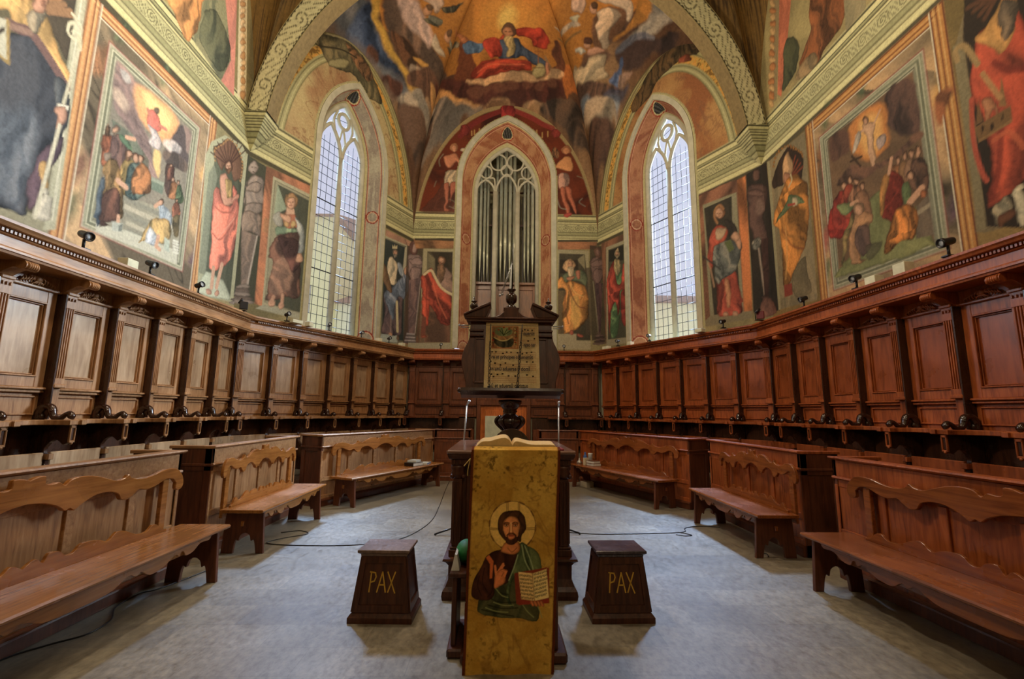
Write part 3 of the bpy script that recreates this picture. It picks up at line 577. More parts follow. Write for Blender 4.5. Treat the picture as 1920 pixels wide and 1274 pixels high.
['F',[197,171,123],[1.09,5.11,1.08,5.05,1.05,5.01,1.01,5.01,.97,5.04,.97,5.09,.99,5.14,1.03,5.17,1.07,5.16],{'rim':.3,'s':1}],
['F',[170,175,170],[1.09,5.27,1.23,5.16,1.31,4.94,1.29,4.57,1.19,4.57,1.2,4.89,1.12,5.03],{'fold':.5,'ff':12,'s':1}],
['F',[194,189,174],[.59,5.07,.71,5.21,.79,5.12,.77,4.96,.64,4.94],{'fold':.5,'s':1}],
['F',[203,163,137],[.75,5.2,.95,5.22,.95,5.1,.76,5.11],{'rim':.3,'s':1}],
['F',[203,163,137],[1.19,4.54,1.29,4.57,1.29,4.4,1.17,4.36],{'rim':.3,'s':1}],
['F',[196,163,139],[.86,5.4,1.02,5.44,1.06,5.31,.86,5.23],{}],
['F',[142,112,82],[1.09,5.6,1.06,5.47,.98,5.38,.88,5.36,.81,5.42,.8,5.54,.85,5.65,.95,5.72,1.04,5.7],{'s':1}],
['F',[203,163,137],[1.04,5.55,1.03,5.45,.97,5.37,.9,5.36,.85,5.42,.84,5.52,.88,5.61,.95,5.66,1.01,5.64],{'rim':.35,'s':1}],
['S',[56,38,32],[.88,5.5,.91,5.51],{'w':.014}],
['S',[56,38,32],[.97,5.53,1,5.55],{'w':.014}],
['S',[140,97,81],[.94,5.52,.95,5.48],{'w':.012}],
['S',[119,68,61],[.92,5.44,.97,5.46],{'w':.014}],
['F',[151,122,91],[.81,5.63,.97,5.75,1.08,5.66,1.07,5.49,1.03,5.63,.86,5.59],{'fold':.5,'ff':20,'s':1}],
['F',[203,163,137],[.8,3.43,.78,3.37,.73,3.34,.67,3.33,.63,3.37,.63,3.42,.66,3.46,.72,3.48,.77,3.47],{'rim':.3,'s':1}],
['F',[203,163,137],[1,3.4,.99,3.34,.96,3.31,.92,3.31,.89,3.35,.89,3.4,.91,3.44,.95,3.46,.98,3.44],{'rim':.3,'s':1}],
['S',[186,148,125],[.75,3.53,.71,3.41],{'w':.07}],
['S',[186,148,125],[.94,3.61,.94,3.4],{'w':.07}],
['F',[155,123,105],[3.49,5.97,4.94,6.01,4.92,3.17,3.66,3.02],{'fold':.5,'ff':3}],
['F',[167,165,140],[3.58,5.8,4.65,5.85,4.68,3.14,3.69,3.03],{}],
['F',[111,111,95],[3.67,5.75,4.59,5.81,4.68,3.16,3.76,3.06],{}],
['F',[50,59,59],[3.72,5.73,4.53,5.76,4.64,3.23,3.81,3.16],{'fold':.2}],
['F',[174,171,148],[4.53,5.75,4.62,5.84,4.61,5.27,4.47,5.02],{}],
['F',[163,178,175],[3.78,3.28,4.39,3.35,4.41,3.15,3.72,3.08],{}],
['F',[93,83,89],[3.83,4.39,4.57,4.62,4.53,4.14,4.54,3.47,4.32,3.34,3.81,3.31,3.85,3.75],{'fold':.8,'ff':8,'rim':.2,'s':1}],
['F',[192,183,160],[3.88,5.21,4.05,5.34,4.26,5.17,4.24,4.85,4.22,4.64,4.03,4.64,3.9,4.91],{'fold':.6,'ff':9,'s':1}],
['F',[135,149,168],[3.83,4.37,4.11,4.56,4.47,4.97,4.71,5.03,4.76,4.67,4.63,4.37,4.39,4.37,4.26,4.14,4.24,3.83,4.14,3.73,3.97,4.02,3.88,4.15],{'fold':.75,'ff':8,'fa':.4,'rim':.2,'s':1}],
['F',[153,165,175],[4.25,5.27,4.45,5.23,4.55,5.01,4.39,4.94,4.3,5.08],{'fold':.5,'s':1}],
['S',[202,194,156],[4.31,4.2,4.39,3.45],{'w':.09}],
['S',[156,141,135],[4.11,3.8,4.13,3.33],{'op':.5,'w':.05}],
['F',[114,93,73],[3.68,5.1,3.9,4.96,4.1,4.46,3.98,4.4,3.78,4.58,3.71,4.83],{'fold':.3,'rim':.3,'s':1}],
['F',[203,163,137],[4.54,5.12,4.65,5.31,4.75,5.29,4.63,5.01],{'rim':.3,'s':1}],
['F',[107,100,90],[4.24,5.54,4.22,5.47,4.15,5.41,4.07,5.4,4.02,5.44,4.02,5.51,4.06,5.58,4.14,5.62,4.21,5.6],{'s':1}],
['F',[203,163,137],[4.2,5.52,4.19,5.45,4.15,5.41,4.09,5.4,4.05,5.44,4.05,5.5,4.08,5.55,4.13,5.58,4.18,5.57],{'rim':.35,'s':1}],
['F',[147,140,126],[4.06,5.45,4.13,5.46,4.2,5.5,4.19,5.42,4.14,5.36,4.08,5.39],{'fold':.5,'ff':25,'s':1}],
['S',[56,38,32],[4.08,5.48,4.1,5.49],{'w':.014}],
['S',[56,38,32],[4.15,5.51,4.17,5.52],{'w':.014}],
['S',[140,97,81],[4.12,5.5,4.13,5.47],{'w':.012}],
['S',[119,68,61],[4.11,5.45,4.15,5.46],{'w':.014}],
['F',[191,183,146],[4.02,5.56,4.03,5.67,4.08,5.62,4.11,5.7,4.15,5.65,4.21,5.72,4.22,5.62],{}],
['F',[203,163,137],[4.19,3.34,4.18,3.31,4.13,3.29,4.08,3.29,4.04,3.3,4.04,3.33,4.07,3.36,4.12,3.38,4.17,3.37],{'s':1}],
['F',[115,97,80],[4.46,3.28,4.45,3.23,4.42,3.19,4.37,3.2,4.34,3.24,4.34,3.29,4.36,3.34,4.4,3.36,4.44,3.33],{'s':1}],
['F',[67,58,51],[4.61,5.84,5.38,6.04,5.43,3.26,4.64,3.18],{'op':.85}],
['F',[141,124,121],[4.69,5.59,4.91,5.72,5.22,5.73,5.36,5.61,5.33,5.43,5.3,5.14,5.05,4.95,4.79,5,4.69,5.3],{'fold':.3,'ff':7,'rim':.45,'s':1}],
['F',[103,77,72],[5.13,5.96,5.09,5.81,4.97,5.71,4.83,5.69,4.74,5.76,4.73,5.89,4.81,6.02,4.94,6.09,5.07,6.07],{'s':1}],
['F',[169,144,136],[5.08,5.93,5.06,5.84,4.99,5.77,4.92,5.77,4.87,5.82,4.86,5.91,4.9,5.99,4.98,6.03,5.04,6.01],{'rim':.4,'s':1}],
['F',[154,134,130],[4.68,5.45,5.01,5.64,5.32,5.62,5.28,5.52,4.94,5.39],{'rim':.4,'s':1}],
['F',[145,126,123],[4.82,5.28,5.29,5.41,5.22,5.06,5.01,4.92,4.82,4.98],{'rim':.5,'fold':.25,'s':1}],
['F',[119,100,100],[4.76,4.91,5.3,5.14,5.13,3.49,4.82,3.44],{'fold':.5,'ff':9}],
['S',[172,161,153],[5.27,5.02,5.12,3.51],{'w':.018}],
['F',[164,158,160],[4.76,3.46,5.11,3.5,5.12,3.46,4.76,3.41],{}],
['F',[94,87,91],[4.74,3.41,5.12,3.45,5.13,3.42,4.74,3.37],{}],
['F',[164,158,160],[4.73,3.36,5.13,3.41,5.14,3.37,4.72,3.32],{}],
['F',[94,87,91],[4.71,3.32,5.15,3.37,5.16,3.33,4.7,3.27],{}],
['F',[164,158,160],[4.69,3.27,5.16,3.32,5.17,3.29,4.69,3.23],{}],
['F',[94,87,91],[4.68,3.22,5.17,3.28,5.18,3.24,4.67,3.18],{}],
['F',[106,99,73],[1.17,9.4,1.48,9.74,2.14,10.07,2.74,9.96,3.31,9.37,3.19,9.14,2.69,9.15,2.32,9.32,1.74,9.08,1.48,9.15,1.32,9.29],{'fold':.7,'ff':10,'rim':.4,'s':1}],
['F',[113,86,62],[2.04,9.94,2.38,10.02,2.94,9.81,2.84,9.5,2.41,9.62],{'fold':1,'ff':14,'s':1}],
['S',[57,52,37],[1.19,9.42,1.27,9.3,1.9,9.69,2.39,9.84],{'w':.04,'s':1}],
['F',[146,139,102],[2.19,9.55,2.12,9.39,1.94,9.21,1.74,9.08,1.61,9.06,1.6,9.16,1.72,9.33,1.92,9.5,2.11,9.59],{'rim':.5,'s':1}],
['S',[146,139,105],[1.48,9.76,2.14,10.07,2.93,10,3.63,9.58],{'w':.04,'s':1}]],
'B':[
['F',[65,56,49],[-.15,5.92,.32,5.87,.35,3.19,-.13,3.21],{'op':.85}],
['F',[136,118,115],[-.1,5.64,.04,5.7,.23,5.62,.31,5.46,.29,5.29,.28,5.02,.13,4.9,-.03,5.01,-.1,5.34],{'fold':.3,'ff':7,'rim':.45,'s':1}],
['F',[101,73,68],[.17,5.87,.15,5.74,.08,5.67,-.01,5.69,-.07,5.79,-.07,5.93,-.02,6.04,.06,6.06,.14,6],{'s':1}],
['F',[164,138,129],[.14,5.86,.13,5.78,.09,5.73,.04,5.74,.01,5.81,.01,5.9,.03,5.97,.08,5.99,.12,5.95],{'rim':.4,'s':1}],
['F',[149,128,124],[-.11,5.5,.1,5.59,.29,5.48,.26,5.4,.06,5.37],{'rim':.4,'s':1}],
['F',[140,120,117],[-.02,5.29,.27,5.29,.23,4.96,.1,4.88,-.02,4.99],{'rim':.5,'fold':.25,'s':1}],
['F',[115,95,95],[-.06,4.93,.28,5.02,.18,3.45,-.02,3.44],{'fold':.5,'ff':9}],
['S',[166,154,146],[.26,4.91,.17,3.47],{'w':.018}],
['F',[158,152,153],[-.06,3.47,.16,3.46,.17,3.42,-.06,3.43],{}],
['F',[90,83,87],[-.07,3.42,.17,3.41,.18,3.38,-.07,3.38],{}],
['F',[158,152,153],[-.08,3.38,.18,3.37,.18,3.33,-.08,3.34],{}],
['F',[90,83,87],[-.09,3.34,.18,3.33,.19,3.29,-.09,3.29],{}],
['F',[158,152,153],[-.1,3.29,.19,3.28,.2,3.24,-.1,3.25],{}],
['F',[90,83,87],[-.11,3.25,.2,3.24,.2,3.2,-.11,3.2],{}],
['F',[137,102,74],[.02,6.11,1.22,6.11,1.2,5.86,.09,5.84],{'fold':.8,'ff':3,'fa':1.3}],
['F',[65,59,46],[.05,6.13,1.24,6.16,1.24,6.09,.05,6.07],{}],
['F',[159,152,122],[.3,5.84,1.2,5.83,1.26,3.05,.28,3.08],{}],
['F',[78,71,56],[.41,5.76,1.11,5.76,1.12,3.23,.45,3.24],{}],
['F',[113,107,85],[.41,5.75,.63,5.55,.63,4.7,.43,4.97],{'fold':.2}],
['F',[54,48,38],[.51,5.74,1.1,5.75,1.11,4.98,.7,4.97,.63,5.57],{'fold':.2}],
['F',[109,79,65],[.3,4.48,1.08,4.5,1.11,3.23,.2,3.21],{'fold':.5,'op':.8}],
['F',[157,154,131],[-.03,3.21,1.28,3.2,1.28,3.05,-.02,3.05],{}],
['F',[139,115,105],[.79,5.3,.98,5.28,1.12,5.04,1.19,4.77,1.18,4.6,.97,4.63,.76,4.87,.69,5.14],{'fold':.5,'ff':8,'rim':.3,'s':1}],
['F',[170,78,62],[.28,5.02,.43,5.24,.56,5.27,.67,4.97,.87,4.71,1.11,4.52,1.11,3.96,1.06,3.7,.85,3.75,.68,4.01,.55,4.22,.51,3.69,.4,3.87,.32,4.05,.33,4.48],{'fold':.85,'ff':7,'fa':.35,'rim':.3,'s':1}],
['S',[200,182,146],[.35,5.1,.53,5.22,.65,5.03,.79,4.79,.97,4.63,1.21,4.52],{'w':.07,'s':1}],
['S',[212,117,89],[.6,4.86,.77,4.33,1,3.88],{'op':.6,'w':.03,'s':1}],
['S',[107,44,38],[.52,4.86,.67,4.22,.9,3.8],{'op':.6,'w':.035,'s':1}],
['S',[107,44,38],[.44,4.97,.43,4.48,.48,3.95],{'op':.6,'w':.035,'s':1}],
['S',[117,72,59],[.4,3.87,.38,3.4],{'w':.12}],
['F',[153,85,67],[.47,3.39,.46,3.36,.41,3.34,.36,3.34,.33,3.37,.32,3.4,.36,3.42,.41,3.43,.45,3.42],{'s':1}],
['F',[170,128,104],[1.27,4.42,1.26,4.35,1.22,4.31,1.17,4.32,1.14,4.38,1.14,4.45,1.16,4.51,1.21,4.52,1.25,4.49],{'s':1}],
['F',[137,99,74],[.91,5.5,.88,5.42,.82,5.37,.75,5.38,.7,5.45,.7,5.54,.74,5.61,.81,5.63,.88,5.59],{'s':1}],
['F',[197,156,128],[.87,5.48,.86,5.41,.82,5.37,.77,5.38,.73,5.44,.73,5.51,.76,5.57,.81,5.59,.86,5.55],{'rim':.35,'s':1}],
['F',[138,107,84],[.74,5.46,.8,5.43,.87,5.46,.86,5.35,.81,5.28,.75,5.36],{'fold':.5,'ff':25,'s':1}],
['S',[54,36,29],[.75,5.49,.78,5.49],{'w':.014}],
['S',[54,36,29],[.82,5.49,.85,5.49],{'w':.014}],
['S',[136,92,75],[.8,5.49,.8,5.45],{'w':.012}],
['S',[117,64,55],[.79,5.43,.82,5.43],{'w':.014}],
['F',[129,101,79],[.69,5.36,.9,5.33,.88,5.09,.81,4.87,.72,5.08],{'fold':.6,'ff':20,'s':1}],
['F',[175,137,116],[.68,5.16,.68,5.16,.68,5.16,.68,5.16,.68,5.16,.68,5.16,.68,5.16,.68,5.16,.68,5.16],{'s':1}],
['F',[137,99,74],[3.94,6.12,5.13,6.14,5.07,5.92,3.97,5.89],{'fold':.8,'ff':3,'fa':1.3}],
['F',[65,59,46],[3.94,6.17,5.18,6.2,5.18,6.14,3.94,6.11],{}],
['F',[155,149,120],[3.96,5.89,4.88,5.87,4.84,3.1,3.95,3.09],{}],
['F',[71,67,54],[4.06,5.78,4.77,5.77,4.84,4.95,4.9,3.34,3.98,3.35],{'fold':.2}],
['F',[50,44,37],[4.07,5.6,4.58,5.6,4.58,5.21,4.07,5.2],{}],
['F',[132,126,100],[4.58,5.63,4.76,5.77,4.77,5.33,4.58,5.57],{}],
['F',[102,90,68],[3.98,4.71,4.31,4.72,4.3,3.33,3.97,3.32],{'fold':.2}],
['F',[166,158,130],[3.97,3.51,4.51,3.52,4.51,3.32,4.9,3.34,4.9,3.1,3.97,3.09],{}],
['F',[78,69,58],[4.77,5.38,4.93,5.39,4.93,3.5,4.77,3.49],{'op':.8}],
['F',[87,98,79],[4.18,5.21,4.34,5.26,4.58,5.32,4.77,5.25,4.84,5.05,4.76,4.83,4.58,4.99,4.31,4.94,4.12,4.82,4.07,4.99],{'fold':.6,'ff':9,'rim':.3,'s':1}],
['F',[188,136,81],[3.99,4.98,4.13,5.1,4.23,4.93,4.36,5.02,4.58,4.91,4.79,4.78,4.86,4.13,4.78,3.86,4.56,3.65,4.27,3.54,4.17,3.59,4.15,4.2,4.2,4.72,4.07,4.77,3.98,4.74],{'fold':.9,'ff':7,'fa':-.3,'rim':.3,'s':1}],
['F',[208,165,98],[4.41,4.56,4.6,4.51,4.62,3.86,4.56,3.7,4.41,3.73,4.36,4.12],{'fold':.35,'ff':7,'soft':.04,'s':1}],
['S',[108,62,50],[4.31,4.88,4.41,4.56,4.57,4.29,4.75,4.24],{'op':.7,'w':.035,'s':1}],
['S',[108,62,50],[4.23,4.66,4.21,4.23,4.3,3.8],{'op':.7,'w':.035,'s':1}],
['S',[222,183,118],[4.35,4.91,4.49,4.67,4.71,4.56],{'op':.7,'w':.03,'s':1}],
['F',[176,145,111],[4.52,5.45,4.47,5.33,4.36,5.26,4.23,5.28,4.15,5.38,4.15,5.5,4.23,5.6,4.36,5.62,4.48,5.56],{'fold':.5,'ff':20,'s':1}],
['F',[189,147,116],[4.46,5.47,4.44,5.4,4.39,5.36,4.33,5.37,4.29,5.43,4.29,5.51,4.33,5.57,4.39,5.58,4.44,5.55],{'rim':.3,'s':1}],
['S',[63,40,33],[4.32,5.48,4.35,5.49],{'w':.014}],
['S',[63,40,33],[4.4,5.49,4.42,5.49],{'w':.014}],
['F',[183,165,136],[4.28,5.39,4.46,5.38,4.46,5.21,4.38,5.09,4.3,5.2],{'fold':.6,'ff':22,'s':1}],
['F',[179,129,102],[4.26,5.1,4.42,5.16,4.5,5.13,4.39,5.02,4.28,5.02],{'rim':.3,'s':1}],
['F',[178,120,97],[4.51,5.24,4.61,5.3,4.65,5.11,4.58,5.05],{'rim':.3,'s':1}],
['F',[177,104,83],[4.46,3.57,4.44,3.52,4.4,3.5,4.36,3.51,4.33,3.54,4.33,3.59,4.36,3.63,4.4,3.63,4.44,3.61],{'s':1}],
['F',[180,101,83],[4.54,3.54,4.68,3.47,4.67,3.41,4.54,3.44],{'s':1}],
['F',[57,50,43],[4.91,6.03,5.37,6.01,5.35,3.37,4.93,3.34],{'op':.85}],
['S',[142,137,113],[4.99,5,5.12,3.53],{'w':.02}],
['S',[142,137,113],[5.25,4.95,5.16,3.53],{'w':.02}],
['F',[109,90,85],[4.93,5.61,5.12,5.7,5.31,5.62,5.33,5.42,5.27,5.12,5.14,4.92,4.98,5.03,4.93,5.3],{'fold':.3,'ff':7,'rim':.45,'s':1}],
['F',[110,83,71],[5.25,5.84,5.22,5.74,5.15,5.68,5.08,5.7,5.04,5.78,5.04,5.89,5.09,5.97,5.16,5.99,5.22,5.94],{'s':1}],
['F',[134,106,94],[5.21,5.84,5.19,5.77,5.15,5.74,5.11,5.75,5.08,5.8,5.08,5.88,5.11,5.93,5.16,5.95,5.19,5.91],{'rim':.4,'s':1}],
['F',[124,101,94],[4.93,5.53,5.17,5.64,5.32,5.53,5.23,5.45,4.98,5.42],{'rim':.4,'s':1}],
['F',[117,95,90],[5.01,5.33,5.28,5.34,5.22,5.01,5.11,4.95,4.99,5.06],{'rim':.5,'s':1}],
['F',[86,67,68],[5.03,4.95,5.26,4.95,5.18,3.53,5.12,3.53],{'fold':.5,'ff':9}],
['F',[117,97,90],[5.25,3.5,5.23,3.48,5.16,3.46,5.08,3.47,5.03,3.49,5.03,3.51,5.08,3.53,5.16,3.54,5.23,3.52],{'s':1}],
['F',[77,62,58],[5.27,3.44,5.24,3.42,5.16,3.41,5.07,3.41,5.01,3.43,5.01,3.45,5.07,3.47,5.16,3.48,5.24,3.47],{'s':1}],
['F',[117,97,90],[5.29,3.39,5.25,3.36,5.16,3.35,5.06,3.35,4.99,3.37,4.99,3.39,5.06,3.41,5.16,3.42,5.25,3.41],{'s':1}],
['F',[77,62,58],[5.31,3.33,5.26,3.3,5.16,3.29,5.05,3.29,4.98,3.31,4.98,3.34,5.05,3.36,5.17,3.36,5.27,3.35],{'s':1}],
['F',[117,97,90],[5.32,3.27,5.28,3.25,5.17,3.23,5.04,3.23,4.96,3.25,4.96,3.28,5.04,3.3,5.17,3.3,5.28,3.29],{'s':1}],
['F',[99,61,49],[.32,7.13,.59,7.44,.8,7.8,1.21,7.39,1.2,6.91,.22,6.89],{'fold':.6,'ff':6,'op':.7,'s':1}],
['F',[183,163,135],[.82,8.11,1.13,8.18,1.17,7.75,1.03,7.81,.98,7.69,.83,7.77],{'fold':.6,'ff':12,'s':1}],
['F',[187,124,93],[.76,8.6,.92,8.66,1.12,8.7,1.24,8.49,1.3,8.3,1.22,8.24,1.13,8.42,.93,8.23,.81,8.35],{'rim':.35,'s':1}],
['F',[168,103,81],[.82,7.77,.96,7.81,.94,7.5,.93,7.2,.9,7.03,.99,6.97,.83,6.95,.84,7.2,.81,7.5],{'rim':.3,'s':1}],
['F',[159,95,75],[1,7.78,1.16,7.81,1.15,7.6,1.06,7.42,1.01,7.21,.98,7.24,1,7.45,.98,7.63],{'rim':.3,'s':1}],
['F',[173,119,82],[1.18,8.88,1.16,8.79,1.09,8.74,1.02,8.75,.96,8.82,.96,8.92,1.01,8.99,1.09,9.01,1.16,8.96],{'s':1}],
['F',[195,139,106],[1.15,8.85,1.13,8.77,1.09,8.73,1.03,8.75,1,8.81,.99,8.88,1.03,8.95,1.08,8.96,1.13,8.92],{'rim':.35,'s':1}],
['F',[193,173,144],[1.41,8.82,1.4,8.77,1.35,8.75,1.29,8.75,1.25,8.79,1.25,8.83,1.28,8.87,1.34,8.88,1.39,8.86],{'s':1}],
['S',[132,124,105],[.75,8.66,.64,8.47,.67,8.29],{'op':.7,'w':.03,'s':1}],
['S',[122,115,97],[.58,7.83,.53,7.67],{'op':.6,'w':.03,'s':1}],
['S',[113,107,91],[.96,7.3,1.13,7.21,1.08,7.03],{'op':.6,'w':.03,'s':1}],
['S',[151,144,129],[.97,7.09,1.17,7],{'op':.5,'w':.02,'s':1}],
['S',[115,42,40],[1.22,9.23,1.55,9.59,2.01,9.89,2.53,10.12],{'op':.9,'w':.16,'s':1}],
['F',[116,46,42],[1.5,9.41,1.47,9.3,1.39,9.24,1.29,9.26,1.22,9.34,1.22,9.46,1.28,9.55,1.38,9.58,1.46,9.52],{'fold':.5,'s':1}],
['S',[180,145,89],[1.54,9.4,1.55,9.26],{'w':.028}],
['S',[180,145,89],[1.62,9.43,1.62,9.29],{'w':.028}],
['S',[180,145,89],[1.76,9.48,1.77,9.34],{'w':.028}],
['S',[180,145,89],[1.92,9.57,1.92,9.42],{'w':.028}],
['S',[180,145,89],[2.04,9.63,2.04,9.49],{'w':.028}],
['S',[180,145,89],[2.18,9.72,2.18,9.57],{'w':.028}],
['S',[180,145,89],[2.31,9.78,2.31,9.64],{'w':.028}],
['S',[180,145,89],[2.41,9.87,2.42,9.72],{'w':.028}],
['S',[133,50,46],[2.52,10.16,2.87,10.04,3.28,9.86,3.58,9.68,3.87,9.56],{'op':.9,'w':.16,'s':1}],
['F',[125,52,45],[4.12,9.41,4.09,9.31,4.01,9.25,3.92,9.27,3.86,9.35,3.86,9.46,3.92,9.54,4.01,9.56,4.09,9.51],{'fold':.5,'s':1}],
['F',[133,46,45],[2.37,10.18,2.69,10.23,2.78,9.97,2.64,9.75,2.44,9.8],{'fold':.7,'s':1}],
['S',[180,145,89],[2.82,9.81,2.82,9.66],{'w':.028}],
['S',[180,145,89],[2.93,9.75,2.93,9.6],{'w':.028}],
['S',[180,145,89],[3.24,9.51,3.24,9.35],{'w':.028}],
['S',[180,145,89],[3.42,9.48,3.42,9.33],{'w':.028}],
['S',[180,145,89],[3.58,9.41,3.58,9.25],{'w':.028}],
['S',[180,145,89],[3.74,9.45,3.74,9.29],{'w':.028}],
['F',[195,138,92],[3.92,8.37,4.15,8.6,4.39,8.7,4.46,8.51,4.41,8.23,4.21,8.26,3.95,8.34],{'rim':.35,'s':1}],
['F',[154,101,70],[4.4,8.89,4.37,8.8,4.29,8.75,4.21,8.76,4.15,8.84,4.15,8.93,4.21,9.01,4.3,9.03,4.37,8.98],{'s':1}],
['F',[187,129,91],[4.36,8.86,4.34,8.79,4.29,8.74,4.23,8.76,4.19,8.82,4.19,8.9,4.23,8.96,4.29,8.98,4.34,8.94],{'rim':.35,'s':1}],
['F',[162,127,113],[4.04,8.13,4.32,8.14,4.35,7.77,4.06,7.71],{'fold':.6,'ff':12,'s':1}],
['F',[171,100,76],[4.09,7.71,4.25,7.73,4.26,7.47,4.32,7.23,4.35,6.96,4.26,6.93,4.2,7.2,4.15,7.43],{'rim':.3,'s':1}],
['F',[171,100,76],[4.26,7.74,4.41,7.71,4.43,7.47,4.52,7.23,4.57,6.99,4.49,6.96,4.4,7.2,4.32,7.44],{'rim':.3,'s':1}],
['F',[170,78,69],[4.17,6.9,4.32,6.99,4.4,6.93,4.26,6.82],{'s':1}],
['F',[136,95,66],[3.87,8.87,3.95,8.97,4.07,8.81,4.01,8.66,3.89,8.68],{'fold':.9,'ff':16,'s':1}],
['S',[132,124,100],[4.58,8.09,4.78,8,4.84,7.79],{'op':.6,'w':.03,'s':1}],
['S',[123,119,108],[4.72,7.42,4.63,7.3,4.8,7.18],{'op':.7,'w':.03,'s':1}],
['S',[142,138,124],[4.01,7.37,4.09,7.13,4.26,7.08],{'op':.7,'w':.03,'s':1}]],
'DR':[  # colours dimmed: the weaker light on this wall is in the paint
['F',[54,47,40],[-.36,6.15,.34,5.9,.31,3.33,-.34,3.38],{'op':.85}],
['S',[133,129,105],[-.24,5.06,-.04,3.53],{'w':.02}],
['S',[133,129,105],[.16,4.91,.03,3.52],{'w':.02}],
['F',[103,84,80],[-.33,5.71,-.03,5.71,.25,5.54,.29,5.34,.2,5.07,-.01,4.93,-.26,5.1,-.34,5.4],{'fold':.3,'ff':7,'rim':.45,'s':1}],
['F',[103,77,66],[.16,5.79,.12,5.7,.02,5.68,-.09,5.73,-.17,5.83,-.16,5.94,-.09,6,.03,5.98,.12,5.9],{'s':1}],
['F',[126,99,88],[.1,5.81,.08,5.75,.02,5.73,-.05,5.76,-.09,5.83,-.09,5.91,-.05,5.95,.02,5.94,.08,5.88],{'rim':.4,'s':1}],
['F',[117,95,88],[-.33,5.62,.05,5.63,.27,5.45,.13,5.41,-.25,5.49],{'rim':.4,'s':1}],
['F',[110,89,84],[-.21,5.39,.2,5.28,.11,4.98,-.05,4.96,-.24,5.12],{'rim':.5,'s':1}],
['F',[81,62,64],[-.17,4.99,.17,4.91,.05,3.52,-.04,3.53],{'fold':.5,'ff':9}],
['F',[110,91,84],[.17,3.48,.13,3.46,.02,3.46,-.1,3.48,-.18,3.51,-.17,3.54,-.09,3.54,.03,3.53,.13,3.51],{'s':1}],
['F',[73,58,54],[.2,3.42,.15,3.4,.03,3.4,-.11,3.42,-.2,3.46,-.2,3.48,-.11,3.49,.03,3.47,.15,3.45],{'s':1}],
['F',[110,91,84],[.22,3.35,.17,3.34,.03,3.34,-.13,3.37,-.23,3.4,-.23,3.43,-.13,3.43,.03,3.42,.17,3.39],{'s':1}],
['F',[73,58,54],[.25,3.29,.19,3.28,.03,3.29,-.14,3.31,-.26,3.35,-.26,3.37,-.14,3.38,.04,3.36,.19,3.33],{'s':1}],
['F',[110,91,84],[.27,3.23,.21,3.22,.04,3.23,-.16,3.26,-.29,3.29,-.29,3.32,-.16,3.32,.04,3.3,.21,3.27],{'s':1}],
['F',[120,88,69],[.14,6.04,1.25,6.02,1.2,3.14,.26,3.23],{'fold':.6,'ff':3}],
['F',[153,148,122],[.34,5.87,1.14,5.84,1.15,3.17,.28,3.24],{}],
['F',[75,75,62],[.43,5.77,1.04,5.75,1.09,3.28,.34,3.32],{'fold':.2}],
['F',[41,41,36],[.46,5.74,1.02,5.72,1.01,5.32,.45,5.43],{}],
['F',[147,143,119],[.31,3.33,1.14,3.29,1.14,3.15,.26,3.15],{}],
['F',[99,131,93],[.67,5.16,.89,5.07,.95,4.72,.86,4.23,.81,3.74,.65,3.36,.46,3.41,.48,3.95,.61,4.44],{'fold':.7,'ff':9,'s':1}],
['F',[165,77,66],[.6,5.39,.44,5.22,.35,4.87,.37,4.33,.37,4.02,.48,4.05,.68,4.27,.74,3.9,.84,4.14,.87,4.54,1.08,4.34,1.09,3.84,.98,3.59,.92,3.87,1.14,4.68,1.11,5.12,.97,5.23,.88,4.74,.73,4.78,.67,5.16],{'fold':.8,'ff':8,'rim':.3,'s':1}],
['F',[126,55,50],[.9,4.48,1.14,4.48,1.13,3.93,1,3.58,.9,3.87],{'fold':.6,'s':1}],
['F',[126,55,50],[.36,4.02,.48,4.02,.41,3.44],{'fold':.5}],
['F',[155,143,109],[.64,5.4,.86,5.34,.87,5.1,.74,4.98,.63,5.17],{'fold':.6,'ff':20,'s':1}],
['F',[155,143,116],[.86,5.52,.84,5.46,.77,5.45,.7,5.48,.65,5.55,.66,5.62,.71,5.66,.78,5.65,.84,5.6],{'s':1}],
['F',[186,146,119],[.83,5.52,.81,5.46,.77,5.45,.72,5.47,.68,5.53,.69,5.59,.72,5.63,.77,5.62,.82,5.58],{'rim':.35,'s':1}],
['F',[150,143,118],[.69,5.54,.76,5.51,.83,5.5,.81,5.44,.75,5.41,.7,5.47],{'fold':.5,'ff':25,'s':1}],
['S',[51,33,27],[.71,5.56,.74,5.55],{'w':.014}],
['S',[51,33,27],[.78,5.54,.8,5.53],{'w':.014}],
['S',[128,86,69],[.76,5.54,.76,5.52],{'w':.012}],
['S',[110,59,51],[.74,5.51,.77,5.5],{'w':.014}],
['F',[172,153,119],[.72,5.66,.81,5.72,.84,5.61],{}],
['F',[120,85,68],[3.26,6.13,4.51,6.04,4.46,3.29,3.17,3.21],{'fold':.7,'ff':3,'fa':-.5}],
['F',[162,103,66],[4.32,6.03,4.51,6.04,4.46,3.35,4.29,3.33],{'fold':.8,'ff':4,'fa':.2}],
['F',[133,130,105],[3.49,5.84,4.29,5.79,4.28,3.32,3.53,3.25],{}],
['F',[53,50,43],[3.52,5.75,4.18,5.75,4.21,5.17,4.23,3.39,3.62,3.37],{'fold':.25}],
['F',[133,130,109],[4.18,5.75,4.24,5.74,4.21,5.13,4.16,5.19],{}],
['F',[124,116,93],[3.54,3.42,4.45,3.35,4.45,3.2,3.21,3.2],{}],
['F',[149,74,62],[3.74,4.18,4.14,4.2,4.22,3.86,4.26,3.45,4.15,3.34,3.84,3.33,3.7,3.52],{'fold':.8,'ff':8,'s':1}],
['F',[178,137,104],[3.92,4.07,4.01,4.08,4.03,3.59,3.94,3.51],{'fold':.4,'op':.7,'s':1}],
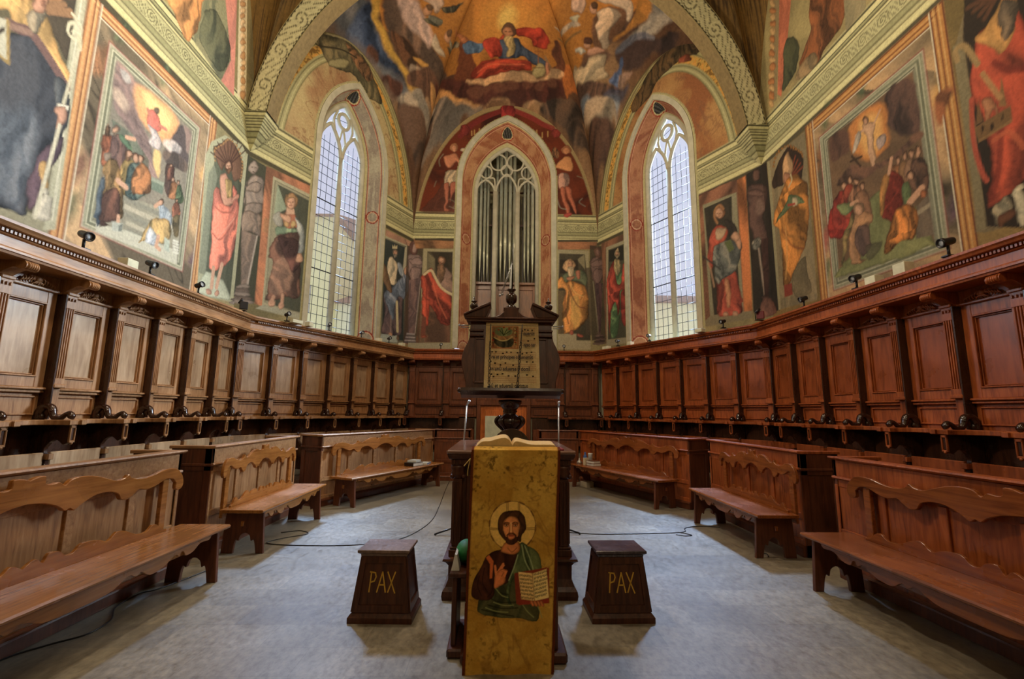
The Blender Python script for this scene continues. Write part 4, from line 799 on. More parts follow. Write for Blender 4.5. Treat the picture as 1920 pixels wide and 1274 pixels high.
['F',[113,116,110],[3.69,4.8,3.98,4.91,4.29,4.75,4.3,4.48,4.14,4.2,3.85,4.12,3.73,4.04,3.68,4.39],{'fold':.75,'ff':8,'fa':.4,'rim':.2,'s':1}],
['F',[161,80,65],[3.69,5.21,3.85,5.23,4.03,5.1,4.03,4.93,3.82,4.86,3.71,4.8,3.64,4.41,3.56,4.46,3.56,4.91],{'fold':.5,'s':1}],
['F',[180,154,126],[3.75,5.19,4.01,5.12,3.94,4.96,3.79,4.97],{'s':1}],
['F',[52,47,44],[3.97,5.32,4.14,5.23,4.27,4.98,4.15,4.86,4.04,5.06],{'fold':.4,'s':1}],
['F',[87,97,63],[3.95,4.85,4.1,4.87,4.17,4.65,4.05,4.61],{}],
['F',[186,146,119],[4.11,4.94,4.23,4.99,4.29,4.81,4.22,4.74],{'rim':.3,'s':1}],
['F',[186,146,119],[4.2,4.77,4.29,4.81,4.3,4.61,4.21,4.64],{'rim':.3,'s':1}],
['F',[137,96,70],[3.99,5.47,3.96,5.39,3.89,5.36,3.81,5.41,3.76,5.5,3.77,5.6,3.82,5.66,3.9,5.65,3.97,5.57],{'s':1}],
['F',[186,146,119],[3.95,5.46,3.93,5.39,3.88,5.37,3.83,5.4,3.79,5.48,3.8,5.56,3.84,5.61,3.89,5.61,3.94,5.55],{'rim':.35,'s':1}],
['S',[51,33,27],[3.82,5.52,3.85,5.51],{'w':.014}],
['S',[51,33,27],[3.89,5.5,3.92,5.48],{'w':.014}],
['S',[128,86,69],[3.87,5.5,3.87,5.47],{'w':.012}],
['S',[110,59,51],[3.85,5.45,3.89,5.44],{'w':.014}],
['S',[146,107,75],[3.82,5.31,3.76,5.47,3.79,5.63,3.9,5.67,3.98,5.56],{'w':.05,'s':1}],
['S',[54,54,54],[3.43,4.71,3.83,4.32],{'w':.03}],
['S',[170,137,110],[3.55,4.53,3.6,4.38,3.66,4],{'op':.7,'w':.04}],
['F',[186,146,119],[3.95,3.36,3.93,3.33,3.9,3.32,3.86,3.33,3.84,3.36,3.84,3.4,3.87,3.42,3.91,3.42,3.94,3.4],{'s':1}],
['F',[186,146,119],[4.15,3.34,4.14,3.31,4.1,3.3,4.06,3.31,4.03,3.34,4.04,3.38,4.06,3.4,4.11,3.4,4.14,3.37],{'s':1}],
['F',[42,38,33],[4.51,6.06,4.94,6.11,4.98,3.25,4.48,3.31],{'fold':.3}],
['F',[83,64,59],[4.55,5.79,4.73,5.78,4.9,5.67,4.9,5.35,4.8,5.08,4.86,4.62,4.64,4.63,4.53,4.89,4.53,5.37],{'fold':.4,'ff':7,'rim':.4,'s':1}],
['F',[95,71,62],[4.81,5.93,4.79,5.86,4.74,5.84,4.68,5.88,4.65,5.96,4.66,6.04,4.7,6.09,4.75,6.08,4.8,6.01],{'rim':.4,'s':1}],
['F',[100,77,70],[4.54,5.7,4.72,5.69,4.89,5.55,4.77,5.5,4.61,5.57],{'rim':.4,'s':1}],
['F',[113,91,81],[4.82,5.28,4.8,5.2,4.75,5.17,4.69,5.2,4.66,5.29,4.67,5.39,4.71,5.45,4.77,5.44,4.81,5.37],{'soft':.05,'s':1}],
['F',[151,144,129],[4.53,4.67,4.65,4.72,4.74,4.66,4.67,4.5,4.56,4.53],{'fold':.9,'ff':14,'s':1}],
['S',[150,135,121],[4.67,4.5,4.72,3.6],{'w':.03}],
['F',[60,41,37],[4.73,4.67,4.87,4.65,4.8,3.52,4.71,3.54],{'fold':.5}],
['F',[112,80,70],[4.66,3.55,4.84,3.51,4.91,3.21,4.64,3.22],{'fold':.5,'ff':12,'s':1}],
['F',[149,143,114],[4.95,6.11,5.01,6.11,5,3.28,4.96,3.25],{}],
['F',[83,67,45],[3.56,9.7,3.07,10.02,2.47,10.09,1.99,9.89,1.46,9.42,1.58,9.15,2.14,9.29,2.45,9.57,3.2,9.56,3.63,9.38],{'fold':.9,'ff':12,'rim':.3,'s':1}],
['S',[123,111,79],[3.56,9.72,2.97,10.05,2.36,10.12,1.8,9.86,1.19,9.38],{'w':.04,'s':1}],
['F',[127,69,49],[3.05,9.67,3.3,9.58,3.39,9.38,3.1,9.5],{'fold':.6,'s':1}],
['S',[34,27,20],[3.32,9.88,3.43,9.53],{'w':.05,'s':1}]],
'R':[  # colours darker and warmer: the right wall's weaker light is painted in
['F',[40,36,31],[-.57,6.21,.16,6.07,.22,3.23,-.63,3.38],{'fold':.3}],
['F',[80,61,55],[-.51,5.92,-.2,5.83,.08,5.66,.09,5.33,-.07,5.09,.03,4.62,-.34,4.69,-.54,5,-.53,5.49],{'fold':.4,'ff':7,'rim':.4,'s':1}],
['F',[92,68,58],[-.06,5.94,-.1,5.89,-.18,5.89,-.28,5.95,-.33,6.05,-.32,6.13,-.25,6.16,-.16,6.12,-.08,6.04],{'rim':.4,'s':1}],
['F',[97,73,66],[-.52,5.82,-.21,5.74,.06,5.54,-.13,5.53,-.39,5.66],{'rim':.4,'s':1}],
['F',[109,87,76],[-.04,5.29,-.08,5.21,-.17,5.2,-.26,5.26,-.31,5.36,-.3,5.45,-.23,5.5,-.14,5.47,-.06,5.39],{'soft':.05,'s':1}],
['F',[145,137,123],[-.53,4.77,-.33,4.79,-.18,4.7,-.3,4.55,-.49,4.62],{'fold':.9,'ff':14,'s':1}],
['S',[144,129,114],[-.3,4.55,-.21,3.62],{'w':.03}],
['F',[58,39,34],[-.2,4.71,.03,4.65,-.09,3.53,-.24,3.57],{'fold':.5}],
['F',[108,75,65],[-.32,3.59,-.01,3.51,.1,3.2,-.36,3.26],{'fold':.5,'ff':12,'s':1}],
['F',[143,137,106],[.17,6.07,.27,6.04,.25,3.25,.18,3.24],{}],
['F',[141,120,91],[1.27,2.9,3.67,2.9,3.67,6.05,1.27,6.05],{'fold':.9,'ff':2.2,'fa':.9,'seed':3}],
['F',[155,105,66],[1.698,5.562,1.645,5.671,1.527,5.591,1.432,5.382,1.432,5.202,1.527,5.186,1.645,5.346],{'s':1,'soft':.1,'fold':.8,'ff':9,'op':.75,'seed':0}],
['F',[74,93,68],[2.57,6.026,2.532,6.104,2.448,6.046,2.38,5.897,2.38,5.768,2.448,5.757,2.532,5.871],{'s':1,'soft':.1,'fold':.8,'ff':9,'op':.75,'seed':1}],
['F',[124,64,62],[1.582,4.124,1.537,4.218,1.435,4.149,1.354,3.97,1.354,3.815,1.435,3.802,1.537,3.939],{'s':1,'soft':.1,'fold':.8,'ff':9,'op':.75,'seed':2}],
['F',[79,101,72],[1.558,3.652,1.513,3.745,1.411,3.677,1.33,3.497,1.33,3.343,1.411,3.329,1.513,3.467],{'s':1,'soft':.1,'fold':.8,'ff':9,'op':.75,'seed':3}],
['F',[164,129,76],[3.602,5.207,3.564,5.285,3.48,5.227,3.412,5.078,3.412,4.949,3.48,4.938,3.564,5.052],{'s':1,'soft':.1,'fold':.8,'ff':9,'op':.75,'seed':4}],
['F',[92,70,85],[3.602,3.789,3.564,3.867,3.48,3.81,3.412,3.66,3.412,3.531,3.48,3.52,3.564,3.635],{'s':1,'soft':.1,'fold':.8,'ff':9,'op':.75,'seed':5}],
['F',[116,79,52],[3.65,4.577,3.612,4.655,3.528,4.597,3.46,4.448,3.46,4.319,3.528,4.308,3.612,4.422],{'s':1,'soft':.1,'fold':.8,'ff':9,'op':.75,'seed':6}],
['F',[78,93,64],[1.85,6.057,1.812,6.135,1.728,6.078,1.66,5.928,1.66,5.799,1.728,5.788,1.812,5.903],{'s':1,'soft':.1,'fold':.8,'ff':9,'op':.75,'seed':7}],
['F',[163,115,64],[1.27,2.9,1.44,2.9,1.44,6.05,1.27,6.05],{}],
['F',[163,115,64],[3.5,2.9,3.67,2.9,3.67,6.05,3.5,6.05],{}],
['F',[163,115,64],[1.27,5.88,3.67,5.88,3.67,6.05,1.27,6.05],{}],
['F',[99,56,35],[1.27,2.9,1.29,2.9,1.29,6.05,1.27,6.05],{}],
['F',[99,56,35],[3.65,2.9,3.67,2.9,3.67,6.05,3.65,6.05],{}],
['F',[99,56,35],[1.27,6.03,3.67,6.03,3.67,6.05,1.27,6.05],{}],
['F',[189,152,97],[1.32,2.9,1.335,2.9,1.335,6.05,1.32,6.05],{}],
['F',[189,152,97],[3.605,2.9,3.62,2.9,3.62,6.05,3.605,6.05],{}],
['F',[189,152,97],[1.32,5.985,3.62,5.985,3.62,6,1.32,6],{}],
['F',[99,56,35],[1.36,2.9,1.375,2.9,1.375,6.05,1.36,6.05],{}],
['F',[99,56,35],[3.565,2.9,3.58,2.9,3.58,6.05,3.565,6.05],{}],
['F',[99,56,35],[1.36,5.945,3.58,5.945,3.58,5.96,1.36,5.96],{}],
['F',[189,152,97],[1.385,2.9,1.4,2.9,1.4,6.05,1.385,6.05],{}],
['F',[189,152,97],[3.54,2.9,3.555,2.9,3.555,6.05,3.54,6.05],{}],
['F',[189,152,97],[1.385,5.92,3.555,5.92,3.555,5.935,1.385,5.935],{}],
['F',[99,56,35],[1.42,2.9,1.44,2.9,1.44,6.05,1.42,6.05],{}],
['F',[99,56,35],[3.5,2.9,3.52,2.9,3.52,6.05,3.5,6.05],{}],
['F',[99,56,35],[1.42,5.88,3.52,5.88,3.52,5.9,1.42,5.9],{}],
['F',[192,183,159],[1.44,2.9,1.455,2.9,1.455,6.05,1.44,6.05],{}],
['F',[192,183,159],[3.485,2.9,3.5,2.9,3.5,6.05,3.485,6.05],{}],
['F',[192,183,159],[1.44,5.865,3.5,5.865,3.5,5.88,1.44,5.88],{}],
['F',[124,75,65],[1.55,3.23,3.38,3.23,3.38,5.7,1.55,5.7],{}],
['F',[176,171,149],[1.568,3.248,3.362,3.248,3.362,5.682,1.568,5.682],{}],
['F',[128,130,106],[1.58,3.26,3.35,3.26,3.35,5.67,1.58,5.67],{}],
['F',[162,162,138],[1.61,3.29,3.32,3.29,3.32,5.64,1.61,5.64],{}],
['F',[99,102,83],[1.625,3.305,3.305,3.305,3.305,5.625,1.625,5.625],{}],
['F',[151,152,129],[1.66,3.34,3.27,3.34,3.27,5.59,1.66,5.59],{}],
['F',[78,80,64],[1.685,3.365,3.245,3.365,3.245,5.565,1.685,5.565],{}],
['F',[176,174,150],[1.705,3.385,3.225,3.385,3.225,5.545,1.705,5.545],{}],
['F',[60,61,51],[1.715,3.395,3.215,3.395,3.215,5.535,1.715,5.535],{}],
['F',[112,101,85],[1.72,3.4,3.21,3.4,3.21,5.53,1.72,5.53],{'fold':.25,'ff':2}],
['F',[127,115,88],[.26,6.05,1.25,6,1.2,3.22,.25,3.25],{'fold':.3,'ff':3}],
['F',[47,36,29],[.27,5.56,.48,5.84,.82,5.98,1.06,5.78,1.15,5.5,1.07,5.23,.75,5.37,.48,5.42],{'fold':.3,'s':1}],
['F',[158,113,62],[.39,5.85,.38,5.83,.36,5.83,.33,5.85,.32,5.87,.32,5.89,.34,5.9,.36,5.89,.38,5.87],{'s':1}],
['F',[158,113,62],[.41,5.91,.4,5.9,.38,5.9,.36,5.92,.35,5.94,.35,5.96,.37,5.96,.39,5.96,.41,5.94],{'s':1}],
['F',[158,113,62],[.46,5.97,.45,5.96,.43,5.96,.4,5.97,.39,6,.39,6.01,.41,6.02,.43,6.01,.45,5.99],{'s':1}],
['F',[158,113,62],[.51,6.01,.5,5.99,.48,6,.46,6.01,.45,6.03,.45,6.05,.47,6.06,.49,6.05,.51,6.03],{'s':1}],
['F',[158,113,62],[.58,6.03,.57,6.01,.55,6.02,.53,6.03,.52,6.05,.52,6.07,.54,6.08,.56,6.07,.57,6.05],{'s':1}],
['F',[158,113,62],[.66,6.03,.65,6.02,.63,6.02,.61,6.03,.59,6.05,.6,6.07,.61,6.08,.63,6.07,.65,6.05],{'s':1}],
['F',[158,113,62],[.73,6.01,.73,6,.71,6,.69,6.02,.68,6.04,.68,6.06,.69,6.06,.71,6.05,.73,6.03],{'s':1}],
['F',[158,113,62],[.82,5.98,.81,5.97,.79,5.97,.77,5.99,.76,6.01,.76,6.03,.77,6.03,.79,6.02,.81,6],{'s':1}],
['F',[158,113,62],[.89,5.94,.88,5.93,.87,5.93,.85,5.95,.84,5.97,.84,5.98,.85,5.99,.87,5.98,.89,5.96],{'s':1}],
['F',[158,113,62],[.97,5.89,.96,5.88,.94,5.88,.92,5.9,.91,5.92,.91,5.93,.93,5.94,.95,5.93,.96,5.91],{'s':1}],
['F',[158,113,62],[1.03,5.83,1.02,5.82,1,5.82,.99,5.84,.97,5.86,.98,5.87,.99,5.88,1.01,5.87,1.03,5.85],{'s':1}],
['F',[158,113,62],[1.08,5.77,1.08,5.76,1.06,5.76,1.04,5.77,1.03,5.79,1.03,5.81,1.05,5.82,1.06,5.81,1.08,5.79],{'s':1}],
['F',[158,113,62],[1.13,5.71,1.12,5.7,1.1,5.7,1.08,5.71,1.07,5.73,1.07,5.75,1.09,5.75,1.11,5.74,1.12,5.73],{'s':1}],
['F',[158,113,62],[1.15,5.65,1.15,5.64,1.13,5.64,1.11,5.65,1.1,5.67,1.1,5.69,1.12,5.69,1.14,5.68,1.15,5.67],{'s':1}],
['F',[158,113,62],[1.17,5.59,1.16,5.58,1.14,5.58,1.13,5.6,1.12,5.61,1.12,5.63,1.13,5.64,1.15,5.63,1.16,5.61],{'s':1}],
['S',[107,55,37],[.75,5.4,.97,5.72],{'w':.04}],
['S',[107,55,37],[.75,5.4,1.02,5.62],{'w':.04}],
['S',[107,55,37],[.75,5.4,1.08,5.53],{'w':.04}],
['S',[107,55,37],[.75,5.4,1.13,5.44],{'w':.04}],
['F',[179,143,104],[.6,5.69,.7,5.87,.81,5.89,.9,5.72,.85,5.49,.73,5.26,.59,5.42],{'fold':.3,'rim':.3,'s':1}],
['F',[158,113,86],[.62,5.59,.8,5.46,.76,5.28,.61,5.38],{'rim':.3,'s':1}],
['F',[171,117,61],[.56,5.35,.84,5.44,1.08,5.29,1.19,5.04,1.17,4.67,1.09,4.27,.91,4.01,.52,3.61,.39,3.66,.41,4.18,.4,4.65,.23,4.84,.39,5.16],{'fold':.85,'ff':7,'fa':.3,'rim':.3,'s':1}],
['F',[104,119,82],[.76,5.13,1,4.99,1.12,4.82,.94,4.88,.73,4.92,.5,4.85,.3,4.81,.51,4.96,.66,5.04],{'fold':.5,'s':1}],
['F',[181,168,135],[.8,5.06,.93,4.97,.92,4.89,.78,4.93],{'s':1}],
['F',[145,60,48],[.66,5.01,.87,4.94,.87,4.9,.67,4.96],{}],
['S',[175,163,127],[.81,5.47,.83,5.36,.74,5.29],{'w':.03,'s':1}],
['S',[107,58,35],[.47,4.62,.69,4.25,.97,4.1],{'op':.6,'w':.035,'s':1}],
['S',[201,156,95],[.56,4.64,.54,4.14,.45,3.74],{'op':.5,'w':.04,'s':1}],
['F',[123,57,45],[.39,3.64,.61,3.62,.61,3.42,.38,3.43],{}],
['F',[127,115,88],[.28,3.44,1.21,3.29,1.19,3.19,.25,3.25],{'fold':.3}],
['F',[126,112,84],[.62,3.69,.99,3.98,1.03,3.7,1.06,3.33,.66,3.37],{'fold':.5,'ff':8,'s':1}],
['F',[105,83,62],[1.74,5.55,3.21,5.52,3.2,3.37,1.7,3.41],{'fold':.4,'ff':2,'fa':.5}],
['F',[70,54,49],[2.84,5.51,3.18,5.47,3.22,4.79,3.08,4.77,2.86,4.97,2.78,5.28],{'fold':.8,'ff':9,'soft':.04,'s':1}],
['F',[70,52,45],[1.78,5.53,2.13,5.44,2.12,5.14,1.85,5.12,1.76,5.23],{'fold':.7,'soft':.04,'s':1}],
['F',[171,114,64],[2.17,5.47,2.49,5.51,2.77,5.43,2.79,5.12,2.76,4.87,2.59,4.78,2.34,4.9,2.17,5.17],{'soft':.07,'fold':.2,'s':1}],
['F',[197,152,91],[2.34,5.41,2.64,5.36,2.69,5.1,2.57,4.87,2.36,5],{'soft':.1,'s':1}],
['F',[88,66,55],[1.81,4.78,2.09,4.92,2.51,4.69,2.79,4.67,3.21,4.76,3.2,4.65,2.84,4.61,2.5,4.59,2.06,4.68],{'fold':.8,'ff':7,'fa':.6,'soft':.03,'s':1}],
['F',[176,143,114],[2.4,5.35,2.56,5.27,2.57,5.12,2.53,4.95,2.57,4.79,2.52,4.74,2.46,4.94,2.44,5.12],{'rim':.3,'fold':.2,'s':1}],
['S',[173,138,110],[2.43,5.27,2.27,5.28,2.24,5.16],{'w':.04}],
['S',[173,138,110],[2.55,5.22,2.7,5.37],{'w':.03}],
['F',[91,63,45],[2.51,5.34,2.49,5.32,2.46,5.32,2.42,5.35,2.4,5.4,2.41,5.43,2.44,5.45,2.47,5.43,2.5,5.39],{'s':1}],
['F',[179,139,111],[2.49,5.34,2.48,5.32,2.46,5.32,2.43,5.34,2.42,5.38,2.42,5.41,2.44,5.42,2.47,5.41,2.49,5.38],{'rim':.35,'s':1}],
['F',[166,155,140],[2.29,5.3,2.37,5.22,2.23,5.08,2.19,5.13],{'fold':.5,'s':1}],
['S',[173,138,110],[2.46,4.94,2.5,4.72],{'w':.05}],
['F',[144,129,122],[2.59,5.03,2.74,5.01,2.71,4.9,2.59,4.87],{'fold':.6,'s':1}],
['S',[50,38,28],[2.12,4.97,2.33,4.93],{'w':.03}],
['S',[50,38,28],[2.16,5.03,2.29,4.81],{'w':.03}],
['F',[116,119,79],[2.36,4.27,2.59,4.32,2.54,3.98,3.06,3.85,3.2,3.41,3.19,3.36,1.7,3.4,1.78,3.57,2.27,3.82],{'fold':.3,'ff':4,'s':1}],
['F',[101,89,75],[3.04,3.88,3.2,3.95,3.21,3.46,2.98,3.5],{'fold':.2}],
['F',[141,129,107],[3.02,3.82,3.21,3.85,3.21,3.8,3.02,3.76],{}],
['F',[115,40,35],[1.7,4.46,1.85,4.39,1.91,4.19,1.86,3.95,1.58,4.06,1.59,4.33],{'fold':.8,'ff':12,'rim':.25,'s':1}],
['F',[80,57,42],[1.85,4.47,1.83,4.44,1.79,4.44,1.75,4.46,1.73,4.51,1.73,4.54,1.76,4.56,1.81,4.55,1.84,4.51],{'s':1}],
['F',[179,139,111],[1.83,4.47,1.82,4.44,1.79,4.44,1.76,4.46,1.74,4.49,1.75,4.52,1.77,4.54,1.8,4.53,1.82,4.5],{'rim':.35,'s':1}],
['F',[123,49,42],[1.85,4.65,2.03,4.56,2.1,4.32,2.04,4.02,1.7,4.16,1.72,4.49],{'fold':.8,'ff':12,'rim':.25,'s':1}],
['F',[80,57,42],[2.03,4.66,2,4.62,1.96,4.62,1.91,4.66,1.88,4.71,1.88,4.76,1.92,4.78,1.97,4.76,2.01,4.71],{'s':1}],
['F',[179,139,111],[2,4.66,1.99,4.63,1.95,4.62,1.92,4.65,1.9,4.69,1.9,4.73,1.93,4.75,1.97,4.74,2,4.7],{'rim':.35,'s':1}],
['F',[115,56,44],[2,4.69,2.15,4.61,2.21,4.4,2.16,4.14,1.87,4.27,1.89,4.55],{'fold':.8,'ff':12,'rim':.25,'s':1}],
['F',[80,57,42],[2.15,4.69,2.13,4.66,2.09,4.66,2.05,4.69,2.02,4.74,2.03,4.78,2.06,4.8,2.11,4.78,2.14,4.74],{'s':1}],
['F',[179,139,111],[2.13,4.69,2.12,4.67,2.09,4.66,2.06,4.68,2.04,4.72,2.05,4.76,2.07,4.77,2.1,4.76,2.12,4.73],{'rim':.35,'s':1}],
['F',[125,91,71],[2.14,4.62,2.25,4.57,2.29,4.41,2.26,4.21,2.04,4.31,2.06,4.52],{'fold':.8,'ff':12,'rim':.25,'s':1}],
['F',[80,57,42],[2.25,4.63,2.24,4.61,2.21,4.61,2.18,4.63,2.16,4.66,2.16,4.69,2.19,4.71,2.22,4.7,2.24,4.67],{'s':1}],
['F',[179,139,111],[2.24,4.63,2.22,4.61,2.2,4.61,2.18,4.62,2.17,4.65,2.17,4.68,2.19,4.69,2.21,4.68,2.23,4.66],{'rim':.35,'s':1}],
['F',[109,83,65],[2.22,4.51,2.35,4.45,2.39,4.27,2.35,4.06,2.12,4.16,2.13,4.4],{'fold':.8,'ff':12,'rim':.25,'s':1}],
['F',[80,57,42],[2.34,4.52,2.33,4.49,2.3,4.49,2.26,4.51,2.24,4.55,2.25,4.59,2.27,4.6,2.31,4.59,2.34,4.56],{'s':1}],
['F',[179,139,111],[2.33,4.52,2.32,4.5,2.29,4.49,2.27,4.51,2.26,4.54,2.26,4.57,2.28,4.58,2.3,4.57,2.32,4.55],{'rim':.35,'s':1}],
['F',[103,114,78],[1.84,4.46,2.03,4.4,2.16,4.34,2.12,4.3,1.93,4.27,1.83,4.37],{'fold':.5,'s':1}],
['S',[179,139,111],[2.06,4.36,2.16,4.35],{'w':.06}],
['F',[159,121,88],[2.07,4.18,2.21,4.2,2.37,4.08,2.36,3.95,2.22,3.98,2.1,3.89,2.13,3.57,2.22,3.49,1.95,3.55,1.96,3.89],{'rim':.35,'fold':.3,'s':1}],
['F',[126,103,78],[2.28,4.21,2.25,4.16,2.19,4.15,2.13,4.19,2.09,4.26,2.1,4.32,2.15,4.35,2.21,4.33,2.27,4.28],{'s':1}],
['F',[179,139,111],[2.25,4.21,2.23,4.16,2.18,4.15,2.14,4.18,2.12,4.24,2.12,4.29,2.16,4.32,2.2,4.31,2.24,4.26],{'rim':.35,'s':1}],
['F',[123,108,73],[2.02,4.23,2.09,4.17,1.96,3.94,1.78,3.52,1.79,3.77],{'fold':.7,'s':1}],
['F',[92,74,67],[2.12,3.99,2.31,3.91,2.31,3.64,2.16,3.56,2.05,3.79],{'fold':.4,'s':1}],
['F',[71,68,54],[2.24,3.67,2.5,3.65,2.42,3.55,2.25,3.48],{'op':.7,'s':1}],
['F',[125,87,60],[2.82,4.55,2.92,4.5,2.95,4.35,2.92,4.16,2.73,4.25,2.75,4.45],{'fold':.8,'ff':12,'rim':.25,'s':1}],
['F',[80,57,42],[2.92,4.56,2.9,4.54,2.88,4.54,2.85,4.56,2.84,4.59,2.84,4.62,2.86,4.63,2.89,4.62,2.91,4.59],{'s':1}],
['F',[179,139,111],[2.9,4.56,2.89,4.54,2.88,4.54,2.86,4.55,2.85,4.58,2.85,4.6,2.87,4.61,2.89,4.61,2.9,4.59],{'rim':.35,'s':1}],
['F',[100,78,57],[2.93,4.54,3.03,4.49,3.06,4.34,3.02,4.16,2.85,4.25,2.87,4.44],{'fold':.8,'ff':12,'rim':.25,'s':1}],
['F',[80,57,42],[3.03,4.55,3.01,4.53,2.99,4.52,2.96,4.54,2.95,4.58,2.95,4.6,2.97,4.62,3,4.61,3.02,4.58],{'s':1}],
['F',[179,139,111],[3.01,4.55,3,4.53,2.99,4.52,2.97,4.54,2.96,4.56,2.96,4.59,2.98,4.6,3,4.59,3.01,4.57],{'rim':.35,'s':1}],
['F',[109,86,69],[3.02,4.52,3.1,4.48,3.13,4.34,3.1,4.17,2.94,4.25,2.95,4.43],{'fold':.8,'ff':12,'rim':.25,'s':1}],
['F',[80,57,42],[3.1,4.53,3.09,4.51,3.07,4.51,3.04,4.53,3.03,4.56,3.04,4.58,3.05,4.6,3.08,4.59,3.1,4.56],{'s':1}],
['F',[179,139,111],[3.09,4.53,3.08,4.51,3.07,4.51,3.05,4.52,3.04,4.55,3.04,4.57,3.06,4.58,3.07,4.57,3.09,4.55],{'rim':.35,'s':1}],
['F',[80,61,51],[3.09,4.49,3.2,4.43,3.24,4.25,3.2,4.02,2.99,4.13,3.01,4.37],{'fold':.8,'ff':12,'rim':.25,'s':1}],
['F',[80,57,42],[3.2,4.5,3.19,4.48,3.16,4.47,3.13,4.5,3.11,4.54,3.11,4.57,3.14,4.59,3.17,4.58,3.19,4.54],{'s':1}],
['F',[179,139,111],[3.19,4.5,3.17,4.48,3.15,4.47,3.13,4.49,3.12,4.52,3.13,4.55,3.14,4.57,3.17,4.56,3.18,4.53],{'rim':.35,'s':1}],
['F',[144,58,45],[2.7,4.45,2.82,4.49,2.91,4.31,2.87,4.03,2.71,3.85,2.57,3.91,2.55,4.03],{'fold':.8,'ff':9,'rim':.2,'s':1}],
['F',[171,122,70],[2.64,4.48,2.73,4.44,2.59,4.06,2.51,3.99,2.55,4.27],{'fold':.6,'s':1}],
['S',[179,139,111],[2.72,4.47,2.78,4.64],{'w':.05}],
['F',[104,118,78],[2.89,4.23,2.98,4.18,2.96,3.97,2.89,3.93,2.85,4.09],{'fold':.5,'s':1}],
['F',[75,52,41],[3.08,4.26,3.06,4.22,3.02,4.22,2.98,4.25,2.95,4.3,2.96,4.35,2.99,4.38,3.04,4.36,3.08,4.31],{'s':1}],
['F',[179,139,111],[3.06,4.26,3.05,4.22,3.02,4.22,2.99,4.24,2.97,4.28,2.97,4.33,3,4.35,3.03,4.34,3.06,4.3],{'rim':.35,'s':1}],
['S',[179,139,111],[2.96,3.97,3.13,4.06],{'w':.09}],
['F',[157,98,65],[3.18,3.98,3.17,3.95,3.14,3.95,3.1,3.97,3.09,4.01,3.09,4.04,3.12,4.06,3.15,4.05,3.18,4.02],{'rim':.3,'s':1}],
['F',[177,115,61],[2.72,3.95,2.92,3.96,3.02,3.82,3,3.58,2.91,3.52,2.78,3.57,2.57,3.47,2.5,3.51,2.6,3.74],{'fold':.9,'ff':10,'rim':.3,'s':1}],
['F',[124,79,53],[3.47,5.05,3.64,4.97,3.54,4.83,3.47,4.67,3.41,4.76],{'fold':.6,'soft':.05,'s':1}],
['F',[110,99,74],[3.75,6.02,3.93,5.84,3.73,5.42,3.78,4.74,3.66,3.31,3.76,3.27,4.13,3.24,4.43,5.38,3.9,5.91],{'fold':.2}],
['F',[38,31,24],[3.9,5.91,4.43,5.38,4.12,3.17,3.77,3.33,3.82,4.75,3.82,5.45],{'fold':.2}],
['F',[118,109,82],[3.7,5.44,3.81,5.37,3.77,3.31,3.69,3.32],{}],
['S',[79,53,37],[4.23,5.62,3.91,5.72],{'w':.05}],
['S',[79,53,37],[4.23,5.62,3.96,5.63],{'w':.05}],
['S',[79,53,37],[4.23,5.62,4.01,5.54],{'w':.05}],
['S',[79,53,37],[4.23,5.62,4.05,5.46],{'w':.05}],
['F',[153,70,51],[3.93,5.31,4.07,5.34,4.38,5.15,4.25,3.91,4.12,3.61,4.01,3.55,3.87,3.52,3.81,3.61,3.93,4.1,3.84,4.74,3.84,4.96],{'fold':.75,'ff':5,'fa':.3,'rim':.25,'s':1}],
['F',[172,130,77],[4.12,5.44,4.24,5.57,4.36,5.45,4.26,5.06,4.14,4.98,4.07,5.08,3.91,5.3,4.03,5.35],{'fold':.4,'s':1}],
['F',[109,94,76],[4.2,5.52,4.34,5.39,4.31,5.18,4.19,5.06,4.15,5.3],{'fold':.7,'ff':10,'s':1}],
['S',[98,37,30],[4.07,4.94,4.18,4.77,4.33,4.67],{'op':.7,'w':.06,'s':1}],
['S',[98,37,30],[4.04,4.23,3.97,3.88,3.86,3.58],{'op':.6,'w':.06,'s':1}],
['S',[187,100,69],[3.96,4.16,4.1,4.16,4.2,3.94],{'op':.6,'w':.05,'s':1}],
['S',[156,75,57],[3.81,4.72,3.77,4.28,3.8,3.93,3.84,3.79],{'w':.05,'s':1}],
['F',[163,114,82],[3.92,4.64,4.01,4.62,4.03,4.42,4.01,4.37,3.99,4.47,3.94,4.4,3.91,4.4,3.91,4.52],{'rim':.3,'s':1}],
['F',[125,97,63],[3.8,4.41,4.14,4.28,4.14,4.24,3.82,4.22],{}],
['F',[108,83,54],[3.81,4.4,4.15,4.41,4.14,4.27,3.82,4.25],{}],
['F',[125,95,61],[4.05,4.47,4.11,4.74,4.12,4.42],{}],
['F',[108,81,54],[3.82,4.42,3.87,4.68,3.89,4.41],{}],
['F',[50,38,28],[3.89,4.33,3.88,4.31,3.87,4.3,3.87,4.31,3.86,4.34,3.86,4.36,3.87,4.37,3.88,4.37,3.89,4.35],{'s':1}],
['F',[50,38,28],[3.99,4.31,3.98,4.29,3.97,4.28,3.96,4.29,3.96,4.31,3.96,4.34,3.97,4.35,3.98,4.35,3.99,4.33],{'s':1}],
['F',[50,38,28],[4.09,4.34,4.09,4.32,4.08,4.31,4.07,4.32,4.07,4.34,4.07,4.36,4.08,4.38,4.09,4.37,4.09,4.36],{'s':1}],
['F',[166,154,125],[3.87,3.5,3.94,3.53,4.01,3.55,4.02,3.38,3.93,3.36,3.87,3.29,3.87,3.39],{'fold':.7,'ff':10,'s':1}],
['F',[182,176,150],[4.06,3.56,4.15,3.58,4.11,3.24,4.05,3.23],{'fold':.7,'ff':10,'s':1}],
['F',[99,65,45],[3.9,3.37,4.04,3.37,4.01,3.31,3.89,3.26],{'s':1}],
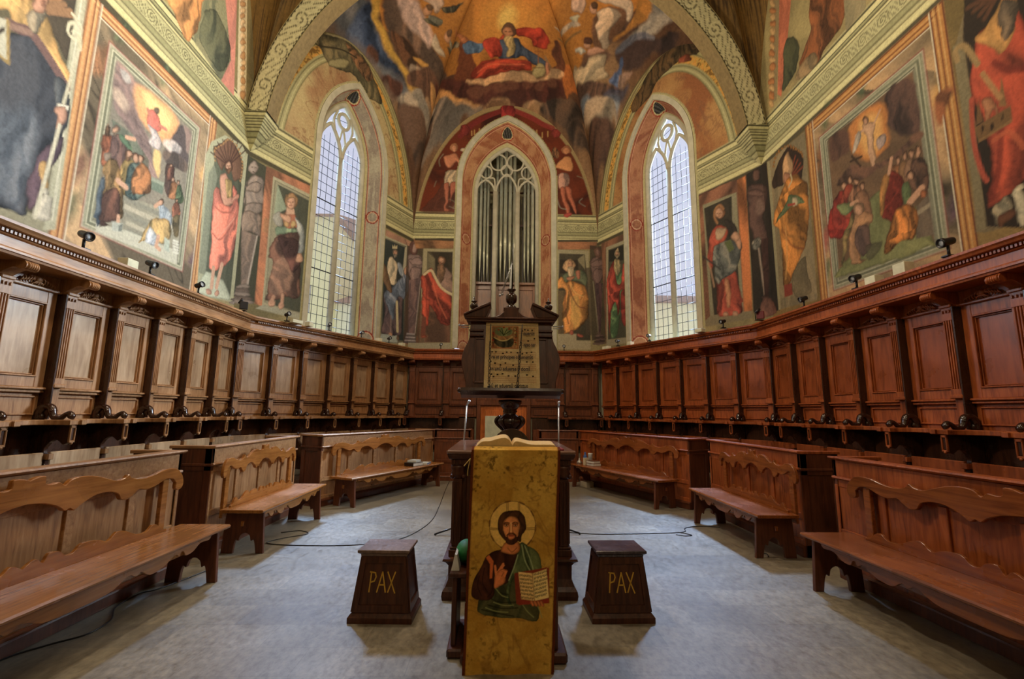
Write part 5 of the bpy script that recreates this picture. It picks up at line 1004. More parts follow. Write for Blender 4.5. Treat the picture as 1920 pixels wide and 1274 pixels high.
['S',[159,121,80],[3.95,4.91,4.07,4.55],{'w':.05}],
['S',[143,120,81],[3.73,5.24,3.72,5.36,3.79,5.37,3.85,5.27,3.92,5.04],{'w':.06,'s':1}],
['F',[126,111,79],[.76,9.01,.92,8.85,.6,7.02,.38,7.09],{}],
['F',[180,147,101],[.81,8.83,.79,8.8,.74,8.83,.68,8.89,.65,8.97,.65,9.02,.69,9.02,.75,8.97,.8,8.89],{'s':1}],
['F',[163,110,68],[.79,8.7,.77,8.67,.71,8.7,.66,8.76,.62,8.83,.63,8.88,.67,8.88,.73,8.84,.78,8.76],{'s':1}],
['F',[180,147,101],[.77,8.57,.75,8.54,.69,8.57,.64,8.63,.6,8.7,.61,8.75,.65,8.75,.71,8.71,.76,8.63],{'s':1}],
['F',[163,110,68],[.75,8.44,.73,8.41,.67,8.43,.62,8.5,.58,8.57,.59,8.62,.63,8.62,.69,8.57,.74,8.5],{'s':1}],
['F',[180,147,101],[.73,8.31,.71,8.28,.65,8.3,.6,8.36,.56,8.44,.57,8.49,.61,8.49,.67,8.44,.72,8.37],{'s':1}],
['F',[163,110,68],[.71,8.18,.69,8.15,.63,8.17,.58,8.23,.54,8.3,.55,8.35,.59,8.36,.65,8.31,.7,8.24],{'s':1}],
['F',[180,147,101],[.69,8.05,.67,8.02,.61,8.04,.56,8.1,.52,8.17,.53,8.22,.57,8.22,.63,8.18,.68,8.11],{'s':1}],
['F',[163,110,68],[.67,7.92,.65,7.89,.59,7.91,.53,7.97,.5,8.04,.51,8.09,.55,8.09,.61,8.05,.66,7.98],{'s':1}],
['F',[180,147,101],[.65,7.79,.63,7.76,.57,7.78,.51,7.84,.48,7.91,.49,7.96,.53,7.96,.59,7.92,.64,7.85],{'s':1}],
['F',[163,110,68],[.63,7.66,.61,7.63,.55,7.65,.49,7.71,.46,7.77,.47,7.82,.51,7.83,.57,7.79,.62,7.72],{'s':1}],
['F',[180,147,101],[.61,7.53,.59,7.5,.53,7.52,.47,7.57,.44,7.64,.44,7.69,.49,7.7,.55,7.66,.6,7.59],{'s':1}],
['F',[163,110,68],[.59,7.4,.56,7.37,.51,7.39,.45,7.44,.42,7.51,.42,7.56,.47,7.56,.53,7.53,.58,7.46],{'s':1}],
['F',[180,147,101],[.57,7.27,.54,7.24,.49,7.26,.43,7.31,.4,7.38,.4,7.42,.45,7.43,.51,7.4,.56,7.33],{'s':1}],
['F',[163,110,68],[.55,7.14,.52,7.11,.47,7.13,.41,7.18,.38,7.24,.38,7.29,.43,7.3,.49,7.26,.54,7.2],{'s':1}],
['F',[180,147,101],[.53,7.01,.5,6.98,.45,7,.39,7.05,.36,7.11,.36,7.16,.41,7.17,.47,7.13,.52,7.07],{'s':1}],
['F',[170,99,73],[.92,8.85,1.23,8.54,1.03,7.86,.74,6.99,.64,7.11],{'fold':.3}],
['F',[60,64,46],[.97,7.87,1.28,7.64,1.22,7.2,.93,7.05,.79,7.12],{'fold':.6,'s':1}],
['F',[107,67,41],[1.7,8.14,2.33,7.51,2.23,7.07,1.83,6.98,1.69,6.9,1.27,7.16,1.58,7.56],{'fold':.8,'ff':8,'s':1}],
['F',[132,123,94],[2.32,7.45,2.69,7.08,2.67,6.92,2.29,6.89],{'fold':.2}],
['F',[126,108,79],[1.27,7.16,1.58,7.16,1.69,6.93,1.44,6.88,1.14,7],{'fold':.5,'s':1}]],
'V':[
['F',[114,117,121],[-3.87,9.12,-3.15,9.61,-3.25,10.4,-2.93,11.22,-2.43,11.63,-2.03,11.53,-1.91,12.07,-2.35,11.75,-2.98,11.54,-3.39,10.88,-3.79,10.1,-4.12,9.48],{'fold':.6,'ff':3,'soft':.15,'s':1}],
['F',[68,83,110],[-3.72,9.83,-3.13,9.53,-3.3,10.23,-3.04,10.82,-2.6,11.48,-2.94,11.27,-3.5,10.59,-3.83,9.99],{'fold':.9,'ff':5,'soft':.1,'s':1}],
['F',[101,68,53],[-3.48,10.47,-3.28,10.73,-3.34,10.84,-3.56,10.53],{'soft':.05,'fold':.5,'s':1}],
['F',[88,56,45],[-3.29,11.06,-2.87,11.4,-2.98,11.54,-3.23,11.2],{'soft':.05,'fold':.5,'s':1}],
['F',[175,116,53],[-3.08,9.36,.79,9.48,1,11.66,-.95,11.92,-1.4,11.53,-1.67,11.4,-2.29,11.2,-3.1,10.29],{'fold':.3,'ff':2}],
['F',[175,116,53],[.69,9.67,3.12,9.22,2.76,10.25,2.19,10.9,1.85,11.01,1.83,11.22,1.6,11.8,1.2,11.46,.81,10.99],{'fold':.3,'ff':2}],
['F',[191,152,72],[-3.11,9.44,-2.92,9.51,-3.11,10.13,-2.94,10.77,-2.58,11.32,-2.34,11.61,-2.7,11.48,-3.11,10.73,-3.26,10.08],{'soft':.06,'fold':.2,'s':1}],
['F',[111,88,72],[-2.87,9.61,-2.41,9.7,-2.07,10.2,-1.96,10.68,-1.63,11.08,-1.63,11.49,-1.83,11.71,-2.32,11.47,-2.75,11.19,-3,10.62,-3.02,10.08],{'fold':.7,'ff':3,'fa':.9,'soft':.06,'s':1}],
['F',[192,162,146],[-2.63,9.62,-2.26,9.8,-2.08,10.23,-1.94,10.58,-2.06,10.75,-2.37,10.48,-2.61,10.12],{'fold':.35,'soft':.1,'s':1}],
['F',[88,61,43],[-2.96,10.41,-2.65,10.6,-2.35,10.96,-2.11,11.23,-2.57,11.26,-2.88,10.92],{'fold':.8,'soft':.08,'s':1}],
['F',[177,152,128],[-2.65,11.14,-2.29,11.2,-1.87,11.24,-2.31,11.31,-2.59,11.38],{'fold':.4,'soft':.05,'s':1}],
['F',[102,73,57],[-2.77,11.3,-1.91,11.17,-1.72,11.49,-1.84,11.8,-2.43,11.58],{'fold':.5,'soft':.06,'s':1}],
['F',[191,143,76],[-2.54,10.99,-2.1,11.12,-2.29,11.17],{'soft':.04,'s':1}],
['F',[182,134,99],[-1.9,10.09,-1.94,10.16,-2.01,10.2,-2.08,10.18,-2.12,10.12,-2.11,10.05,-2.05,9.99,-1.98,9.98,-1.92,10.02],{'rim':.3,'s':1}],
['F',[102,76,53],[-1.86,10.02,-1.89,10.06,-1.94,10.09,-2.01,10.08,-2.04,10.04,-2.04,10,-1.99,9.96,-1.93,9.95,-1.88,9.98],{'s':1}],
['F',[141,132,108],[-1.94,10.16,-1.69,10.22,-1.79,10.33,-1.99,10.27],{'fold':.7,'s':1}],
['F',[182,134,99],[-1.47,10.49,-1.5,10.55,-1.57,10.6,-1.65,10.62,-1.7,10.58,-1.69,10.52,-1.64,10.46,-1.56,10.43,-1.49,10.45],{'rim':.3,'s':1}],
['F',[102,76,53],[-1.43,10.43,-1.45,10.47,-1.51,10.5,-1.58,10.52,-1.62,10.5,-1.62,10.46,-1.57,10.42,-1.51,10.4,-1.45,10.4],{'s':1}],
['F',[141,132,108],[-1.5,10.55,-1.26,10.79,-1.35,10.87,-1.55,10.64],{'fold':.7,'s':1}],
['F',[192,162,137],[-2.16,9.69,-1.67,9.71,-1.62,9.94,-1.85,10.12,-1.91,9.94],{'fold':.3,'s':1}],
['F',[78,72,55],[-1.67,10.01,-1.28,9.91,-1.1,9.82,-1.29,10.04,-1.59,10.1],{'fold':.8,'s':1}],
['F',[103,98,75],[-2.12,10.23,-1.91,10.27,-1.79,10.35,-2,10.32],{'fold':.8,'s':1}],
['F',[194,180,155],[-1.89,10.51,-1.78,10.72,-1.65,10.83,-1.79,10.86,-1.96,10.68],{'op':.8,'s':1}],
['F',[84,79,60],[-1.6,10.66,-1.37,10.65,-1.43,10.78,-1.55,10.71],{'s':1}],
['F',[95,55,36],[-1.2,10.68,-1.03,10.81,-1.05,11.09,-.93,11.56,-.85,11.81,-.95,12.08,-.96,12.3,-1.3,12.18,-1.47,11.77,-1.37,11.36,-1.31,10.95],{'fold':.5,'ff':6,'soft':.03,'s':1}],
['F',[205,144,68],[.7,10.4,.56,10.86,.11,11.15,-.43,11.06,-.76,10.65,-.74,10.22,-.42,9.94,.06,9.88,.5,10.04],{'soft':.25,'op':.6,'s':1}],
['F',[222,190,105],[.17,10.4,.13,10.58,-0,10.69,-.16,10.65,-.26,10.5,-.26,10.32,-.16,10.18,-.02,10.14,.11,10.23],{'soft':.25,'op':.8,'s':1}],
['F',[179,74,50],[-.37,11.07,-.17,10.85,-.08,10.83,.04,11.48,-.22,11.48,-.34,11.29],{'fold':.7,'ff':6,'s':1}],
['F',[161,57,41],[.17,10.67,.49,10.56,.77,10.49,.97,10.62,1.03,10.82,.89,11.03,.64,11.06,.54,10.89,.22,10.86],{'fold':.7,'ff':6,'rim':.2,'s':1}],
['F',[68,79,96],[-.4,11.36,-.35,11.04,-.16,10.95,.15,10.92,.4,11.01,.63,11.19,.89,11.33,1.04,11.35,.98,11.47,.65,11.48,.42,11.33,.17,11.44,-.15,11.48],{'fold':.6,'ff':7,'rim':.25,'s':1}],
['F',[179,71,50],[-1.04,11.77,-.91,11.6,-.65,11.47,-.35,11.47,-.05,11.5,.3,11.45,.55,11.41,.63,11.51,.56,11.68,.11,11.82,-.2,11.89,-.71,11.94],{'fold':.7,'ff':6,'fa':1.2,'rim':.25,'s':1}],
['S',[217,119,83],[-.86,11.74,-.5,11.6,-.05,11.63,.43,11.58],{'op':.6,'w':.03,'s':1}],
['F',[107,132,158],[-1.2,10.83,-1.02,10.87,-.69,11.02,-.7,11.22,-.84,11.28,-1.17,11.13],{'fold':.7,'ff':8,'s':1}],
['F',[181,116,76],[-1.3,10.33,-1.22,10.44,-1.1,10.73,-1.02,10.85,-1.16,10.83,-1.26,10.64],{'rim':.2,'s':1}],
['F',[179,67,49],[-.69,11.02,-.5,10.85,-.35,10.87,-.26,10.95,-.18,11.37,-.45,11.45,-.6,11.33],{'fold':.7,'ff':7,'s':1}],
['F',[89,63,46],[.2,10.7,.16,10.82,.05,10.89,-.08,10.87,-.16,10.78,-.16,10.66,-.08,10.56,.04,10.54,.15,10.59],{'s':1}],
['F',[181,125,89],[.08,10.76,.05,10.85,-.01,10.9,-.09,10.89,-.13,10.81,-.14,10.72,-.09,10.65,-.02,10.63,.05,10.67],{'rim':.3,'s':1}],
['F',[177,152,101],[-.11,10.88,.08,10.87,.16,11.04,.12,11.32,.02,11.4,-.06,11.28,-.1,11.05],{'fold':.6,'ff':14,'s':1}],
['F',[185,126,94],[.95,11.41,1.04,11.35,1.14,11.59,1.05,11.69],{'rim':.3,'s':1}],
['S',[46,29,21],[-.12,10.74,-.07,10.74],{'w':.02}],
['S',[46,29,21],[-.02,10.74,.04,10.74],{'w':.02}],
['F',[165,151,106],[.99,11.58,.96,11.73,.86,11.83,.74,11.85,.65,11.76,.64,11.62,.71,11.49,.83,11.42,.94,11.46],{'rim':.45,'s':1}],
['S',[111,91,55],[.64,11.63,.96,11.52],{'w':.02}],
['S',[138,87,46],[.77,11.05,.8,11.44],{'w':.025}],
['S',[138,87,46],[.68,11.18,.88,11.12],{'w':.025}],
['F',[95,58,40],[1.11,10.7,1.24,10.61,1.33,10.87,1.5,11.08,1.6,11.43,1.58,11.69,1.34,11.73,1.21,11.51,1.28,11.27,1.11,11.11],{'fold':.5,'ff':6,'soft':.03,'s':1}],
['F',[191,153,113],[-1.17,11.79,-.71,11.94,-.2,11.87,.31,11.8,.65,11.78,.89,11.87,1.3,11.41,1.58,11.33,1.46,11.54,1.09,11.86,.58,12.03,-.2,12.1,-.98,12.09],{'fold':.6,'ff':5,'soft':.04,'s':1}],
['F',[73,41,34],[-1.89,11.26,-1.45,11.64,-.97,11.96,-.46,12.16,.33,12.07,1.09,11.83,1.61,11.52,1.6,11.82,1.14,12.28,.34,12.48,-.19,12.47,-.99,12.38,-1.62,12.13,-1.89,11.67],{'fold':.6,'ff':5,'soft':.06,'s':1}],
['F',[138,93,69],[-.72,12.22,-.77,12.29,-.89,12.3,-1.03,12.24,-1.12,12.14,-1.12,12.06,-1.02,12.02,-.89,12.05,-.77,12.12],{'op':.35,'soft':.05,'s':1}],
['F',[138,93,69],[-.46,12.22,-.49,12.28,-.59,12.29,-.69,12.26,-.76,12.2,-.76,12.13,-.69,12.1,-.59,12.11,-.49,12.16],{'op':.35,'soft':.05,'s':1}],
['F',[138,93,69],[-.03,12.27,-.08,12.34,-.21,12.38,-.35,12.36,-.45,12.29,-.44,12.2,-.35,12.14,-.21,12.13,-.09,12.18],{'op':.35,'soft':.05,'s':1}],
['F',[138,93,69],[.31,12.16,.27,12.24,.16,12.29,.03,12.28,-.05,12.23,-.05,12.15,.03,12.08,.15,12.06,.26,12.09],{'op':.35,'soft':.05,'s':1}],
['F',[138,93,69],[.69,12.05,.66,12.12,.57,12.18,.46,12.18,.39,12.14,.39,12.07,.46,12,.56,11.97,.65,11.98],{'op':.35,'soft':.05,'s':1}],
['F',[138,93,69],[1.05,11.96,1.02,12.05,.94,12.11,.83,12.14,.76,12.1,.75,12.04,.82,11.96,.92,11.91,1.01,11.91],{'op':.35,'soft':.05,'s':1}],
['F',[138,93,69],[1.39,11.74,1.36,11.83,1.28,11.92,1.18,11.96,1.11,11.93,1.1,11.86,1.16,11.77,1.26,11.71,1.35,11.7],{'op':.35,'soft':.05,'s':1}],
['F',[191,143,89],[-2,11.35,-1.81,11.55,-1.49,12.07,-.72,12.46,-.99,12.43,-1.64,12.15,-2.06,11.49],{'fold':.4,'soft':.04,'s':1}],
['F',[158,128,97],[-2.11,11.52,-1.64,12.09,-.45,12.48,.98,12.36,1.61,11.91,1.9,12.08,.68,12.48,-.36,12.48,-1.25,12.41,-2.05,12.25,-2.35,12.02],{'fold':.7,'ff':3,'fa':.4,'soft':.03,'op':.9,'s':1}],
['F',[180,108,55],[1.5,11.08,1.73,11.02,1.8,11.18,1.9,11.31,1.66,11.87,1.58,11.69],{'fold':.3,'soft':.04,'s':1}],
['F',[89,67,57],[2.12,9.92,2.69,9.82,3.16,10.07,2.81,10.45,2.45,10.75,2.62,10.88,2.02,11.27,1.74,11.11,1.95,10.89,2.17,10.77,1.99,10.3],{'fold':.5,'soft':.06,'op':.85,'s':1}],
['F',[193,167,138],[2.07,9.93,2.44,9.85,2.64,9.96,2.53,10.28,2.55,10.63,2.4,10.72,2.24,10.51,2.08,10.29,2.18,10.12],{'fold':.5,'ff':6,'fa':.2,'rim':.15,'s':1}],
['F',[193,171,146],[1.86,9.62,2.56,9.49,2.82,9.64,2.88,10.01,2.77,10.06,2.65,9.83,2.19,9.75],{'fold':.4,'rim':.15,'s':1}],
['F',[191,144,112],[2.07,9.87,2.06,9.94,2.01,9.98,1.94,9.97,1.89,9.92,1.88,9.85,1.91,9.8,1.97,9.78,2.04,9.81],{'rim':.3,'s':1}],
['F',[88,63,43],[2.1,9.8,2.08,9.84,2.03,9.87,1.97,9.87,1.93,9.84,1.92,9.8,1.95,9.77,2.01,9.75,2.07,9.76],{'s':1}],
['F',[191,144,112],[2.1,10.68,2.09,10.73,2.03,10.76,1.96,10.74,1.91,10.7,1.9,10.65,1.94,10.61,2,10.6,2.07,10.63],{'rim':.3,'s':1}],
['F',[83,54,42],[2.12,10.6,2.1,10.64,2.03,10.66,1.94,10.65,1.88,10.62,1.88,10.57,1.92,10.54,2.01,10.54,2.08,10.56],{'s':1}],
['F',[191,144,117],[2.07,10.77,2.25,10.7,2.45,10.75,2.33,10.85,2.1,10.9],{'rim':.25,'s':1}],
['F',[200,177,142],[1.67,10.94,1.97,10.98,2.19,10.9,2.48,10.86,2.52,11.06,2.64,11.2,2.27,11.31,1.88,11.21,1.72,11.1],{'fold':.6,'ff':6,'fa':.9,'rim':.15,'s':1}],
['F',[202,195,177],[1.66,10.71,1.83,10.71,2.04,10.83,1.89,10.83],{'fold':.5,'s':1}],
['F',[193,180,147],[1.45,10.09,1.7,10.07,1.66,10.15,1.63,10.35,1.51,10.2],{'fold':.4,'s':1}],
['F',[165,148,127],[1.16,10.26,1.52,10.21,1.75,10.26,1.62,10.33,1.16,10.32],{'fold':.4,'soft':.03,'s':1}],
['S',[89,79,52],[1.24,10.56,1.77,10.37],{'op':.7,'w':.05}],
['F',[192,158,134],[1.43,9.68,1.74,9.66,1.78,9.92,1.69,10.02,1.5,9.96],{'fold':.3,'rim':.2,'s':1}],
['F',[181,125,62],[2.97,9.29,3.32,9.09,3.19,9.87,2.72,10.48,2.67,10.46,2.92,10.02],{'fold':.3,'soft':.06,'s':1}],
['F',[156,148,135],[3.32,9.09,3.59,8.84,3.77,9.33,3.39,10.09,2.98,10.42,3.23,9.86],{'fold':.5,'soft':.08,'s':1}],
['F',[56,44,42],[3.88,9.64,3.59,10.02,3.23,10.3,2.86,10.65,2.75,10.82,3.03,11,3.37,10.83,3.45,10.6,3.81,10.05,3.93,9.81],{'fold':.8,'ff':4,'soft':.06,'s':1}],
['F',[104,104,113],[2.95,10.67,3.24,10.34,3.49,10.12,3.38,10.06,3.15,10.2,2.79,10.59,2.75,10.79],{'fold':.5,'soft':.06,'s':1}],
['F',[88,104,138],[2.65,11.25,2.86,11.08,2.9,10.83,2.98,10.85,2.93,11.26,2.87,11.33],{'fold':.5,'soft':.03,'s':1}],
['F',[140,114,98],[2.92,11.1,3.22,10.97,3.13,11.18,2.94,11.31],{'fold':.4,'soft':.03,'s':1}],
['F',[102,77,65],[1.77,11.12,2.4,11.31,2.97,11.33,2.8,11.46,2.31,11.53,1.93,11.36],{'fold':.6,'soft':.04,'s':1}],
['F',[124,132,141],[1.93,11.37,2.44,11.56,2.9,11.46,3.04,11.44,2.85,11.73,2.07,11.64],{'fold':.8,'ff':4,'fa':1.4,'soft':.05,'s':1}],
['F',[58,66,88],[2.56,11.49,3.08,11.28,3.22,11.2,3.11,11.43,2.78,11.6],{'fold':.6,'soft':.06,'op':.8,'s':1}],
['F',[83,67,58],[-2.98,11.58,-1.98,11.79,-2.07,12.19,-2.37,12.16,-2.57,12.34,-2.75,12],{'fold':1,'ff':5,'fa':1.4,'soft':.03,'s':1}],
['F',[165,152,135],[-2.98,11.54,-2.24,11.59,-1.89,11.87,-1.99,11.88,-2.64,11.73],{'fold':.5,'soft':.05,'s':1}],
['F',[131,119,106],[-1.88,11.74,-1.45,12.25,-.66,12.48,-1.35,12.48,-1.85,12.48,-2.22,12.47,-2.43,12.48,-2.44,12.4,-2.21,12.27],{'fold':.7,'ff':4,'fa':1,'soft':.03,'s':1}],
['F',[165,148,127],[2.05,11.51,2.88,11.6,2.94,11.74,2.25,11.83],{'fold':.7,'ff':5,'fa':1.4,'soft':.04,'s':1}],
['F',[78,59,51],[2.25,11.86,2.92,11.8,2.73,12.14,2.62,12.37,2.52,12.3],{'fold':.7,'soft':.04,'s':1}],
['F',[83,67,55],[.94,12.44,1.94,11.72,2.19,12.04,2.4,12.19,1.96,12.45,1.45,12.45],{'fold':.9,'ff':5,'soft':.04,'s':1}]],
'K':[
['F',[255,208,113],[.095,.753,.063,.667,-.017,.621,-.109,.637,-.169,.706,-.171,.797,-.112,.869,-.019,.886,.063,.84],{'op':.75,'soft':.01,'s':1}],
['S',[122,84,42],[.094,.753,.091,.725],{'w':.009}],
['S',[122,84,42],[.091,.725,.082,.698],{'w':.004}],
['S',[122,84,42],[.082,.698,.068,.674],{'w':.004}],
['S',[122,84,42],[.068,.674,.049,.653],{'w':.009}],
['S',[122,84,42],[.049,.653,.026,.637],{'w':.004}],
['S',[122,84,42],[.026,.637,.001,.626],{'w':.004}],
['S',[122,84,42],[.001,.626,-.027,.62],{'w':.009}],
['S',[122,84,42],[-.027,.62,-.055,.62],{'w':.004}],
['S',[122,84,42],[-.055,.62,-.082,.626],{'w':.004}],
['S',[122,84,42],[-.082,.626,-.108,.637],{'w':.009}],
['S',[122,84,42],[-.108,.637,-.131,.653],{'w':.004}],
['S',[122,84,42],[-.131,.653,-.15,.673],{'w':.004}],
['S',[122,84,42],[-.15,.673,-.165,.697],{'w':.009}],
['S',[122,84,42],[-.165,.697,-.174,.723],{'w':.004}],
['S',[122,84,42],[-.174,.723,-.177,.751],{'w':.004}],
['S',[122,84,42],[-.177,.751,-.175,.779],{'w':.009}],
['S',[122,84,42],[-.175,.779,-.167,.806],{'w':.004}],
['S',[122,84,42],[-.167,.806,-.153,.831],{'w':.004}],
['S',[122,84,42],[-.153,.831,-.134,.852],{'w':.009}],
['S',[122,84,42],[-.134,.852,-.111,.869],{'w':.004}],
['S',[122,84,42],[-.111,.869,-.085,.881],{'w':.004}],
['S',[122,84,42],[-.085,.881,-.057,.887],{'w':.009}],
['S',[122,84,42],[-.057,.887,-.029,.887],{'w':.004}],
['S',[122,84,42],[-.029,.887,-0,.881],{'w':.004}],
['S',[122,84,42],[-0,.881,.026,.87],{'w':.009}],
['S',[122,84,42],[.026,.87,.049,.853],{'w':.004}],
['S',[122,84,42],[.049,.853,.068,.832],{'w':.004}],
['S',[122,84,42],[.068,.832,.082,.807],{'w':.009}],
['S',[122,84,42],[.082,.807,.091,.781],{'w':.004}],
['S',[122,84,42],[.091,.781,.094,.753],{'w':.004}],
['S',[139,97,49],[-.077,.879,-.077,.823],{'w':.004}],
['S',[139,97,49],[-.069,.882,-.068,.824],{'w':.004}],
['S',[139,97,49],[0,.883,0,.824],{'w':.004}],
['S',[139,97,49],[-.008,.88,-.008,.824],{'w':.004}],
['S',[139,97,49],[-.17,.74,-.123,.738],{'w':.004}],
['S',[139,97,49],[-.17,.732,-.123,.731],{'w':.004}],
['S',[139,97,49],[.036,.739,.098,.742],{'w':.004}],
['S',[139,97,49],[.036,.73,.098,.733],{'w':.004}],
['F',[75,75,47],[-.11,.627,-.069,.659,-.005,.66,.048,.641,.097,.617,.12,.574,.123,.516,.082,.485,.11,.27,-.009,.27,-.121,.275,-.229,.296,-.23,.361,-.195,.558,-.173,.6],{'fold':.6,'ff':22,'fa':.3,'s':1}],
['F',[76,43,30],[-.104,.624,-.15,.616,-.19,.589,-.223,.526,-.256,.474,-.272,.412,-.265,.376,-.225,.359,-.168,.361,-.143,.387,-.135,.433,-.067,.453,-.033,.527,-.01,.611,-.051,.601],{'fold':.5,'ff':24,'rim':.2,'s':1}],
['F',[215,113,62],[-.193,.582,-.176,.597,-.149,.563,-.156,.474,-.17,.471,-.169,.547],{}],
['F',[96,108,69],[.007,.66,.048,.644,.097,.617,.118,.58,.123,.516,.082,.506,.042,.506,-.01,.495,-.044,.454,-.055,.371,-.032,.321,-.066,.351,-.075,.412,-.056,.485,-.022,.569],{'fold':.7,'ff':26,'fa':.25,'rim':.2,'s':1}],
['S',[169,180,130],[.013,.649,.03,.569,.065,.506],{'op':.8,'w':.006,'s':1}],
['S',[169,180,130],[.03,.644,.059,.58,.082,.511],{'op':.8,'w':.006,'s':1}],
['S',[169,180,130],[-.01,.595,-.033,.527,-.061,.464],{'op':.8,'w':.006,'s':1}],
['S',[33,36,22],[.024,.644,.042,.569,.077,.506],{'op':.8,'w':.006,'s':1}],
['S',[33,36,22],[-.147,.433,-.112,.402,-.066,.392],{'op':.8,'w':.006,'s':1}],
['S',[33,36,22],[-.157,.366,-.1,.351,-.021,.351],{'op':.8,'w':.006,'s':1}],
['S',[33,36,22],[-.179,.336,-.1,.321,-.009,.321],{'op':.8,'w':.006,'s':1}],
['S',[33,36,22],[-.212,.311,-.122,.296,-.031,.28],{'op':.8,'w':.006,'s':1}],
['S',[155,160,99],[-.135,.422,-.1,.387,-.066,.376],{'op':.8,'w':.005,'s':1}],
['S',[155,160,99],[-.145,.351,-.088,.336,-.032,.336],{'op':.8,'w':.005,'s':1}],
['S',[155,160,99],[.019,.336,.048,.301,.081,.275],{'op':.8,'w':.005,'s':1}],
['S',[155,160,99],[-.19,.321,-.133,.306,-.065,.301],{'op':.8,'w':.005,'s':1}],
['S',[155,160,99],[.104,.331,.116,.306,.127,.275],{'op':.8,'w':.005,'s':1}],
['S',[35,21,14],[-.228,.484,-.238,.433,-.214,.381],{'op':.8,'w':.005,'s':1}],
['S',[35,21,14],[-.2,.526,-.21,.453,-.18,.402],{'op':.8,'w':.005,'s':1}],
['S',[35,21,14],[-.147,.453,-.158,.402,-.18,.376],{'op':.8,'w':.005,'s':1}],
['F',[223,138,82],[-.081,.665,-.005,.665,-.002,.617,-.04,.598,-.092,.608,-.11,.622],{'rim':.4,'s':1}],
['S',[139,75,43],[-.069,.633,-.045,.611,-.016,.633],{'w':.004,'s':1}],
['F',[83,53,33],[-.047,.835,0,.832,.03,.796,.039,.747,.03,.719,.013,.698,.007,.665,-.017,.67,-.069,.665,-.105,.692,-.124,.724,-.127,.779,-.101,.823],{'fold':.5,'ff':40,'rim':.2,'s':1}],
['F',[236,153,92],[-.047,.804,-.011,.788,.002,.758,-.002,.719,-.017,.681,-.049,.665,-.075,.681,-.095,.719,-.099,.757,-.082,.79],{'rim':.3,'s':1}],
['F',[76,45,30],[-.096,.73,-.081,.692,-.07,.703,-.049,.714,-.026,.703,-.011,.692,.001,.73,-.008,.676,-.025,.655,-.049,.65,-.072,.657,-.09,.686],{'fold':.4,'ff':40,'s':1}],
['F',[223,133,83],[-.07,.7,-.049,.707,-.029,.7,-.031,.685,-.049,.677,-.067,.685],{'s':1}],
['S',[76,43,28],[-.075,.7,-.064,.709,-.049,.711,-.033,.709,-.021,.699],{'w':.006,'s':1}],
['S',[151,58,43],[-.061,.697,-.037,.697],{'w':.006}],
['F',[152,88,53],[-.062,.758,-.066,.753,-.075,.75,-.085,.751,-.092,.755,-.092,.761,-.085,.766,-.075,.767,-.066,.764],{'s':1}],
['F',[255,209,153],[-.068,.754,-.07,.751,-.076,.75,-.082,.75,-.086,.752,-.086,.755,-.082,.758,-.076,.758,-.071,.757],{'s':1}],
['F',[38,21,15],[-.073,.754,-.074,.752,-.077,.75,-.079,.751,-.081,.753,-.081,.756,-.079,.758,-.077,.759,-.074,.757],{'s':1}],
['S',[55,32,21],[-.094,.764,-.077,.77,-.061,.765],{'w':.005,'s':1}],
['S',[88,51,32],[-.088,.749,-.077,.746,-.067,.75],{'w':.003,'s':1}],
['F',[152,88,53],[-.011,.759,-.014,.753,-.023,.75,-.034,.751,-.04,.755,-.04,.761,-.034,.766,-.023,.767,-.014,.764],{'s':1}],
['F',[255,209,153],[-.017,.754,-.019,.751,-.024,.75,-.03,.75,-.034,.753,-.034,.756,-.03,.758,-.024,.758,-.019,.757],{'s':1}],
['F',[38,21,15],[-.022,.755,-.023,.752,-.025,.75,-.028,.751,-.03,.753,-.03,.756,-.028,.759,-.025,.759,-.023,.758],{'s':1}],
['S',[55,32,21],[-.043,.764,-.026,.771,-.009,.765],{'w':.005,'s':1}],
['S',[88,51,32],[-.037,.749,-.026,.746,-.015,.75],{'w':.003,'s':1}],
['S',[152,88,55],[-.057,.757,-.06,.716],{'w':.004}],
['S',[152,88,55],[-.044,.757,-.04,.716],{'w':.003}],
['S',[139,75,47],[-.063,.716,-.051,.71,-.038,.716],{'w':.005,'s':1}],
['S',[255,222,155],[-.051,.768,-.051,.719],{'op':.7,'w':.005}],
['S',[38,23,15],[-.047,.829,-.071,.801,-.094,.763,-.105,.719],{'op':.6,'w':.003,'s':1}],
['S',[38,23,15],[-.044,.829,-.011,.796,.012,.752,.018,.708],{'op':.6,'w':.003,'s':1}],
['F',[235,139,83],[-.139,.495,-.131,.521,-.137,.542,-.142,.537,-.138,.495,-.125,.505,-.102,.521,-.091,.516,-.073,.513,-.079,.495,-.084,.453,-.124,.428,-.144,.428],{'rim':.25,'s':1}],
['S',[235,139,83],[-.134,.495,-.14,.539],{'w':.012}],
['S',[235,139,83],[-.125,.505,-.094,.55],{'w':.012}],
['S',[235,139,83],[-.119,.511,-.091,.542],{'w':.011}],
['S',[235,139,83],[-.102,.521,-.076,.511],{'w':.012}],
['S',[235,139,83],[-.076,.511,-.087,.485],{'w':.012}],
['S',[139,73,43],[-.125,.505,-.102,.521,-.073,.513],{'w':.003,'s':1}],
['S',[139,73,43],[-.102,.485,-.091,.505],{'w':.003,'s':1}],
['F',[138,61,39],[-.03,.5,.152,.532,.17,.527,.168,.349,-.003,.335,-.018,.343],{}],
['F',[255,214,138],[-.007,.507,.074,.5,.085,.359,.011,.366],{}],
['F',[255,224,148],[.074,.5,.155,.524,.166,.377,.085,.359],{}],
['S',[139,92,54],[.074,.5,.085,.359],{'w':.004}],
['F',[151,58,42],[.002,.361,.085,.356,.167,.374,.168,.349,-.001,.336],{}],
['S',[55,34,21],[.002,.495,.001,.485],{'w':.003}],
['S',[55,34,21],[.002,.49,.007,.491],{'w':.002}],
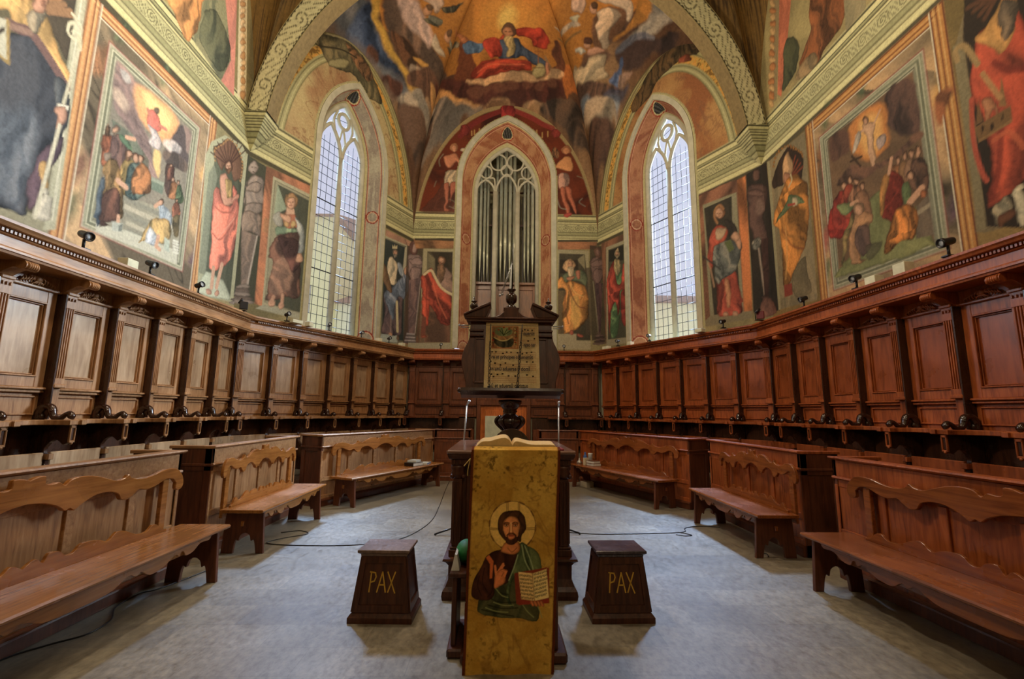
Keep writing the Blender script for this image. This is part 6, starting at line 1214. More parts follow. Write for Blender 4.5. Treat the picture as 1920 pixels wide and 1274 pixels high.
['S',[55,34,21],[.083,.5,.084,.489],{'w':.003}],
['S',[55,34,21],[.083,.493,.089,.499],{'w':.002}],
['S',[55,34,21],[.01,.494,.008,.484],{'w':.003}],
['S',[55,34,21],[.01,.486,.015,.492],{'w':.002}],
['S',[55,34,21],[.092,.502,.091,.492],{'w':.003}],
['S',[55,34,21],[.092,.492,.097,.497],{'w':.002}],
['S',[55,34,21],[.018,.494,.019,.483],{'w':.003}],
['S',[55,34,21],[.018,.489,.023,.487],{'w':.002}],
['S',[55,34,21],[.101,.504,.1,.494],{'w':.003}],
['S',[55,34,21],[.101,.498,.106,.495],{'w':.002}],
['S',[55,34,21],[.026,.493,.026,.482],{'w':.003}],
['S',[55,34,21],[.026,.485,.031,.486],{'w':.002}],
['S',[55,34,21],[.109,.507,.108,.496],{'w':.003}],
['S',[55,34,21],[.109,.499,.115,.501],{'w':.002}],
['S',[55,34,21],[.034,.492,.033,.482],{'w':.003}],
['S',[55,34,21],[.034,.492,.039,.483],{'w':.002}],
['S',[55,34,21],[.118,.509,.118,.499],{'w':.003}],
['S',[55,34,21],[.118,.502,.123,.5],{'w':.002}],
['S',[55,34,21],[.042,.491,.043,.481],{'w':.003}],
['S',[55,34,21],[.042,.482,.047,.487],{'w':.002}],
['S',[55,34,21],[.127,.512,.128,.501],{'w':.003}],
['S',[55,34,21],[.127,.507,.132,.502],{'w':.002}],
['S',[55,34,21],[.05,.491,.051,.48],{'w':.003}],
['S',[55,34,21],[.05,.49,.055,.489],{'w':.002}],
['S',[55,34,21],[.136,.514,.134,.504],{'w':.003}],
['S',[55,34,21],[.135,.504,.141,.51],{'w':.002}],
['S',[55,34,21],[.058,.49,.058,.479],{'w':.003}],
['S',[55,34,21],[.058,.487,.063,.485],{'w':.002}],
['S',[55,34,21],[.144,.517,.144,.506],{'w':.003}],
['S',[55,34,21],[.144,.513,.149,.51],{'w':.002}],
['S',[55,34,21],[.066,.489,.066,.479],{'w':.003}],
['S',[55,34,21],[.066,.48,.071,.482],{'w':.002}],
['S',[55,34,21],[.153,.519,.154,.508],{'w':.003}],
['S',[55,34,21],[.153,.51,.158,.509],{'w':.002}],
['S',[55,34,21],[.003,.476,.004,.466],{'w':.003}],
['S',[55,34,21],[.003,.474,.009,.467],{'w':.002}],
['S',[55,34,21],[.085,.48,.086,.47],{'w':.003}],
['S',[55,34,21],[.084,.471,.09,.474],{'w':.002}],
['S',[55,34,21],[.011,.475,.012,.465],{'w':.003}],
['S',[55,34,21],[.011,.473,.017,.467],{'w':.002}],
['S',[55,34,21],[.093,.483,.093,.472],{'w':.003}],
['S',[55,34,21],[.093,.48,.098,.482],{'w':.002}],
['S',[55,34,21],[.019,.474,.021,.464],{'w':.003}],
['S',[55,34,21],[.02,.464,.025,.473],{'w':.002}],
['S',[55,34,21],[.102,.485,.103,.475],{'w':.003}],
['S',[55,34,21],[.102,.481,.107,.484],{'w':.002}],
['S',[55,34,21],[.028,.474,.027,.463],{'w':.003}],
['S',[55,34,21],[.028,.466,.033,.465],{'w':.002}],
['S',[55,34,21],[.111,.487,.109,.477],{'w':.003}],
['S',[55,34,21],[.11,.481,.116,.487],{'w':.002}],
['S',[55,34,21],[.036,.473,.036,.462],{'w':.003}],
['S',[55,34,21],[.036,.469,.041,.464],{'w':.002}],
['S',[55,34,21],[.119,.49,.121,.479],{'w':.003}],
['S',[55,34,21],[.119,.485,.124,.479],{'w':.002}],
['S',[55,34,21],[.044,.472,.043,.462],{'w':.003}],
['S',[55,34,21],[.044,.471,.049,.466],{'w':.002}],
['S',[55,34,21],[.128,.492,.126,.482],{'w':.003}],
['S',[55,34,21],[.128,.49,.133,.488],{'w':.002}],
['S',[55,34,21],[.052,.471,.052,.461],{'w':.003}],
['S',[55,34,21],[.052,.47,.057,.471],{'w':.002}],
['S',[55,34,21],[.137,.495,.138,.484],{'w':.003}],
['S',[55,34,21],[.137,.491,.142,.485],{'w':.002}],
['S',[55,34,21],[.06,.471,.061,.46],{'w':.003}],
['S',[55,34,21],[.06,.467,.065,.466],{'w':.002}],
['S',[55,34,21],[.145,.497,.145,.487],{'w':.003}],
['S',[55,34,21],[.145,.49,.15,.491],{'w':.002}],
['S',[55,34,21],[.068,.47,.068,.459],{'w':.003}],
['S',[55,34,21],[.068,.463,.073,.46],{'w':.002}],
['S',[55,34,21],[.154,.5,.154,.489],{'w':.003}],
['S',[55,34,21],[.154,.495,.159,.492],{'w':.002}],
['S',[55,34,21],[.005,.457,.004,.446],{'w':.003}],
['S',[55,34,21],[.005,.454,.01,.447],{'w':.002}],
['S',[55,34,21],[.086,.461,.086,.451],{'w':.003}],
['S',[55,34,21],[.086,.455,.091,.461],{'w':.002}],
['S',[55,34,21],[.013,.456,.013,.446],{'w':.003}],
['S',[55,34,21],[.013,.45,.018,.456],{'w':.002}],
['S',[55,34,21],[.094,.463,.095,.453],{'w':.003}],
['S',[55,34,21],[.094,.457,.099,.463],{'w':.002}],
['S',[55,34,21],[.021,.455,.022,.445],{'w':.003}],
['S',[55,34,21],[.021,.45,.026,.448],{'w':.002}],
['S',[55,34,21],[.103,.466,.102,.455],{'w':.003}],
['S',[55,34,21],[.103,.458,.108,.458],{'w':.002}],
['S',[55,34,21],[.029,.454,.028,.444],{'w':.003}],
['S',[55,34,21],[.029,.454,.034,.447],{'w':.002}],
['S',[55,34,21],[.112,.468,.113,.458],{'w':.003}],
['S',[55,34,21],[.112,.466,.117,.463],{'w':.002}],
['S',[55,34,21],[.037,.454,.038,.443],{'w':.003}],
['S',[55,34,21],[.037,.45,.042,.45],{'w':.002}],
['S',[55,34,21],[.12,.471,.119,.46],{'w':.003}],
['S',[55,34,21],[.12,.467,.125,.464],{'w':.002}],
['S',[55,34,21],[.045,.453,.045,.443],{'w':.003}],
['S',[55,34,21],[.045,.449,.051,.445],{'w':.002}],
['S',[55,34,21],[.129,.473,.127,.463],{'w':.003}],
['S',[55,34,21],[.129,.467,.134,.465],{'w':.002}],
['S',[55,34,21],[.053,.452,.053,.442],{'w':.003}],
['S',[55,34,21],[.053,.45,.059,.444],{'w':.002}],
['S',[55,34,21],[.138,.475,.137,.465],{'w':.003}],
['S',[55,34,21],[.137,.473,.143,.471],{'w':.002}],
['S',[55,34,21],[.061,.451,.062,.441],{'w':.003}],
['S',[55,34,21],[.061,.45,.067,.448],{'w':.002}],
['S',[55,34,21],[.146,.478,.146,.467],{'w':.003}],
['S',[55,34,21],[.146,.469,.151,.473],{'w':.002}],
['S',[55,34,21],[.069,.451,.071,.44],{'w':.003}],
['S',[55,34,21],[.069,.449,.075,.447],{'w':.002}],
['S',[55,34,21],[.155,.48,.155,.47],{'w':.003}],
['S',[55,34,21],[.155,.471,.16,.476],{'w':.002}],
['S',[55,34,21],[.007,.438,.006,.427],{'w':.003}],
['S',[55,34,21],[.007,.436,.012,.432],{'w':.002}],
['S',[55,34,21],[.087,.442,.086,.431],{'w':.003}],
['S',[55,34,21],[.087,.433,.092,.433],{'w':.002}],
['S',[55,34,21],[.015,.437,.014,.426],{'w':.003}],
['S',[55,34,21],[.015,.434,.02,.428],{'w':.002}],
['S',[55,34,21],[.095,.444,.096,.434],{'w':.003}],
['S',[55,34,21],[.095,.436,.1,.441],{'w':.002}],
['S',[55,34,21],[.023,.436,.022,.426],{'w':.003}],
['S',[55,34,21],[.023,.433,.028,.428],{'w':.002}],
['S',[55,34,21],[.104,.447,.103,.436],{'w':.003}],
['S',[55,34,21],[.104,.443,.109,.442],{'w':.002}],
['S',[55,34,21],[.031,.435,.031,.425],{'w':.003}],
['S',[55,34,21],[.031,.431,.036,.426],{'w':.002}],
['S',[55,34,21],[.113,.449,.111,.439],{'w':.003}],
['S',[55,34,21],[.113,.449,.118,.439],{'w':.002}],
['S',[55,34,21],[.039,.435,.04,.424],{'w':.003}],
['S',[55,34,21],[.039,.424,.044,.43],{'w':.002}],
['S',[55,34,21],[.121,.451,.123,.441],{'w':.003}],
['S',[55,34,21],[.121,.442,.126,.449],{'w':.002}],
['S',[55,34,21],[.047,.434,.048,.423],{'w':.003}],
['S',[55,34,21],[.047,.425,.052,.427],{'w':.002}],
['S',[55,34,21],[.13,.454,.13,.443],{'w':.003}],
['S',[55,34,21],[.13,.451,.135,.45],{'w':.002}],
['S',[55,34,21],[.055,.433,.054,.423],{'w':.003}],
['S',[55,34,21],[.055,.432,.06,.427],{'w':.002}],
['S',[55,34,21],[.138,.456,.138,.446],{'w':.003}],
['S',[55,34,21],[.138,.448,.144,.456],{'w':.002}],
['S',[55,34,21],[.063,.432,.064,.422],{'w':.003}],
['S',[55,34,21],[.063,.425,.068,.423],{'w':.002}],
['S',[55,34,21],[.147,.459,.148,.448],{'w':.003}],
['S',[55,34,21],[.147,.449,.152,.453],{'w':.002}],
['S',[55,34,21],[.071,.431,.069,.421],{'w':.003}],
['S',[55,34,21],[.071,.424,.076,.43],{'w':.002}],
['S',[55,34,21],[.009,.419,.008,.408],{'w':.003}],
['S',[55,34,21],[.009,.412,.014,.413],{'w':.002}],
['S',[55,34,21],[.088,.423,.087,.412],{'w':.003}],
['S',[55,34,21],[.088,.413,.093,.416],{'w':.002}],
['S',[55,34,21],[.017,.418,.016,.407],{'w':.003}],
['S',[55,34,21],[.017,.415,.022,.409],{'w':.002}],
['S',[55,34,21],[.096,.425,.096,.415],{'w':.003}],
['S',[55,34,21],[.096,.417,.101,.421],{'w':.002}],
['S',[55,34,21],[.025,.417,.024,.407],{'w':.003}],
['S',[55,34,21],[.025,.411,.03,.409],{'w':.002}],
['S',[55,34,21],[.105,.427,.104,.417],{'w':.003}],
['S',[55,34,21],[.105,.419,.11,.418],{'w':.002}],
['S',[55,34,21],[.033,.416,.034,.406],{'w':.003}],
['S',[55,34,21],[.033,.408,.038,.416],{'w':.002}],
['S',[55,34,21],[.114,.43,.114,.42],{'w':.003}],
['S',[55,34,21],[.114,.421,.119,.429],{'w':.002}],
['S',[55,34,21],[.041,.415,.04,.405],{'w':.003}],
['S',[55,34,21],[.041,.413,.046,.41],{'w':.002}],
['S',[55,34,21],[.122,.432,.122,.422],{'w':.003}],
['S',[55,34,21],[.122,.427,.127,.424],{'w':.002}],
['S',[55,34,21],[.049,.415,.047,.404],{'w':.003}],
['S',[55,34,21],[.049,.414,.054,.413],{'w':.002}],
['S',[55,34,21],[.131,.435,.129,.424],{'w':.003}],
['S',[55,34,21],[.131,.434,.136,.425],{'w':.002}],
['S',[55,34,21],[.057,.414,.058,.404],{'w':.003}],
['S',[55,34,21],[.057,.413,.062,.409],{'w':.002}],
['S',[55,34,21],[.139,.437,.139,.427],{'w':.003}],
['S',[55,34,21],[.139,.434,.145,.433],{'w':.002}],
['S',[55,34,21],[.065,.413,.065,.403],{'w':.003}],
['S',[55,34,21],[.065,.407,.07,.409],{'w':.002}],
['S',[55,34,21],[.148,.439,.147,.429],{'w':.003}],
['S',[55,34,21],[.148,.436,.153,.438],{'w':.002}],
['S',[55,34,21],[.073,.412,.073,.402],{'w':.003}],
['S',[55,34,21],[.073,.405,.078,.409],{'w':.002}],
['S',[55,34,21],[.011,.4,.009,.389],{'w':.003}],
['S',[55,34,21],[.011,.398,.016,.396],{'w':.002}],
['S',[55,34,21],[.089,.404,.089,.393],{'w':.003}],
['S',[55,34,21],[.089,.396,.094,.4],{'w':.002}],
['S',[55,34,21],[.019,.399,.02,.389],{'w':.003}],
['S',[55,34,21],[.019,.392,.024,.394],{'w':.002}],
['S',[55,34,21],[.097,.406,.097,.396],{'w':.003}],
['S',[55,34,21],[.097,.401,.102,.399],{'w':.002}],
['S',[55,34,21],[.026,.398,.026,.388],{'w':.003}],
['S',[55,34,21],[.027,.391,.032,.393],{'w':.002}],
['S',[55,34,21],[.106,.408,.105,.398],{'w':.003}],
['S',[55,34,21],[.106,.403,.111,.401],{'w':.002}],
['S',[55,34,21],[.034,.397,.033,.387],{'w':.003}],
['S',[55,34,21],[.034,.393,.04,.393],{'w':.002}],
['S',[55,34,21],[.115,.411,.116,.401],{'w':.003}],
['S',[55,34,21],[.115,.401,.12,.407],{'w':.002}],
['S',[55,34,21],[.042,.396,.044,.386],{'w':.003}],
['S',[55,34,21],[.042,.388,.048,.394],{'w':.002}],
['S',[55,34,21],[.123,.413,.123,.403],{'w':.003}],
['S',[55,34,21],[.123,.412,.128,.405],{'w':.002}],
['S',[55,34,21],[.05,.396,.051,.385],{'w':.003}],
['S',[55,34,21],[.05,.387,.056,.388],{'w':.002}],
['S',[55,34,21],[.132,.416,.132,.405],{'w':.003}],
['S',[55,34,21],[.132,.408,.137,.41],{'w':.002}],
['S',[55,34,21],[.058,.395,.057,.385],{'w':.003}],
['S',[55,34,21],[.058,.389,.064,.395],{'w':.002}],
['S',[55,34,21],[.14,.418,.139,.408],{'w':.003}],
['S',[55,34,21],[.14,.41,.146,.417],{'w':.002}],
['S',[55,34,21],[.066,.394,.065,.384],{'w':.003}],
['S',[55,34,21],[.066,.393,.072,.385],{'w':.002}],
['S',[55,34,21],[.149,.42,.148,.41],{'w':.003}],
['S',[55,34,21],[.149,.42,.154,.412],{'w':.002}],
['S',[55,34,21],[.074,.393,.073,.383],{'w':.003}],
['S',[55,34,21],[.074,.385,.08,.387],{'w':.002}],
['S',[55,34,21],[.012,.381,.013,.37],{'w':.003}],
['S',[55,34,21],[.012,.371,.017,.375],{'w':.002}],
['S',[55,34,21],[.09,.385,.091,.375],{'w':.003}],
['S',[55,34,21],[.09,.384,.095,.377],{'w':.002}],
['S',[55,34,21],[.02,.38,.02,.37],{'w':.003}],
['S',[55,34,21],[.02,.373,.025,.379],{'w':.002}],
['S',[55,34,21],[.098,.387,.099,.377],{'w':.003}],
['S',[55,34,21],[.098,.378,.104,.386],{'w':.002}],
['S',[55,34,21],[.028,.379,.028,.369],{'w':.003}],
['S',[55,34,21],[.028,.373,.033,.371],{'w':.002}],
['S',[55,34,21],[.107,.389,.106,.379],{'w':.003}],
['S',[55,34,21],[.107,.388,.112,.387],{'w':.002}],
['S',[55,34,21],[.036,.378,.037,.368],{'w':.003}],
['S',[55,34,21],[.036,.371,.041,.374],{'w':.002}],
['S',[55,34,21],[.116,.392,.115,.382],{'w':.003}],
['S',[55,34,21],[.116,.388,.121,.388],{'w':.002}],
['S',[55,34,21],[.044,.378,.044,.367],{'w':.003}],
['S',[55,34,21],[.044,.377,.049,.372],{'w':.002}],
['S',[55,34,21],[.124,.394,.126,.384],{'w':.003}],
['S',[55,34,21],[.124,.39,.129,.387],{'w':.002}],
['S',[55,34,21],[.052,.377,.051,.367],{'w':.003}],
['S',[55,34,21],[.052,.37,.057,.369],{'w':.002}],
['S',[55,34,21],[.133,.397,.133,.386],{'w':.003}],
['S',[55,34,21],[.133,.391,.138,.392],{'w':.002}],
['S',[55,34,21],[.06,.376,.061,.366],{'w':.003}],
['S',[55,34,21],[.06,.367,.065,.375],{'w':.002}],
['S',[55,34,21],[.141,.399,.14,.389],{'w':.003}],
['S',[55,34,21],[.141,.391,.146,.39],{'w':.002}],
['S',[55,34,21],[.068,.375,.068,.365],{'w':.003}],
['S',[55,34,21],[.068,.371,.073,.368],{'w':.002}],
['S',[55,34,21],[.15,.401,.149,.391],{'w':.003}],
['S',[55,34,21],[.15,.399,.155,.399],{'w':.002}],
['S',[55,34,21],[.076,.375,.076,.364],{'w':.003}],
['S',[55,34,21],[.076,.371,.081,.372],{'w':.002}],
['F',[235,139,83],[.062,.356,.073,.361,.085,.341,.08,.332,.07,.336],{'rim':.3,'s':1}],
['F',[235,139,83],[.08,.356,.091,.361,.103,.341,.099,.332,.088,.336],{'rim':.3,'s':1}],
['F',[235,139,83],[.098,.356,.11,.361,.121,.341,.117,.332,.107,.336],{'rim':.3,'s':1}],
['F',[235,139,83],[.116,.356,.128,.361,.139,.341,.135,.332,.125,.336],{'rim':.3,'s':1}],
['F',[250,196,103],[-.29,.293,-.229,.293,-.166,.28,-.065,.269,.025,.266,.167,.264,.183,.26,.183,.25,-.289,.251],{'op':0}]],
}

# ------------------------------------------------------------------ fresco painter: fills colour arrays laid out on the wall surface
RNG = np.random.RandomState(7)
def lin(c):
    c = np.asarray(c, float)/255.0
    return np.where(c <= .04045, c/12.92, ((c+.055)/1.055)**2.4)
def vnoise(X, Y, sx, sy, seed=0):
    r = np.random.RandomState(seed); G = r.rand(128, 128)
    x = X*sx+1000; y = Y*sy+1000; xi = np.floor(x).astype(int); yi = np.floor(y).astype(int); fx = x-xi; fy = y-yi
    fx = fx*fx*(3-2*fx); fy = fy*fy*(3-2*fy); xi %= 127; yi %= 127
    return (G[yi, xi]*(1-fx)+G[yi, xi+1]*fx)*(1-fy)+(G[yi+1, xi]*(1-fx)+G[yi+1, xi+1]*fx)*fy
def fbm(X, Y, s, o=4, seed=0, an=1.0):
    t = 0; a = .5; k = 0
    for i in range(o):
        t = t+a*vnoise(X, Y, s*2**i, s*an*2**i, seed+i*7); k += a; a *= .55
    return t/k
class Canvas:
    def __init__(s, x0, x1, y0, y1, step):
        s.x = np.arange(x0, x1+step*.5, step); s.y = np.arange(y0, y1+step*.5, step)
        s.X, s.Y = np.meshgrid(s.x, s.y); s.C = np.zeros(s.X.shape+(3,)) + .3; s.st = step; s.wob = 0
    def blend(s, m, col, sl=None):
        sl = sl or (slice(None), slice(None)); s.C[sl] = s.C[sl]*(1-m[..., None])+np.asarray(col)*m[..., None]
    def rect(s, x0, x1, y0, y1, col, soft=None):
        e = soft or s.st*.7
        m = np.clip((s.X-x0)/e+.5, 0, 1)*np.clip((x1-s.X)/e+.5, 0, 1)*np.clip((s.Y-y0)/e+.5, 0, 1)*np.clip((y1-s.Y)/e+.5, 0, 1)
        s.blend(m, lin(col))
    def marble(s, c1, c2, sc=2.0, seed=1, an=1.0, m=None, c3=None):
        w = fbm(s.X, s.Y, sc*.7, 3, seed+50)*1.6/sc
        n = fbm(s.X+w, s.Y-w, sc, 5, seed, an); n = np.clip((n-.32)/.36, 0, 1)[..., None]
        c = lin(c1)*(1-n)+lin(c2)*n
        if c3 is not None:
            v = fbm(s.X-w*.6, s.Y+w, sc*1.7, 4, seed+90); v = np.clip(1-np.abs(v-.5)/.045, 0, 1)[..., None]; c = c*(1-v*.7)+lin(c3)*v*.7
        if m is None: s.C[:] = c
        else: s.C[:] = s.C*(1-m[..., None])+c*m[..., None]
    def _win(s, P, pad):
        x0, y0 = P.min(0)-pad; x1, y1 = P.max(0)+pad
        i0, i1 = np.searchsorted(s.x, [x0, x1]); j0, j1 = np.searchsorted(s.y, [y0, y1])
        return (slice(max(j0, 0), j1), slice(max(i0, 0), i1))
    def fill(s, P, col, soft=0, fold=0, ff=9.0, fa=0.0, seed=1, rim=0, op=1.0, glow=0):
        P = np.asarray(P, float); pad = max(soft, s.st*2); sl = s._win(P, pad)
        X = s.X[sl]; Y = s.Y[sl]
        if X.size == 0: return
        if s.wob: X = X+(fbm(X, Y, s.wf, 3, 71)-.5)*s.wob; Y = Y+(fbm(X, Y, s.wf, 3, 72)-.5)*s.wob
        d2 = np.full(X.shape, 1e9); ins = np.zeros(X.shape, bool); n = len(P)
        for i in range(n):
            a = P[i]; b = P[(i+1) % n]; e = b-a; L = e@e+1e-12
            t = np.clip(((X-a[0])*e[0]+(Y-a[1])*e[1])/L, 0, 1)
            d2 = np.minimum(d2, (X-a[0]-t*e[0])**2+(Y-a[1]-t*e[1])**2)
            if a[1] != b[1]:
                c = ((a[1] > Y) != (b[1] > Y)) & (X < (b[0]-a[0])*(Y-a[1])/(b[1]-a[1])+a[0]); ins ^= c
        d = np.sqrt(d2)*np.where(ins, 1, -1); w = max(soft, s.st*.9)
        m = np.clip(d/w+.5, 0, 1)*op
        c = np.broadcast_to(lin(col), X.shape+(3,)).copy()
        if fold:
            ca, sa = math.cos(fa), math.sin(fa); U = X*ca+Y*sa; V = -X*sa+Y*ca
            wv = fbm(X, Y, ff*.22, 3, seed+5); q = fbm(U+wv*1.6/ff*3, V*.16, ff, 3, seed)
            r = np.clip((q-.5)/.15, -1, 1); q2 = fbm(U*1.1-wv*.5, V*.3, ff*2.1, 2, seed+31); r2 = np.clip(1-np.abs(q2-.5)/.05, 0, 1)
            k = 1+fold*(.62*r-.30*r2-.04); c = c*k[..., None]*(1+fold*.10*np.stack([r, r*0, -r], -1))
        if s.wob and soft == 0 and min(X.shape) > 3:
            gy, gx = np.gradient(d); w0 = .22*min(np.ptp(P[:, 0]), np.ptp(P[:, 1]))+s.st
            sh = 1+.30*np.clip((gx*.8+gy*.5)/s.st, -1, 1)*np.exp(-np.maximum(d, 0)/w0); ed = 1-.45*np.exp(-(d/(s.st*1.3))**2)
            c = c*(sh*ed)[..., None]
        if rim:
            k = 1-rim*np.clip(1-d/max(.001, .06*(np.ptp(P[:, 0])+.15)), 0, 1); c = c*k[..., None]
        s.blend(m, c, sl)
    def stroke(s, P, w, col, soft=0, op=1.0):
        P = np.asarray(P, float); sl = s._win(P, w+s.st*2+soft); X = s.X[sl]; Y = s.Y[sl]
        if X.size == 0: return
        d2 = np.full(X.shape, 1e9)
        for i in range(len(P)-1):
            a = P[i]; b = P[i+1]; e = b-a; L = e@e+1e-12
            t = np.clip(((X-a[0])*e[0]+(Y-a[1])*e[1])/L, 0, 1)
            d2 = np.minimum(d2, (X-a[0]-t*e[0])**2+(Y-a[1]-t*e[1])**2)
        m = np.clip((w*.5-np.sqrt(d2))/max(s.st, soft)+.5, 0, 1)*op; s.blend(m, lin(col), sl)
    def run(s, key, wob=.10, wf=4.5):
        s.wob = wob; s.wf = wf
        for L in PAINT.get(key, []):
            k = L[0]; o = dict(L[3]) if len(L) > 3 else {}
            pts = [(L[2][i], L[2][i+1]) for i in range(0, len(L[2]), 2)]
            s.wob = 0
            if o.pop('s', 0): pts = cr(pts, 5, closed=(k == 'F')); s.wob = wob
            if k == 'F': s.fill(pts, L[1], **o)
            else: w = o.pop('w', .03); s.stroke(pts, w, L[1], **o)
        s.wob = 0
def paint_mesh(name, P, C, mat, mask=None, parent=None):
    nz, nu = C.shape[:2]; idx = np.arange(nz*nu).reshape(nz, nu)
    q = np.stack([idx[:-1, :-1], idx[:-1, 1:], idx[1:, 1:], idx[1:, :-1]], -1)
    if mask is not None: q = q[mask[:-1, :-1] & mask[:-1, 1:] & mask[1:, 1:] & mask[1:, :-1]]
    q = q.reshape(-1, 4)
    me = bpy.data.meshes.new(name); me.vertices.add(nz*nu); me.vertices.foreach_set('co', P.reshape(-1).astype(np.float32))
    me.loops.add(q.size); me.loops.foreach_set('vertex_index', q.reshape(-1).astype(np.int32))
    me.polygons.add(len(q)); me.polygons.foreach_set('loop_start', np.arange(0, q.size, 4, dtype=np.int32))
    me.update(calc_edges=True)
    at = me.color_attributes.new('paint', 'FLOAT_COLOR', 'POINT')
    rgba = np.ones((nz*nu, 4), np.float32); rgba[:, :3] = np.clip(C.reshape(-1, 3), 0, 1); at.data.foreach_set('color', rgba.reshape(-1))
    me.polygons.foreach_set('use_smooth', np.ones(len(q), bool))
    me.materials.append(mat); me.validate()
    o = bpy.data.objects.new(name, me); COL.objects.link(o)
    if parent: o.parent = parent
    return o
FRESCO = painted('fresco_plaster')
FRESCO2 = painted('fresco_vault', scale=14, var=.28)
CLOTH = painted('painted_cloth', rough=.95, bump=.35, scale=60, var=.16, spec=.1)

ZS = 6.12                                      # springing of the vault
FR0, FR1 = 6.12, 6.92                          # painted frieze
def frieze(c, x0=None, x1=None, dark=1.0):
    G = [(172, 170, 128), (76, 74, 54), (196, 192, 144), (104, 102, 74), (146, 146, 108), (54, 52, 38)]
    def band(a, b, col): c.rect(c.x[0]-1, c.x[-1]+1, a, b, col)
    band(FR0-.10, FR0, (74, 70, 52))
    for a, b, k in [(0, .10, 2), (.10, .115, 5), (.115, .17, 0), (.17, .20, 3), (.20, .27, 4), (.27, .285, 5), (.285, .52, 0), (.52, .535, 5), (.535, .57, 2), (.57, .60, 1), (.60, .64, 4), (.64, .655, 5), (.655, .74, 2), (.74, .78, 1), (.78, .80, 0)]:
        band(FR0+a, FR0+b, G[k])
    zc = FR0+.40; p = .34                      # running scroll of leaves and shells
    ph = (c.X % p)/p-.5; r = np.sqrt((ph*p)**2+(c.Y-zc)**2); an = np.arctan2(c.Y-zc, ph*p)
    m = np.clip((np.sin(r*150+an*1.0)-.1)*2, 0, 1)*(r < .095)*(np.abs(c.Y-zc) < .105)
    m2 = np.clip((np.sin((ph*p*60+(c.Y-zc)*34)*2)-.15)*2, 0, 1)*(r > .095)*(np.abs(c.Y-zc) < .10)*(c.Y < zc+.07)
    c.blend(np.clip(m*.75+m2*.6, 0, 1), lin((60, 56, 38)))
def vstrip(c, x0, x1, y0, y1, cols):
    w = (x1-x0)/len(cols)
    for i, k in enumerate(cols): c.rect(x0+w*i, x0+w*(i+1), y0, y1, k)
def lunette_arch(c, L, H, warm=1.0, key=3):
    """concentric painted mouldings following the wall arch"""
    a = L/2; X = (c.X-a); Y = np.maximum(c.Y-ZS, 0)
    rr = np.sqrt((X/a)**2+(Y/H)**2); g = np.sqrt((X/a**2)**2+(Y/H**2)**2)/np.maximum(rr, 1e-6)
    d = (1-rr)/np.maximum(g, 1e-6)             # metres in from the arch line
    up = c.Y > FR1
    def ring(a0, a1, col, op=1):
        m = np.clip((d-a0)/.02+.5, 0, 1)*np.clip((a1-d)/.02+.5, 0, 1)*up*op; c.blend(m, lin(col))
    ring(-3, .05, (96, 88, 60)); ring(.05, .24, (165, 158, 112)); ring(.10, .12, (100, 96, 66)); ring(.20, .22, (96, 92, 60))
    ring(.24, .42, (196, 160, 84))
    f = fbm(c.X, c.Y, 16, 3, 33); m = ((d > .25) & (d < .41) & up)*np.clip((f-.52)*14, 0, 1); c.blend(m*.8, lin((104, 70, 30)))
    m = ((d > .25) & (d < .41) & up)*np.clip((.43-f)*14, 0, 1); c.blend(m*.7, lin((214, 150, 70)))
    ring(.42, .60, (158, 154, 112)); ring(.46, .48, (92, 90, 62)); ring(.53, .54, (200, 196, 150)); ring(.58, .60, (104, 100, 68))
    return d

# ---- the floor
m, nt, b = nmat('stone_chip_floor')
tc = nt.nodes.new('ShaderNodeTexCoord')
n1 = noise(nt, 1.1, 6, coord='Object'); vo = nt.nodes.new('ShaderNodeTexVoronoi'); vo.inputs['Scale'].default_value = 42; nt.links.new(tc.outputs['Object'], vo.inputs['Vector'])
nf = noise(nt, 30, 6, (1, .55, 1), rough=.65); br = nt.nodes.new('ShaderNodeTexBrick'); br.inputs['Scale'].default_value = 1.0; br.offset = .5
br.inputs['Brick Width'].default_value = .62; br.inputs['Row Height'].default_value = .31; br.inputs['Mortar Size'].default_value = .0015
br.inputs['Color1'].default_value = (.84, .84, .86, 1); br.inputs['Color2'].default_value = (1.12, 1.10, 1.05, 1); br.inputs['Mortar'].default_value = (.78, .76, .74, 1)
nt.links.new(tc.outputs['Object'], br.inputs['Vector'])
r0 = ramp(nt, [(.3, (.17, .147, .107)), (.5, (.225, .20, .152)), (.72, (.29, .266, .216))], n1.outputs[0])
r1 = ramp(nt, [(.28, (.62, .60, .57)), (.5, (1, 1, 1)), (.70, (1.32, 1.29, 1.22))], nf.outputs[0])
r2 = ramp(nt, [(0, (1.3, 1.28, 1.22)), (.12, (1.0, 1.0, 1.0)), (1, (.92, .92, .92))], vo.outputs['Distance'])
def mulc(x, y):
    k = nt.nodes.new('ShaderNodeMixRGB'); k.blend_type = 'MULTIPLY'; k.inputs[0].default_value = 1; nt.links.new(x, k.inputs[1]); nt.links.new(y, k.inputs[2]); return k.outputs[0]
nt.links.new(mulc(mulc(mulc(r0.outputs[0], r1.outputs[0]), r2.outputs[0]), br.outputs['Color']), b.inputs['Base Color'])
rr = ramp(nt, [(.3, (.30,)*3), (.7, (.48,)*3)], nf.outputs[0]); nt.links.new(rr.outputs[0], b.inputs['Roughness']); b.inputs['Specular IOR Level'].default_value = .45
FLOORM = m
f = MB(); f.add([(-A-.3, YN, 0), (A+.3, YN, 0), (A+.3, Y1+.2, 0), (B+.3, Y2+1, 0), (-B-.3, Y2+1, 0), (-A-.3, Y1+.2, 0)], [(0, 1, 2, 3, 4, 5)])
struct(f.make('floor', FLOORM))

